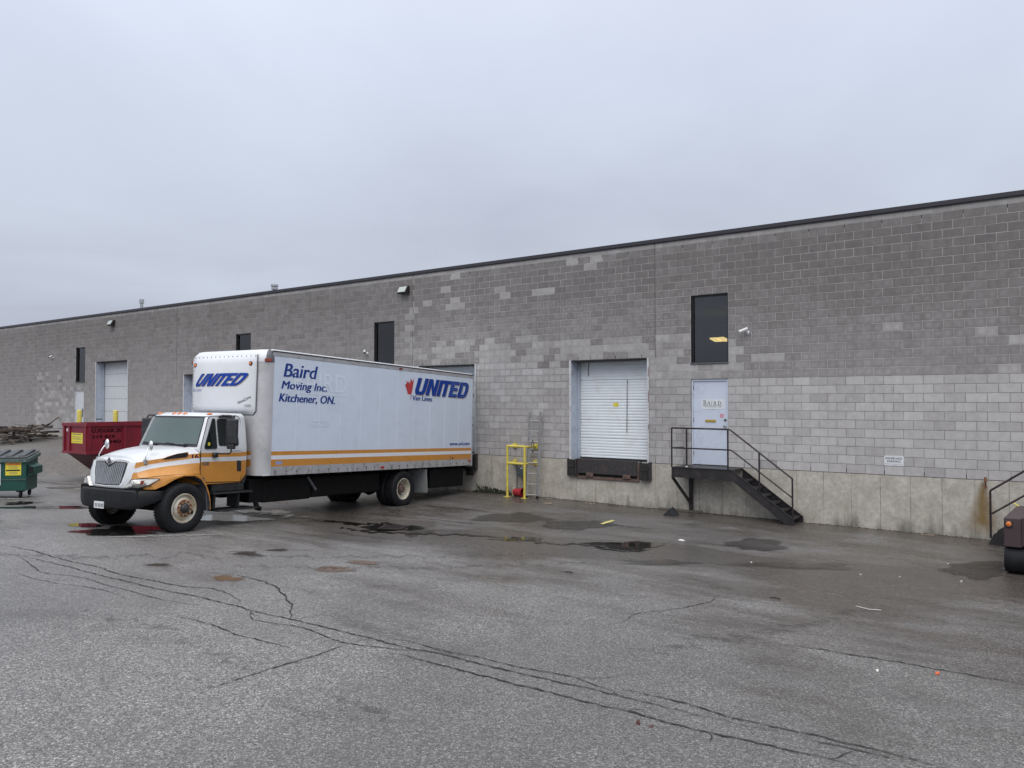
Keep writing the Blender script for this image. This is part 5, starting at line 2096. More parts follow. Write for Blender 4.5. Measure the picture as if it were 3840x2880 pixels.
# --- cargo box
SF = 8.12        # forward end of the side panels
SN = 8.42        # front face
h_top = 2.76
bx = MB()
c_, rad = 0.30, 0.30
bx.box(0.02, SF, -HW + .012, HW - .012, H(0.01), H(2.70))
box = bx.build('cargo_box', 'post_alu', tr)
npan = 11
for side in (1, -1):
    for i in range(npan):
        a, b_ = SF * i / npan + (0.012 if i == 0 else 0.0), SF * (i + 1) / npan
        m = MB()
        m.box(a + 0.002, b_ - 0.002, side * HW - (0.006 if side > 0 else 0), side * HW + (0 if side > 0 else 0.006), H(0.194), H(2.648))
        m.build('side_panel', 'panel_white', box)
        if i:
            m = MB()
            y0 = HW if side > 0 else -HW - .003
            m.box(a - 0.009, a + 0.009, y0, y0 + 0.003, H(0.532), H(2.646))
            m.build('panel_seam', 'seam', box)
    yo = HW + 0.0032 if side > 0 else -HW - 0.0048
    for (z0, z1, mt) in ((0.196, 0.350, 'amber_paint'), (0.350, 0.442, 'stripe_white'), (0.442, 0.530, 'amber_paint')):
        m = MB()
        m.box(0.03, SF - 0.002, yo, yo + 0.0016, H(z0), H(z1))
        m.build('side_stripe', mt, box)
    y0, y1 = (HW - .02, HW + .010) if side > 0 else (-HW - .010, -HW + .02)
    m = MB()
    m.box(0.0, SF, y0, y1, H(-0.005), H(0.192))
    rl = m.build('bottom_rail', 'aluminium', tr, bevel=0.004)
    m = MB()
    n = 24
    yb = y1 if side > 0 else y0
    for i in range(n):
        x = 0.12 + (SF - .24) * i / (n - 1)
        for z, hh in ((0.055, 0.05), (0.012, 0.022)):
            jx = rb.uniform(-.02, .02)
            m.box(x + jx - .011, x + jx + .011, yb - .001, yb + .004, H(z), H(z + hh * rb.uniform(.6, 1.2)))
    m.build('rail_bolts', 'black_metal', rl)
    m = MB()
    m.box(0.0, SF + .02, y0, y1 - (.004 if side > 0 else -.004), H(2.65), H(2.745))
    m.build('top_rail', 'aluminium', tr, bevel=0.006)
    m = MB()
    yr0, yr1 = (HW - .01, HW + .014) if side > 0 else (-HW - .014, -HW + .01)
    m.box(0.0, SF + .05, yr0, yr1, H(2.742), H(2.764))
    m.build('roof_edge', 'black_metal', tr)
    # small side marker lamp on the top rail
    m = MB()
    m.box(3.55, 3.68, yr1 if side > 0 else yr0 - .02, yr1 + .02 if side > 0 else yr0, H(2.675), H(2.715))
    m.build('marker_lamp', 'red_lens', tr, bevel=0.006)
    # red conspicuity patches
    for a, b_ in ((4.19, 4.345), (0.06, 0.20)):
        m = MB()
        m.box(a, b_, yb, yb + .0045 if side > 0 else yb + .0008, H(0.035 if a > 1 else 0.115), H(0.088 if a > 1 else 0.165))
        m.build('red_reflector', 'red_refl', rl)
m = MB()
m.box(0.0, SF + .04, -HW + .02, HW - .02, H(2.735), H(2.798))
m.build('roof_skin', 'fiberglass', tr, bevel=0.03, seg=3)
# rear frame
m = MB()
for s in (-1, 1):
    m.box(-0.03, 0.012, s * HW - .06 if s > 0 else -HW - .012, s * HW + .012 if s > 0 else -HW + .06, H(-.03), H(2.74))
m.box(-0.03, 0.012, -HW + .06, HW - .06, H(2.60), H(2.74))
m.box(-0.03, 0.012, -HW + .06, HW - .06, H(-.06), H(.06))
m.build('rear_frame', 'aluminium', tr)
m = MB()
m.box(-0.015, 0.0, -HW + .06, HW - .06, H(.06), H(2.6))
m.build('rear_door', 'panel_white', tr)
m = MB()
m.box(-0.16, -0.03, HW - .20, HW + .0, H(-.32), H(.10))
m.box(-0.16, -0.03, -HW + .0, -HW + .20, H(-.32), H(.10))
m.box(-0.12, -0.03, -HW + .2, HW - .2, H(-.10), H(-.02))
m.build('rear_bumper', 'black_metal', tr)
m = MB()
m.box(-0.04, -0.012, HW + .004, HW + .018, H(2.08), H(2.20))
m.box(-0.04, -0.012, HW + .004, HW + .018, H(1.18), H(1.26))
m.build('door_hinge', 'black_plastic', tr)
m = MB()
m.tube([(1.15, HW + .004, H(.235)), (1.12, HW + .012, H(.30))], 0.006, 6)
m.box(1.14, 1.19, HW + .004, HW + .010, H(.17), H(.205))
m.lathe([(0.03, 0), (0.03, .006), (0, .007)], (1.02, HW + .004, H(.225)), 'Y', 10)
m.build('door_catch', 'black_metal', tr)
m = MB()
m.box(7.78, 7.98, HW + .0050, HW + .0056, H(.235), H(.31))
m.build('faded_sticker', 'faded_blue', tr)
m = MB()
m.box(8.17, 8.36, HW + .006, HW + .012, H(.0), H(.045))
m.build('white_tape', 'white_print', tr)


def plan(s0, hw, rd, n=7, front_bulge=0.0, y_lo=None):
    """front half plan of the nose: from driver side round to passenger side"""
    pts = []
    for i in range(n + 1):
        a = math.pi / 2 * i / n
        pts.append((s0 - rd + rd * math.sin(a), hw - rd + rd * math.cos(a)))
    for i in range(1, 8):
        f = i / 8
        y = (hw - rd) * (1 - 2 * f)
        pts.append((s0 + front_bulge * (1 - (2 * f - 1) ** 2), y))
    for i in range(n + 1):
        a = math.pi / 2 * (1 - i / n)
        pts.append((s0 - rd + rd * math.sin(a), -(hw - rd + rd * math.cos(a))))
    return pts


# front corner posts and nose cap
m = MB()
p_lo = plan(SN, HW + .006, 0.30)
rings = []
for h in (0.0, 1.20, 2.50):
    rings.append([(x, y, H(h)) for x, y in [(SF, HW + .006)] + p_lo + [(SF, -HW - .006)]])
m.loft(rings, 0, False)
m.build('front_wall', 'post_alu', tr, smooth=45)
m = MB()
rings = []
base = [(SF, HW + .010)] + plan(SN + .004, HW + .010, 0.30) + [(SF, -HW - .010)]
for h in (2.50, 2.53):
    rings.append([(x, y, H(h)) for x, y in base])
for i in range(1, 9):
    a = math.pi / 2 * i / 8
    d = 0.27 * (1 - math.cos(a))
    hh = 2.53 + 0.27 * math.sin(a)
    rr = []
    for x, y in base:
        fx = sm((x - SF) / (SN - SF))
        sx = x - d * fx * 1.05
        sy = y - math.copysign(min(d * .42, .12), y) * sm((abs(y) - .6) / .6)
        rr.append((max(sx, SF - .02), sy, H(hh)))
    rings.append(rr)


def capm(a, j):
    n = len(rings[0]) - 1
    return 1 if (j <= 3 or j >= n - 4) else 0


m.loft(rings, capm, False)
m.build('nose_cap', ['fiberglass', 'dark_alu'], tr, smooth=50)
# bulged fibreglass nose panel
m = MB()
cols, rows = 20, 14
yA, yB = Yw(-0.19), Yw(-2.31)
zA, zB = 1.33, 2.665
grid = []
for r_ in range(rows + 1):
    row = []
    for c in range(cols + 1):
        u, v = c / cols, r_ / rows
        eu, ev = min(u, 1 - u), min(v, 1 - v)
        bul = 0.15 * min(1, eu / .22) ** .6 * (1 if True else 0) * math.sin(math.pi * min(max(v * .9 + .08, 0), 1)) ** .5
        bul *= (1 - .25 * (2 * u - 1) ** 2)
        e = min(eu / .035, ev / .05, 1)
        row.append(m.pt((SN + .012 + bul * e - 0.05 * (1 - e), yA + (yB - yA) * u, H(zA + (zB - zA) * v))))
    grid.append(row)
for r_ in range(rows):
    for c in range(cols):
        m.face((grid[r_][c], grid[r_][c + 1], grid[r_ + 1][c + 1], grid[r_ + 1][c]))
npnl = m.build('nose_panel', 'fiberglass', tr, smooth=60)


def nose_x(y, h):
    u = (y - yA) / (yB - yA)
    v = (h - zA) / (zB - zA)
    eu, ev = min(u, 1 - u), min(v, 1 - v)
    bul = 0.15 * min(1, max(eu, 0) / .22) ** .6 * math.sin(math.pi * min(max(v * .9 + .08, 0), 1)) ** .5
    bul *= (1 - .25 * (2 * u - 1) ** 2)
    e = max(0, min(eu / .035, ev / .05, 1))
    return SN + .012 + bul * e - 0.05 * (1 - e)


m = MB()
for k in range(15):
    f = (k + .5) / 15
    for (y, h) in ((yA - .02, zA + .1 + (zB - zA - .15) * f), (yB + .02, zA + .1 + (zB - zA - .15) * f), (yA + (yB - yA) * f, zB - .03)):
        x = nose_x(y, h)
        m.lathe([(0.012, 0), (0.012, .012), (0, .013)], (x + .002, y, H(h)), 'X', 6)
m.build('panel_rivets', 'dark_alu', npnl)
m = MB()      # dark trim under and beside the panel
m.tube([(SN + .004, yA, H(zB)), (SN + .004, yA, H(zA + .08)), (SN + .003, yA - .08, H(zA))], 0.012, 6)
m.tube([(SN + .004, yA - .08, H(zA)), (SN + .004, yB + .08, H(zA))], 0.012, 6)
m.build('panel_trim', 'dark_alu', npnl)
for yy in (Yw(-.345), Yw(-2.155)):
    m = MB()
    x = nose_x(yy, 2.46)
    m.lathe([(0.050, 0), (0.050, .03), (0.034, .032)], (x - .02, yy, H(2.46)), 'X', 18, 0)
    lamp = m.build('bullet_lamp', 'hub_dark', tr, smooth=40)
    m = MB()
    m.lathe([(0.034, .0), (0.030, .016), (0.0, .024)], (x + .01, yy, H(2.46)), 'X', 18, 0)
    m.build('lens', 'amber_lens', lamp, smooth=60)
for s in (1, -1):
    m = MB()
    a0 = math.radians(30)
    ce = (SN - .30, s * (HW - .29))
    dn = Vector((math.sin(a0), s * math.cos(a0), 0))
    tn = Vector((math.cos(a0), -s * math.sin(a0), 0))
    c3 = Vector((ce[0], ce[1], H(2.545))) + dn * 0.312
    m.bar(c3 - tn * .075, c3 + tn * .075, 0.03, 0.07)
    m.build('corner_lamp', 'red_lens', tr, bevel=0.01)

# stripes carried round below the nose
m = MB()
pl = plan(SN + .003, HW + .008, 0.30)
sel = [p for p in pl if p[1] > -HW and p[0] > 8.385][:3]
for (z0, z1, mi) in ((0.196, 0.350, 0), (0.350, 0.442, 1), (0.442, 0.530, 0)):
    m.loft([[(SN + .0035, Yw(-.30), H(z0)), (SN + .0035, Yw(-1.0), H(z0))], [(SN + .0035, Yw(-.30), H(z1)), (SN + .0035, Yw(-1.0), H(z1))]], mi, False)
m.build('front_stripe', ['amber_paint', 'stripe_white'], tr, fix=False)

# --- lettering on the driver side
Yl = HW + 0.0052


def sidemap(u, v):
    # u grows from the front of the truck towards the rear
    return (-u, Yl, H(v))


def side_text(body, s_front, s_rear, h0, h1, name, mat, shear=0.25, bold=0.0, lift=0.0, spacing=1.0):
    b = None
    bold *= 0.55
    ws = (-1, -.5, 0, .5, 1) if bold else (0,)
    for i, k in enumerate(ws):
        b = text_mb(body, -s_front, -s_rear, h0, h1, lambda u, v: (-u - k * bold, Yl + lift + i * 0.00012, H(v)), b, shear, 0, 0.0, 0, spacing)
    return b.build(name, mat, box, fix=False)


side_text('Baird', 7.82, 6.76, 2.205, 2.512, 'name_lettering', 'blue_ink', 0.2, 0.022)
side_text('Moving Inc.', 7.875, 6.43, 1.875, 2.114, 'name_lettering', 'blue_ink', 0.2, 0.018)
side_text('Kitchener, ON.', 7.94, 6.14, 1.615, 1.830, 'name_lettering', 'blue_ink', 0.2, 0.018)
side_text('Van Lines', 3.04, 2.13, 1.866, 2.0, 'name_lettering', 'blue_ink', 0.12, 0.014)
side_text('www.uvl.com', 1.19, 0.135, 0.608, 0.715, 'web_lettering', 'blue_ink', 0.25, 0.010)
side_text('AIR RIDE', 6.94, 6.33, 1.19, 1.265, 'ghost_lettering', 'ghost', 0, 0.01)
side_text('SERVICE', 6.91, 6.30, 1.09, 1.165, 'ghost_lettering', 'ghost', 0, 0.01)
side_text('BAIRD', 7.50, 5.72, 1.93, 2.36, 'ghost_lettering', 'ghost', 0, 0.0, -.0006)
side_text('ON', 5.98, 5.78, 1.62, 1.74, 'ghost_lettering', 'ghost', 0, 0.0, -.0006)
m = MB()
m.poly([(7.3, Yl - .0006, H(1.85)), (5.6, Yl - .0006, H(1.85)), (5.6, Yl - .0006, H(1.872)), (7.3, Yl - .0006, H(1.872))])
m.build('ghost_rule', 'ghost', box, fix=False)

# UNITED drawn as slanted block letters; outer outline polygons in a unit box (letter cell width list)
LET = {
    'U': (1.0, [[(0, 1), (.34, 1), (.34, .30), (.42, .20), (.58, .20), (.66, .30), (.66, 1), (1, 1), (1, .24), (.92, .09), (.80, .0), (.20, 0), (.08, .09), (0, .24)]]),
    'N': (1.0, [[(0, 0), (0, 1), (.36, 1), (.66, .45), (.66, 1), (1, 1), (1, 0), (.66, 0), (.34, .56), (.34, 0)]]),
    'I': (.34, [[(0, 0), (0, 1), (1, 1), (1, 0)]]),
    'T': (.86, [[(0, 1), (1, 1), (1, .78), (.66, .78), (.66, 0), (.26, 0), (.26, .78), (0, .78)]]),
    'E': (.86, [[(0, 0), (0, 1), (1, 1), (1, .79), (.42, .79), (.42, .61), (.92, .61), (.92, .41), (.42, .41), (.42, .21), (1, .21), (1, 0)]]),
    'D': (1.0, [[(0, 0), (0, 1), (.34, 1), (.34, 0)], [(.34, 1), (.66, 1), (.86, .93), (.97, .78), (1, .55), (1, .45), (.97, .22), (.86, .07), (.66, 0), (.34, 0), (.34, .2), (.56, .2), (.64, .27), (.67, .42), (.67, .58), (.64, .73), (.56, .8), (.34, .8)]]),
}


def united(mapf, slant, m_face=0, curve=None, shadow=None, lines=None, x0=0.0, x1=1.0):
    """mapf(u, v) in 0..1; returns polygons appended into dict of MBs"""
    order = 'UNITED'
    gaps = [0.07, 0.07, 0.0, 0.0, 0.07]
    tot = sum(LET[c][0] for c in order) + sum(gaps)
    out, x = [], 0.0
    for i, c in enumerate(order):
        wd = LET[c][0]
        for poly in LET[c][1]:
            out.append((c, [((x + u * wd) / tot, v) for u, v in poly]))
        x += wd + (gaps[i] if i < 5 else 0)
    # bar that joins I, T and E along the top
    xs0 = sum(LET[c][0] for c in 'UN') + gaps[0] + gaps[1]
    xs1 = xs0 + LET['I'][0] + LET['T'][0] + .4
    out.append(('-', [(xs0 / tot, .8), (xs0 / tot, 1), (xs1 / tot, 1), (xs1 / tot, .8)]))
    res = []
    for c, p in out:
        res.append((c, [mapf((u + slant * v) / (1 + slant), v) for u, v in p]))
    return res


S0, S1, Ha, Hb = 2.99, 0.185, 2.028, 2.503


def umap(lift):
    return lambda u, v: (S0 + (S1 - S0) * u, Yl + lift, H(Ha + (Hb - Ha) * v))


for dx, dh, lift, mt, nm in ((-.022, -.022, 0.0, 'logo_tan', 'logo_shadow'), (0, 0, 0.0006, 'logo_blue', 'logo_letters')):
    m = MB()
    for c, p in united(umap(lift + (0.0003 if False else 0)), 0.075):
        m.poly([(x + dx, y + (0.0004 if c == '-' else 0), z + dh) for x, y, z in p])
    m.build(nm, mt, box, fix=False)
m = MB()      # fine speed lines across the E and D
for k in range(9):
    h = Ha + (Hb - Ha) * (0.10 + k * 0.098)
    for s_a, s_b in ((1.30 - .2 * (h - Ha), 0.88 - .2 * (h - Ha)), (0.72 - .2 * (h - Ha), 0.40 - .2 * (h - Ha)), (0.42 - .2 * (h - Ha), 0.24)):
        if 0.3 < (h - Ha) / (Hb - Ha) < 0.75 and s_a < 0.8 and s_a > .5:
            s_b = s_a - .14
        v_ = (h - Ha) / (Hb - Ha)
        if s_b < .3:
            s_b = 2.99 - 2.805 * (1 + .075 * v_) / 1.075 + .05 + (.16 if v_ < .2 or v_ > .82 else 0)
            if s_a - s_b < .03:
                continue
        m.poly([(s_a, Yl + .0014, H(h)), (s_b, Yl + .0014, H(h)), (s_b, Yl + .0014, H(h + .010)), (s_a, Yl + .0014, H(h + .010))])
m.build('logo_speed_lines', 'logo_line', box, fix=False)
leaf = [(0.0, -0.30), (0.10, -0.36), (0.22, -0.27), (0.30, -0.25), (0.27, -0.16), (0.42, 0.02), (0.40, 0.09), (0.44, 0.20), (0.33, 0.18), (0.29, 0.23), (0.19, 0.12), (0.235, 0.36), (0.16, 0.32), (0.10, 0.42), (0.02, 0.33), (-0.02, 0.50)]
m = MB()      # left half of a maple leaf beside the U
LF = [(2.985, 2.497), (3.04, 2.40), (3.075, 2.365), (3.085, 2.43), (3.12, 2.405), (3.155, 2.465), (3.175, 2.30), (3.235, 2.385), (3.25, 2.335), (3.335, 2.395), (3.325, 2.31), (3.40, 2.262), (3.36, 2.225), (3.27, 2.06), (3.28, 2.02), (3.14, 2.025), (3.10, 2.03), (3.05, 2.2)]
LF2 = [(2.985, 2.497), (3.05, 2.2), (3.10, 2.03), (3.135, 2.03), (3.13, 2.20), (3.09, 2.33)]
m.poly([(s, Yl + .0002, H(h)) for s, h in LF])
m.poly([(3.110, Yl + .0003, H(2.03)), (3.124, Yl + .0003, H(2.03)), (3.142, Yl + .0003, H(1.885)), (3.134, Yl + .0003, H(1.885))])
m.build('maple_leaf', 'red_film', box, fix=False)
m = MB()
m.poly([(3.10, Yl + .0004, H(2.03)), (3.110, Yl + .0004, H(2.03)), (3.140, Yl + .0004, H(1.875)), (3.130, Yl + .0004, H(1.875))])
m.build('leaf_stem', 'black_print', box, fix=False)

# lettering on the nose panel (seen from the front: driver side is on the right)
def nmap(lift):
    def f(u, v):
        w_ = -2.12 + u * (2.12 - 0.31)
        h = 1.965 + v * (2.250 - 1.965) - 0.02 * math.sin(math.pi * u) * 0 + (0.0 if True else 0)
        return (nose_x(Yw(w_), h) + .004 + lift, Yw(w_), H(h))
    return f


def dense(poly, n=5):
    out = []
    for a, b_ in zip(poly, poly[1:] + poly[:1]):
        out += [(a[0] + (b_[0] - a[0]) * k / n, a[1] + (b_[1] - a[1]) * k / n) for k in range(n)]
    return out


for d, mt, nm, lf in ((1, 'logo_tan', 'logo_shadow', 0.0), (0, 'logo_blue', 'logo_letters', 0.0045)):
    m = MB()
    for c, p in united(lambda u, v: (u, v), 0.20):
        q = dense([(u + .008 * d, v - .05 * d) for u, v in p])
        # triangulate on the curved panel
        bm = bmesh.new()
        vs_ = [bm.verts.new((u, v, 0)) for u, v in q]
        fc = bm.faces.new(vs_)
        bmesh.ops.triangulate(bm, faces=[fc], ngon_method='EAR_CLIP')
        for _ in range(2):
            bmesh.ops.subdivide_edges(bm, edges=[e for e in bm.edges if e.calc_length() > .06], cuts=1)
            bmesh.ops.triangulate(bm, faces=[f for f in bm.faces if len(f.verts) > 3])
        idx = {v: m.pt(nmap(lf + (.0008 if c == '-' else 0))(v.co.x, v.co.y)) for v in bm.verts}
        for f in bm.faces:
            m.face([idx[v] for v in f.verts])
        bm.free()
    m.build(nm, mt, npnl, fix=False)
m = text_mb('Van Lines', -2.24, -1.80, 1.845, 1.935, lambda u, v: (nose_x(Yw(u), v) + .005, Yw(u), H(v)), None, 0.2, 0, 0.0)
m.build('faded_lettering', 'faded_blue', npnl, fix=False)
ca, sa = math.cos(math.radians(24)), math.sin(math.radians(24))


def cone_map(u, v):
    y, h = -.62 + u * ca - v * sa, 1.555 + u * sa + v * ca
    return (nose_x(Yw(y), h) + .005, Yw(y), H(h))


text_mb('NoseCone', 0.0, 0.36, 0.0, 0.062, cone_map, None, 0.2, 0, 0.01).build('script_lettering', 'black_print', npnl, fix=False)
m = MB()
for (a, b_, c, d) in ((-.46, -.29, 1.50, 1.555),):
    m.poly([(nose_x(Yw(a), c) + .005, Yw(a), H(c)), (nose_x(Yw(b_), c) + .005, Yw(b_), H(c)), (nose_x(Yw(b_), d) + .005, Yw(b_), H(d)), (nose_x(Yw(a), d) + .005, Yw(a), H(d))])
m.build('grey_label', 'aluminium', npnl, fix=False)

# --- chassis
ch = MB()
for s in (-.42, .42):
    ch.box(0.1, 10.9, s - .04, s + .04, H(-.30), H(-.06))
for x in (0.6, 1.8, 2.7, 3.9, 5.2, 6.4, 7.4):
    ch.box(x, x + .1, -.40, .40, H(-.25), H(-.10))
for i in range(20):
    x = .2 + i * .4
    ch.box(x, x + .06, -HW + .04, HW - .04, H(-.055), H(-.004))
chs = ch.build('chassis_frame', 'black_metal', tr)
m = MB()
m.box(5.0, 6.9, -.40, .40, H(-.62), H(-.32))
m.tube([(3.3, 0, H(-.52)), (8.8, 0, H(-.42))], 0.06, 10)
m.tube([(3.27, -.85, H(-.57)), (3.27, .85, H(-.57))], 0.10, 12)
m.lathe([(0, -.2), (.16, -.16), (.22, 0), (.16, .16), (0, .2)], (3.27, 0, H(-.57)), 'Y', 14)
m.build('driveline', 'black_metal', chs)
m = MB()
m.box(6.56, 8.05, .50, .98, H(-.62), H(-.10))
m.box(3.98, 6.5, .45, .95, H(-.60), H(-.10))
m.box(4.2, 8.0, -1.0, -.45, H(-.60), H(-.10))
m.build('fuel_tank', 'black_metal', chs, bevel=0.04)
m = MB()
m.bar((6.72, 1.0, H(-.10)), (6.42, .99, H(-.42)), 0.05, 0.06)
m.build('tank_strap', 'dark_alu', chs)
m = MB()
m.box(7.9, 8.42, .42, .95, H(-.60), H(-.08))
m.tube([(8.25, .95, H(-.55)), (8.22, .98, H(-.72)), (8.12, .98, H(-.74))], 0.06, 10)
m.build('air_tank', 'black_metal', chs, bevel=0.03)
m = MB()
m.box(0.25, 1.95, -1.12, 1.12, H(-.62), H(-.08))  # black box added in place of the deep shade under the truck rear
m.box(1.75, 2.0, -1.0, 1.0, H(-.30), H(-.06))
m.build('rear_shade_box', 'black_metal', chs)


# --- wheels
def tyre_prof(r, wd, rim):
    return [(rim, 0.03), (rim + .01, -0.005), (rim + .05, -0.022), (r - .10, -0.03), (r - .05, -.02), (r - .02, .0), (r - .004, .02), (r, .035), (r, .075), (r - .014, .078), (r - .014, .088), (r, .091), (r, wd / 2 - .008), (r - .014, wd / 2 - .005), (r - .014, wd / 2 + .005), (r, wd / 2 + .008), (r, wd - .091), (r - .014, wd - .088), (r - .014, wd - .078), (r, wd - .075), (r, wd - .035), (r - .02, wd), (r - .10, wd + .03), (rim + .03, wd + .01), (rim, wd - .03)]


def wheel(s, y_face, h, r, wd, sgn, kind, rim=.285):
    """sgn +1: outer face looks to +y"""
    c = (s, y_face, H(h))
    m = MB()
    m.lathe([(a, b_) for a, b_ in tyre_prof(r, wd, rim)], c, 'Y', 44, 0, -sgn)
    # tread blocks on the shoulders
    for k in range(52):
        a = 2 * math.pi * k / 52
        for yo in (0.012, wd - .05):
            p = Vector((s + (r - .004) * math.cos(a), y_face - sgn * (yo + .018), H(h) + (r - .004) * math.sin(a)))
            q = Matrix.Translation(p) @ Matrix.Rotation(-a, 4, 'Y')
            m.box(-.008, .009, -.022, .022, -.017, .017, 0, q)
    w_ = m.build('wheel', 'rubber', tr, smooth=32)
    m = MB()
    if kind == 'front':
        prof = [(rim + .004, .035), (rim + .012, .0), (rim - .012, -.008), (rim - .022, .02), (rim - .035, .05), (rim - .06, .052), (.19, .005), (.178, -.006), (.165, -.012), (.10, -.014)]
        m.lathe([(a, b_, 1 if a < .17 else 0) for a, b_ in prof], c, 'Y', 40, 0, -sgn)
        m.build('rim', ['rim', 'rim_rust'], w_, smooth=35)
        m = MB()
        for k in range(1):
            a = math.radians(205)
            m.lathe([(.040, .004), (.040, -.004), (0, -.005)], (s + .222 * math.cos(a), y_face - sgn * .022, H(h) + .222 * math.sin(a)), 'Y', 12, 0, -sgn)
        m.build('hand_hole', 'gap_black', w_)
        m = MB()
        m.lathe([(.098, -.012), (.092, -.05), (.075, -.07), (.05, -.075), (.042, -.10), (0, -.105)], c, 'Y', 20, 0, -sgn)
        m.build('hub', 'hub_dark', w_, smooth=40)
        for k in range(10):
            a = 2 * math.pi * k / 10 + .2
            m = MB()
            m.lathe([(.022, -.01), (.020, -.035), (.012, -.045), (0, -.046)], (s + .145 * math.cos(a), y_face, H(h) + .145 * math.sin(a)), 'Y', 6, 0, -sgn)
            m.build('wheel_nut', 'rust', w_)
    else:
        prof = [(rim + .004, .03), (rim + .012, .0), (rim - .012, -.008), (rim - .02, .03), (rim - .035, .13), (rim - .05, .17), (.20, .185), (.17, .175), (.10, .175)]
        m.lathe([(a, b_) for a, b_ in prof], c, 'Y', 40, 0, -sgn)
        m.build('rim', 'rim', w_, smooth=35)
        m = MB()
        m.lathe([(.13, .17), (.12, .06), (.10, .03), (0, .025)], c, 'Y', 18, 0, -sgn)
        m.build('hub', 'rust_steel', w_, smooth=40)
        m = MB()
        for k in range(5):
            a = 2 * math.pi * k / 5 + math.radians(235)
            m.lathe([(.034, .183), (.034, .176), (0, .175)], (s + .222 * math.cos(a), y_face, H(h) + .222 * math.sin(a)), 'Y', 12, 0, -sgn)
        m.build('hand_hole', 'gap_black', w_)
        for k in range(10):
            a = 2 * math.pi * k / 10
            m = MB()
            m.lathe([(.02, .17), (.018, .145), (0, .142)], (s + .155 * math.cos(a), y_face, H(h) + .155 * math.sin(a)), 'Y', 6, 0, -sgn)
            m.build('wheel_nut', 'rust_steel', w_)
    return w_


RF = 0.497
hF = -0.560
hR = -0.555
for sgn in (1, -1):
    wheel(10.28, sgn * (HW - .06), hF, RF, .27, sgn, 'front')
    wheel(3.27, sgn * (HW - .05), hR, RF, .25, sgn, 'rear')
    m = MB()
    m.lathe([(a, b_) for a, b_ in tyre_prof(RF, .25, .285)], (3.27, sgn * (HW - .05 - .32), H(hR)), 'Y', 40, 0, -sgn)
    m.lathe([(.29, .12), (0, .12)], (3.27, sgn * (HW - .37), H(hR)), 'Y', 20, 0, -sgn)
    m.build('inner_wheel', 'rubber', tr, smooth=32)
    # mud flap
    m = MB()
    m.prism([(2.30, sgn * .62, H(-.05)), (2.30, sgn * (HW - .0), H(-.05)), (2.22, sgn * (HW - .0), H(-.68)), (2.20, sgn * (HW - .05), H(-.73)), (2.20, sgn * .62, H(-.73))], (0.012, 0, 0))
    m.build('mud_flap', 'flap_grey', tr)

# --- cab
CW = 1.0                                   # half width at the doors


def cab_ring(h, n=9):
    """plan outline of the cab at height h, from rear driver corner forward and round"""
    tum = max(0.0, h - .62) * .155
    hw_ = CW - tum
    if h > 1.30:
        hw_ -= (h - 1.30) * 1.6
    rear = 8.55 + max(0, h - 1.15) * .12
    if h < .03:
        rear = 8.70 if h < -.02 else 8.60
    if h <= .63:
        fr = 9.80
    else:
        fr = 9.80 - (h - .63) * .385
    if h > 1.27:
        fr -= (h - 1.27) * 2.4
    rf = .10
    rr_ = .06
    bul = .115
    P = []
    for i in range(5):
        a = math.pi / 2 * i / 4
        P.append((rear + rr_ - rr_ * math.cos(a), hw_ - rr_ + rr_ * math.sin(a)))
    P.append((9.2, hw_))
    for i in range(5):
        a = math.pi / 2 * i / 4
        P.append((fr - rf + rf * math.sin(a), hw_ - rf + rf * math.cos(a)))
    for i in range(1, n):
        f = i / n
        y = (hw_ - rf) * (1 - 2 * f)
        P.append((fr + bul * (1 - (2 * f - 1) ** 2), y))
    for i in range(5):
        a = math.pi / 2 * (1 - i / 4)
        P.append((fr - rf + rf * math.sin(a), -(hw_ - rf + rf * math.cos(a))))
    P.append((9.2, -hw_))
    for i in range(5):
        a = math.pi / 2 * (1 - i / 4)
        P.append((rear + rr_ - rr_ * math.cos(a), -(hw_ - rr_ + rr_ * math.sin(a))))
    return P


levels = [(-.13, 1), (-.02, 1), (.03, 1), (.20, 1), (.340, 0), (.430, 1), (.520, 0), (.63, 0), (.80, 0), (1.0, 0), (1.15, 0), (1.24, 0), (1.28, 0), (1.315, 0), (1.338, 0), (1.35, 0)]
m = MB()
rings = [[(x, y, H(h)) for x, y in cab_ring(h)] for h, _ in levels]
m.loft(rings, lambda a, j: levels[a][1], True, True, True)
cab = m.build('cab', ['white_paint', 'amber_paint'], tr, smooth=38)


def side_y(h, lift=0.0):
    t_ = max(0.0, h - .62) * .155
    return CW - t_ + lift


def side_patch(name, pts, mat, parent, lift=.006, thick=.010, bev=0.0, sgn=1, smooth=False):
    """plate lying on the cab side; pts (s, h)"""
    m = MB()
    o = [(s, sgn * side_y(h, lift), H(h)) for s, h in pts]
    i = [(s, sgn * side_y(h, lift - thick), H(h)) for s, h in pts]
    a = [m.pt(p) for p in o]
    b_ = [m.pt(p) for p in i]
    n = len(a)
    m.face(a)
    m.face(list(reversed(b_)))
    for k in range(n):
        j = (k + 1) % n
        m.face((a[k], a[j], b_[j], b_[k]))
    return m.build(name, mat, parent, bevel=bev)


def rounded(pts, r, n=4):
    out = []
    N = len(pts)
    for i in range(N):
        p, q, s_ = Vector(pts[i - 1]), Vector(pts[i]), Vector(pts[(i + 1) % N])
        d1, d2 = (p - q), (s_ - q)
        k = min(r, d1.length * .45, d2.length * .45)
        a, b_ = q + d1.normalized() * k, q + d2.normalized() * k
        for t_ in range(n + 1):
            f = t_ / n
            out.append(tuple((a * (1 - f) + q * f) * (1 - f) + (q * (1 - f) + b_ * f) * f))
    return out


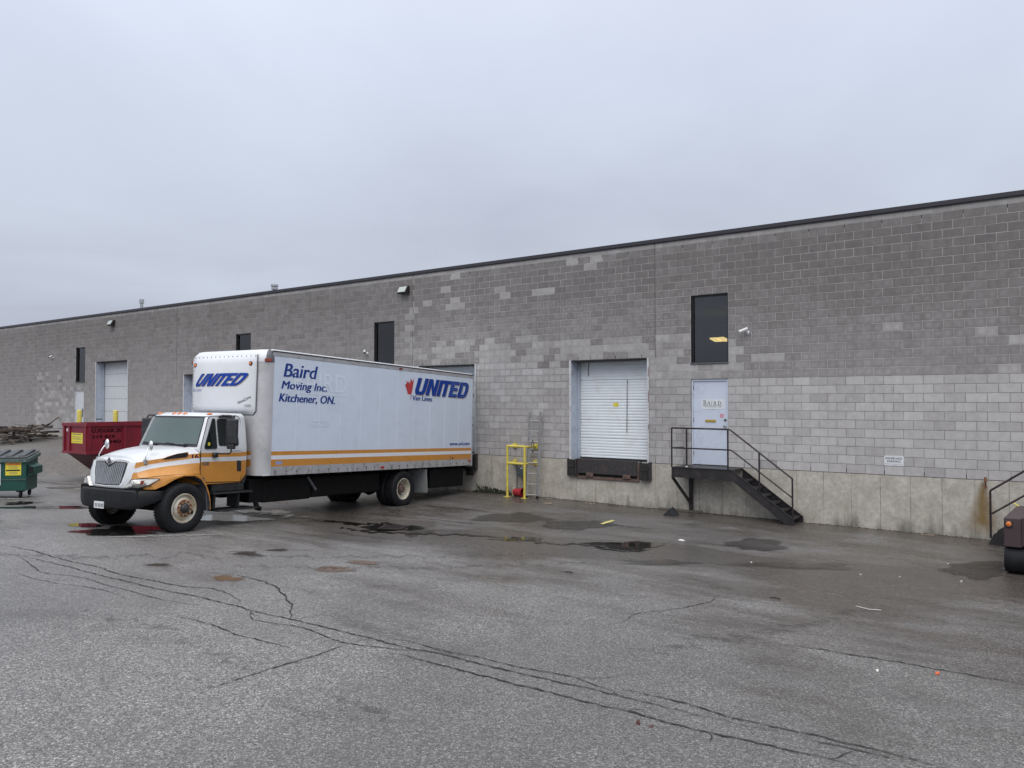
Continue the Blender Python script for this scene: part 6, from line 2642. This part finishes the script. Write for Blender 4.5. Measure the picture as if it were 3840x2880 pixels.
def clip(poly, lo, hi):
    def half(P, test, cut):
        o = []
        for i in range(len(P)):
            a, b_ = P[i - 1], P[i]
            if test(b_):
                if not test(a):
                    o.append(cut(a, b_))
                o.append(b_)
            elif test(a):
                o.append(cut(a, b_))
        return o

    def at(v):
        return lambda a, b_: (a[0] + (b_[0] - a[0]) * (v - a[1]) / (b_[1] - a[1]), v)
    P = half(poly, lambda p: p[1] >= lo, at(lo))
    return half(P, lambda p: p[1] <= hi, at(hi)) if P else P


door_out = rounded([(9.765, -.085), (8.73, -.115), (8.725, 1.24), (8.80, 1.300), (9.50, 1.275), (9.56, 1.235), (9.79, .62), (9.785, .10)], .05, 3)
for sgn in (1, -1):
    dm = MB()
    for lo, hi, mi in ((-.2, .333, 1), (.333, .425, 0), (.425, .513, 1), (.513, .62, 0), (.62, 1.4, 0)):
        q = clip(door_out, lo, hi)
        if len(q) > 2:
            dm.prism([(s, sgn * side_y(h, .007), H(h)) for s, h in q], (0, -sgn * .010, 0), mi)
    dr = dm.build('door', ['white_paint', 'amber_paint'], tr, fix=True)
    # dark shut line all round
    m = MB()
    loop = door_out + [door_out[0]]
    m.tube([(s, sgn * side_y(h, .0035), H(h)) for s, h in loop], 0.0085, 6, 0, False)
    m.build('shut_line', 'gap_black', dr)
    side_patch('quarter_window', rounded([(9.385, .600), (9.395, 1.215), (9.455, 1.225), (9.70, .635), (9.68, .595)], .05), 'glass_dark', dr, .011, .006, 0, sgn)
    side_patch('door_window', rounded([(8.81, .66), (9.335, .66), (9.345, 1.215), (8.85, 1.235)], .06), 'glass_dark', dr, .011, .006, 0, sgn)
    m = MB()
    for q in (rounded([(9.385, .600), (9.395, 1.215), (9.455, 1.225), (9.70, .635), (9.68, .595)], .05), rounded([(8.81, .66), (9.335, .66), (9.345, 1.215), (8.85, 1.235)], .06)):
        m.tube([(s, sgn * side_y(h, .010), H(h)) for s, h in q + [q[0]]], 0.010, 6, 0, False)
    m.build('window_rubber', 'black_plastic', dr)
    side_patch('door_handle', rounded([(8.725, .105), (8.84, .115), (8.85, .345), (8.735, .335)], .02), 'black_plastic', dr, .016, .012, .004, sgn)
    m = MB()
    m.tube([(8.88 + .0, sgn * side_y(1.29, .02), H(1.272)), (9.0, sgn * side_y(1.29, .045), H(1.285)), (9.20, sgn * side_y(1.29, .045), H(1.285)), (9.30, sgn * side_y(1.29, .02), H(1.268))], [.022, .030, .030, .022], 8)
    m.build('grab_shade', 'black_plastic', dr, smooth=True)
    # west coast mirror on a bent arm
    m = MB()
    yb = CW + .02
    m.box(9.40, 9.50, sgn * (yb - .01) if sgn > 0 else -yb - .05, sgn * (yb + .05) if sgn > 0 else -yb + .01, H(.42), H(.52))
    m.tube([(9.46, sgn * (yb + .04), H(.50)), (9.44, sgn * (yb + .12), H(.50)), (9.36, sgn * (yb + .33), H(.505)), (9.34, sgn * (yb + .36), H(.54)), (9.33, sgn * (yb + .36), H(.70)), (9.33, sgn * (yb + .36), H(1.24)), (9.32, sgn * (yb + .33), H(1.285)), (9.20, sgn * (yb - .1), H(1.29))], 0.016, 8)
    m.build('mirror_arm', 'black_plastic', tr, smooth=True)
    m = MB()
    ym = sgn * (yb + .36)
    m.loft([[(9.30, ym - .165, H(.69)), (9.30, ym + .165, H(.69)), (9.30, ym + .165, H(1.23)), (9.30, ym - .165, H(1.23))], [(9.37, ym - .15, H(.71)), (9.37, ym + .15, H(.71)), (9.37, ym + .15, H(1.21)), (9.37, ym - .15, H(1.21))]], 0, True, True, True)
    mi_ = m.build('mirror_head', 'black_plastic', tr, bevel=.022, seg=3)
    m = MB()
    m.box(9.294, 9.2985, ym - .105, ym + .105, H(.74), H(1.20))
    m.build('mirror_glass', 'chrome', mi_)
    m = MB()
    m.box(9.30, 9.38, ym - .10, ym + .10, H(.60), H(.70))
    m.build('lower_mirror', 'black_plastic', tr, bevel=.02, seg=3)
    # steps
    m = MB()
    yo = .62
    for (sa_, sb_, h) in ((8.46, 9.50, -.315), (8.30, 9.36, -.675)):
        a, b_ = (yo, CW + .10) if sgn > 0 else (-CW - .10, -yo)
        m.box(sa_, sb_, a, b_, H(h - .035), H(h))
    for s in (8.72, 9.36):
        a, b_ = (yo, CW - .04) if sgn > 0 else (-CW + .04, -yo)
        m.box(s - .03, s + .03, a, b_, H(-.66), H(-.13))
    m.box(8.60, 9.45, (yo if sgn > 0 else -CW + .03), (CW - .03 if sgn > 0 else -yo), H(-.30), H(-.14))
    m.build('cab_step', 'black_plastic', tr, bevel=.006)
    m = MB()
    a, b_ = (CW - .18, CW - .01) if sgn > 0 else (-CW + .01, -CW + .18)
    m.prism([(8.55, a, H(.03)), (8.69, a, H(.03)), (8.67, a, H(-.14)), (8.60, a, H(-.14))], (0, b_ - a, 0))
    m.build('cab_mount', 'hub_dark', tr)
# decals on the driver door
m = MB()
m.box(9.56, 9.615, side_y(.68, .0125), side_y(.68, .0135), H(.665), H(.73), 0)
m.build('yellow_sticker', 'yellow_film', dr if False else tr)
m = text_mb('4300', -9.755, -9.57, .255, .335, lambda u, v: (-u, side_y(v, .0095), H(v)), None, 0.2, 0, .06)
m.build('model_number', 'grey_print', tr, fix=False)
m = MB()
for k in range(12):
    m.box(8.75 + k * .025, 8.768 + k * .025, side_y(.54, .0085), side_y(.54, .0095), H(.536), H(.552))
m.build('maker_script', 'grey_print', tr)

# windscreen: black surround and glass following the cab front
def front_pts(h, y):
    fr = 9.80 - (h - .63) * .385 if h > .63 else 9.80
    hw_ = CW - max(0.0, h - .62) * .155
    rf = .10
    f = y / (hw_ - rf)
    if abs(f) <= 1:
        return fr + .115 * (1 - f * f)
    e = (abs(y) - (hw_ - rf)) / rf
    return fr - rf + rf * math.sqrt(max(0, 1 - e * e))


for nm, y0f, h0, h1, mt, lift in (('windscreen_surround', .985, .632, 1.268, 'black_plastic', .004), ('windscreen', .885, .690, 1.228, 'windshield', .010)):
    m = MB()
    nr, nc = 8, 20
    g_ = []
    for r_ in range(nr + 1):
        h = h0 + (h1 - h0) * r_ / nr
        yw = (CW - max(0, h - .62) * .155) * y0f
        row = []
        for c in range(nc + 1):
            y = yw * (1 - 2 * c / nc)
            row.append(m.pt((front_pts(h, y) + lift, y, H(h) + lift * .4)))
        g_.append(row)
    for r_ in range(nr):
        for c in range(nc):
            m.face((g_[r_][c], g_[r_][c + 1], g_[r_ + 1][c + 1], g_[r_ + 1][c]))
    ws = m.build(nm, mt, tr if nm == 'windscreen_surround' else wsp, smooth=True)
    if nm == 'windscreen_surround':
        wsp = ws
m = MB()
for y in (.62, -.25):
    m.tube([(front_pts(.66, y) + .05, y, H(.655)), (front_pts(.675, y - .3) + .03, y - .3, H(.685)), (front_pts(.70, y - .55) + .022, y - .55, H(.70))], .010, 6)
    m.box(front_pts(.66, y) + .0, front_pts(.66, y) + .07, y - .03, y + .03, H(.635), H(.672))
m.build('wiper', 'gap_black', wsp)
m = MB()
m.poly([(front_pts(.70, .55) + .0125, .55, H(.688)), (front_pts(.70, .27) + .0125, .27, H(.688)), (front_pts(.72, .27) + .0125, .30, H(.712)), (front_pts(.72, .5) + .0125, .50, H(.712))])
m.build('dash_paper', 'ghost', wsp, fix=False)
for y in (.80, .15, -.03, -.21, -.80):
    m = MB()
    s_ = 9.80 - (1.315 - .63) * .385 - .045 * 2.4 + .115 * (1 - (y / .9) ** 2) - .02
    m.lathe([(0.058, 0), (0.050, .018), (0.030, .030), (0.0, .034)], (s_, y, H(1.312)), 'Z', 16)
    ob = m.build('roof_lamp', 'amber_lens', tr, smooth=True)

# --- hood as a loft of profiles; half profile points (y, h) for a station, driver side positive
ST = [9.82, 10.0, 10.2, 10.4, 10.6, 10.8, 10.92, 11.02]


def interp(x, xs_, ys_):
    for i in range(len(xs_) - 1):
        if x <= xs_[i + 1] or i == len(xs_) - 2:
            t_ = (x - xs_[i]) / (xs_[i + 1] - xs_[i])
            return ys_[i] + (ys_[i + 1] - ys_[i]) * t_


def hood_prof(s):
    hc = interp(s, [9.82, 10.0, 10.3, 10.6, 10.9, 11.02], [.648, .640, .605, .552, .475, .432])
    yw = interp(s, [9.82, 10.3, 10.9, 11.02, 11.1], [1.0, .92, .74, .675, .62])
    a1 = interp(s, [9.78, 10.0, 10.47, 10.85, 11.02], [.508, .495, .432, .373, .335])
    a2 = interp(s, [9.78, 10.0, 10.48, 10.85, 11.06], [.416, .406, .347, .292, .215])
    a3 = interp(s, [9.78, 10.04, 10.5, 10.84, 11.09], [.320, .306, .265, .206, .125])
    cr_ = interp(s, [9.79, 10.36, 10.9, 11.1], [.088, .107, .060, .03])
    yc = interp(s, [9.79, 10.1, 10.36, 10.75, 11.1], [1.04, 1.13, 1.13, 1.02, .72])
    ysh = yw * .80
    return [(0, hc), (yw * .35, hc - .004), (yw * .62, hc - .016), (ysh, hc - .045), (yw * .93, (hc - .045) * .42 + a1 * .58), (yw, a1), (yw + .012, a2), (yw + .035, a3), (yw * .45 + yc * .55, a3 * .42 + cr_ * .58 + .015), (yc, cr_)]


def band(j):
    return {0: 0, 1: 0, 2: 0, 3: 0, 4: 0, 5: 1, 6: 0, 7: 1, 8: 1}[j]


m = MB()
rings = []
for s in ST:
    pr = hood_prof(s)
    full = [(s, -y, H(h)) for y, h in reversed(pr[1:])] + [(s, y, H(h)) for y, h in pr]
    rings.append(full)
npf = len(hood_prof(10))
nn = 2 * npf - 2


def hm(a, j):
    k = j - (npf - 1) if j >= npf - 1 else (npf - 2 - j)
    return band(k)


m.loft(rings, hm, False)
# nose: last profile down to the white grille surround
last = hood_prof(11.02)
outer = [(11.02, y, h) for y, h in last]
outer[6] = (11.05, last[6][0] - .02, last[6][1])
outer[7] = (11.07, last[7][0] - .03, last[7][1])
outer[8] = (11.085, .66, .075)
outer[9] = (11.095, .655, .01)
joint_ = [(11.02, y, h) for y, h in last]
out10 = outer[:10]
outer.append((11.125, .50, -.16))
outer.append((11.175, 0.0, -.168))
inner = [(11.115, 0, .262), (11.112, .05, .285), (11.10, .16, .338), (11.085, .34, .335), (11.078, .45, .330), (11.072, .492, .315), (11.09, .475, .22), (11.105, .455, .12), (11.12, .42, .02), (11.13, .405, -.05), (11.15, .375, -.098), (11.185, 0.0, -.108)]
mid_ = []
for o_, i_ in zip(outer, inner):
    mid_.append((max(o_[0], i_[0]) * .5 + (o_[0] + i_[0]) * .25 + .012, (o_[1] + i_[1]) / 2, (o_[2] + i_[2]) / 2 + (.018 if o_[2] > .3 else 0)))
for sgn in (1, -1):
    m.loft([[(x, sgn * y, H(h)) for x, y, h in outer], [(x, sgn * y, H(h)) for x, y, h in mid_], [(x, sgn * y, H(h)) for x, y, h in inner], [(x - .05, sgn * y * .985, H(h)) for x, y, h in inner]], 0, False)
for sgn in (1, -1):
    m.loft([[(x - .002, sgn * y, H(h)) for x, y, h in joint_], [(x, sgn * y, H(h)) for x, y, h in out10]], lambda a, j: band(j), False)
hood = m.build('hood', ['white_paint', 'amber_paint'], tr, smooth=42)
# grille: recessed dark back and upright bars
m = MB()
gin = [(x - .045, y * .985, h) for x, y, h in inner]
full = [(x, y, H(h)) for x, y, h in gin] + [(x, -y, H(h)) for x, y, h in reversed(gin[1:-1])]
m.poly(full)
gb = m.build('grille', 'black_plastic', tr, fix=False)


def gtop(y):
    y = abs(y)
    return interp(y, [0, .05, .16, .34, .45, .492], [.262, .285, .338, .335, .330, .315])


nb_ = 17
for i in range(nb_):
    f = (i + .5) / nb_
    yb_, yt_ = .39 * (2 * f - 1), .475 * (2 * f - 1)
    xb_ = 11.175 - .035 * abs(2 * f - 1)
    m = MB()
    m.bar((xb_, yb_, H(-.10)), (11.105 - .028 * abs(2 * f - 1), yt_, H(gtop(yt_) - .006)), .033, .026, up=(1, 0, 0))
    m.build('grille_bar', 'grille_grey', gb)
m = MB()
for sgn in (1, -1):
    m.bar((11.128, 0, H(.245)), (11.112, sgn * .165, H(.340)), .016, .014, up=(1, 0, 0))
for sgn in (1, -1):
    m.tube([(x + .004, sgn * y, H(h)) for x, y, h in inner], .010, 6)
m.build('grille_frame', 'black_plastic', gb)
m = MB()
m.prism([(11.120, y, H(h)) for y, h in ((0, .27), (.068, .352), (0, .442), (-.068, .352))], (.012, 0, 0))
m.build('diamond_badge', 'chrome', tr)
m = MB()
m.tube([(11.134, y, H(h)) for y, h in ((0, .30), (.045, .352), (0, .41), (-.045, .352), (0, .30))], .006, 6)
m.bar((11.134, 0, H(.31)), (11.134, 0, H(.40)), .012, .006, up=(1, 0, 0))
m.build('badge_mark', 'grille_frame' if False else 'hub_dark', tr)

# fenders, headlamps, vents, hood mirrors
arch_o = [(10.98, .045), (10.75, .088), (10.50, .105), (10.30, .107), (10.08, .104), (9.84, .092), (9.735, -.03), (9.655, -.18), (9.600, -.38), (9.575, -.64)]
arch_i = [(10.83, -.17), (10.68, -.10), (10.50, .010), (10.30, .066), (10.04, .064), (9.855, -.015), (9.715, -.17), (9.635, -.37), (9.600, -.50), (9.600, -.645)]
for sgn in (1, -1):
    m = MB()
    oy = [.80, 1.02, 1.12, 1.135, 1.13, 1.06, 1.06, 1.07, 1.07, 1.07]
    iy = [1.02, 1.10, 1.16, 1.175, 1.17, 1.14, 1.12, 1.12, 1.12, 1.12]
    O = [(s, sgn * y, H(h)) for (s, h), y in zip(arch_o, oy)]
    Mi = [((a[0] + b_[0]) / 2, sgn * ((ya + yb) / 2 + .03), H((a[1] + b_[1]) / 2)) for a, b_, ya, yb in zip(arch_o, arch_i, oy, iy)]
    I_ = [(s, sgn * y, H(h)) for (s, h), y in zip(arch_i, iy)]
    I2 = [(s + (10.28 - s) * .02, sgn * (y - .10), H(h)) for (s, h), y in zip(arch_i, iy)]
    I3 = [(s, sgn * .62, H(h + .02)) for (s, h), y in zip(arch_i, iy)]
    m.loft([O, Mi, I_], 0, False)
    m.loft([I_, I2, I3], lambda a, j: 1, False)
    # amber face ahead of the arch, under the lamp
    m.poly([(10.98, sgn * .80, H(.045)), (10.83, sgn * 1.02, H(-.17)), (10.90, sgn * .92, H(-.175)), (11.06, sgn * .66, H(-.168)), (11.095, sgn * .655, H(.01))], 0)
    m.build('fender', ['amber_paint', 'dark_alu'], tr, smooth=40)
    # crease between hood and fender
    m = MB()
    m.tube([(s, sgn * (y + .006), H(h - .002)) for (s, h), y in zip(arch_o[:6], oy[:6])], .0035, 6)
    m.build('fender_seam', 'gap_black', tr)
    # splash liner behind the wheel
    m = MB()
    m.prism([(9.66, sgn * .62, H(-.66)), (9.66, sgn * 1.09, H(-.66)), (9.70, sgn * 1.09, H(-.20)), (9.78, sgn * 1.09, H(.02)), (9.78, sgn * .62, H(.02))], (-.03, 0, 0))
    m.build('splash_liner', 'flap_grey' if False else 'dark_alu', tr)
    # headlamp
    TI, TIP, B1, B2, BI = (11.125, .705, .018), (10.76, 1.06, .036), (10.91, .95, -.085), (11.01, .78, -.148), (11.155, .535, -.155)
    mid1 = (10.96, .905, .036)
    cc = (11.06, .80, -.055)
    m = MB()
    V = [(p[0] + .012, sgn * (p[1] + .012), H(p[2])) for p in (TI, mid1, TIP, B1, B2, BI)]
    C_ = (cc[0] + .035, sgn * (cc[1] + .03), H(cc[2]))
    idx = [m.pt(p) for p in V]
    ic = m.pt(C_)
    for k in range(6):
        m.face((idx[k], idx[(k + 1) % 6], ic))
    bk = [m.pt((p[0] - .05, sgn * (abs(p[1]) - .05), p[2])) for p in V]
    for k in range(6):
        j = (k + 1) % 6
        m.face((idx[j], idx[k], bk[k], bk[j]))
    hl = m.build('headlight', 'clear_lens', tr, smooth=30)
    m = MB()
    for (px_, py_, ph_, r_) in ((11.10, .70, -.065, .052), (10.965, .90, -.04, .035)):
        m.lathe([(r_, 0), (r_ * .9, .014), (0, .006)], (px_ + .03, sgn * (py_ + .02), H(ph_)), 'X', 16)
    m.build('lamp_reflector', 'lamp_cup', hl, smooth=50)
    m = MB()
    m.poly([(11.04, sgn * .885, H(.0)), (10.99, sgn * .93, H(.005)), (11.0, sgn * .915, H(-.07)), (11.055, sgn * .86, H(-.075))])
    m.build('turn_reflector', 'red_lens', hl, fix=False)
    m = MB()
    m.tube([(p[0] + .008, sgn * (p[1] + .012), H(p[2])) for p in (TI, mid1, TIP, B1, B2, BI, TI)], .009, 6)
    m.build('lamp_gasket', 'gap_black', hl)
    # air vent in the hood side, with an amber lip
    vp = [(10.56, .408), (10.45, .455), (10.28, .500), (10.08, .528), (10.07, .475), (10.10, .435), (10.35, .412), (10.52, .395)]
    for nm, mt, gr_, lf in (('vent_lip', 'amber_paint', 1.14, .012), ('hood_vent', 'gap_black', 1.0, .018)):
        m = MB()
        cs_, chh = 10.3, .455
        q = [(cs_ + (s - cs_) * (1 + (gr_ - 1) * .5), chh + (h - chh) * gr_) for s, h in vp]
        pts = []
        for s, h in q:
            y = interp(s, [9.82, 10.3, 10.9], [1.0, .92, .74]) + lf
            pts.append((s, sgn * y, H(h)))
        ii = [m.pt(p) for p in pts]
        jj = [m.pt((p[0], p[1] - sgn * .03, p[2])) for p in pts]
        m.face(ii)
        for k in range(len(ii)):
            m.face((ii[k], ii[(k + 1) % len(ii)], jj[(k + 1) % len(ii)], jj[k]))
        m.build(nm, mt, hood)
    # hood top mirrors
    m = MB()
    ys0 = sgn * .745
    m.box(10.845, 10.905, ys0 - .03 + sgn * .01, ys0 + .03 + sgn * .01, H(.30), H(.40))
    mm_ = m.build('mirror_bracket', 'flap_grey', tr, bevel=.012)
    m = MB()
    top_ = (10.74, sgn * .70, H(.66))
    m.tube([(10.875, ys0, H(.39)), (10.86, ys0, H(.46)), (10.80, sgn * .71, H(.60)), top_], .011, 8)
    m.build('mirror_stalk', 'chrome', mm_, smooth=True)
    m = MB()
    n = 16
    rg = []
    for q_, k in ((.0, .0), (.02, .6), (.035, .92), (.045, 1.0), (.055, .96)):
        rg.append([(top_[0] + .035 - q_, top_[1] + .062 * k * math.cos(2 * math.pi * i / n), top_[2] + .105 * k * math.sin(2 * math.pi * i / n)) for i in range(n)])
    m.loft(rg, 0, True, False, True)
    m.build('mirror_shell', 'chrome', mm_, smooth=50)
# number on the hood side
m = text_mb('16', -9.975, -9.84, .405, .490, lambda u, v: (-u, interp(-u, [9.82, 10.3], [1.0, .92]) + .012, H(v)), None, 0.0, 0, .10)
m.build('fleet_number', 'purple_print', hood, fix=False)

# --- bumper: stations across, wrapping back at the ends
def bump_x(y):
    y = abs(y)
    return 11.235 - .02 * (y / .6) ** 2 if y < .6 else 11.215 - (y - .6) * .25 - max(0, y - .8) ** 2 * 2.6


ysn = [-1.13, -1.08, -1.0, -.9, -.75, -.6, -.45, -.3, -.15, 0, .15, .3, .45, .6, .75, .9, 1.0, 1.08, 1.13]
m = MB()
rings = []
for y in ysn:
    x = bump_x(y)
    e = max(0, abs(y) - .75) / .38
    zl_ = -.565 + .20 * e ** 1.6
    zt_ = -.185 - .02 * e
    rings.append([(x - .16, y * .985, H(zt_ + .002)), (x - .03, y, H(zt_)), (x - .004, y, H(zt_ - .03)), (x, y, H(zt_ - .10)), (x + .004, y, H(zl_ + .10)), (x - .008, y, H(zl_ + .03)), (x - .04, y, H(zl_)), (x - .16, y * .985, H(zl_ + .01))])
m.loft(rings, 0, True, True, True)
bmp = m.build('bumper', 'bumper_black', tr, smooth=35)
m = MB()
for a, b_, c, d in ((-.36, .27, -.405, -.30), (.39, .56, -.415, -.285), (-.62, -.46, -.415, -.285)):
    x = max(bump_x(a), bump_x(b_), bump_x((a + b_) / 2)) + .003
    m.prism([(bump_x(y) + .004, y, H(h)) for y, h in ((a, c), (b_, c), (b_, d), (a, d))], (-.02, 0, 0))
m.build('bumper_opening', 'gap_black', bmp)
m = MB()
m.box(11.242, 11.247, -.245, .065, H(-.57), H(-.435))
pl_ = m.build('licence_plate', 'white_print', bmp)
m = MB()
for k, y in enumerate((-.21, -.165, -.11, -.065, -.02, .025)):
    m.box(11.2475, 11.2482, y, y + .028, H(-.545), H(-.475))
m.build('plate_characters', 'grey_print', pl_ if False else bmp)
m = MB()
m.box(11.0, 11.12, -.9, .9, H(-.40), H(-.14))
m.box(10.1, 11.05, -.55, .55, H(-.45), H(.10))
m.tube([(10.28, -1.0, H(-.60)), (10.28, 1.0, H(-.60))], .07, 10)
m.build('engine_block', 'black_metal', chs)
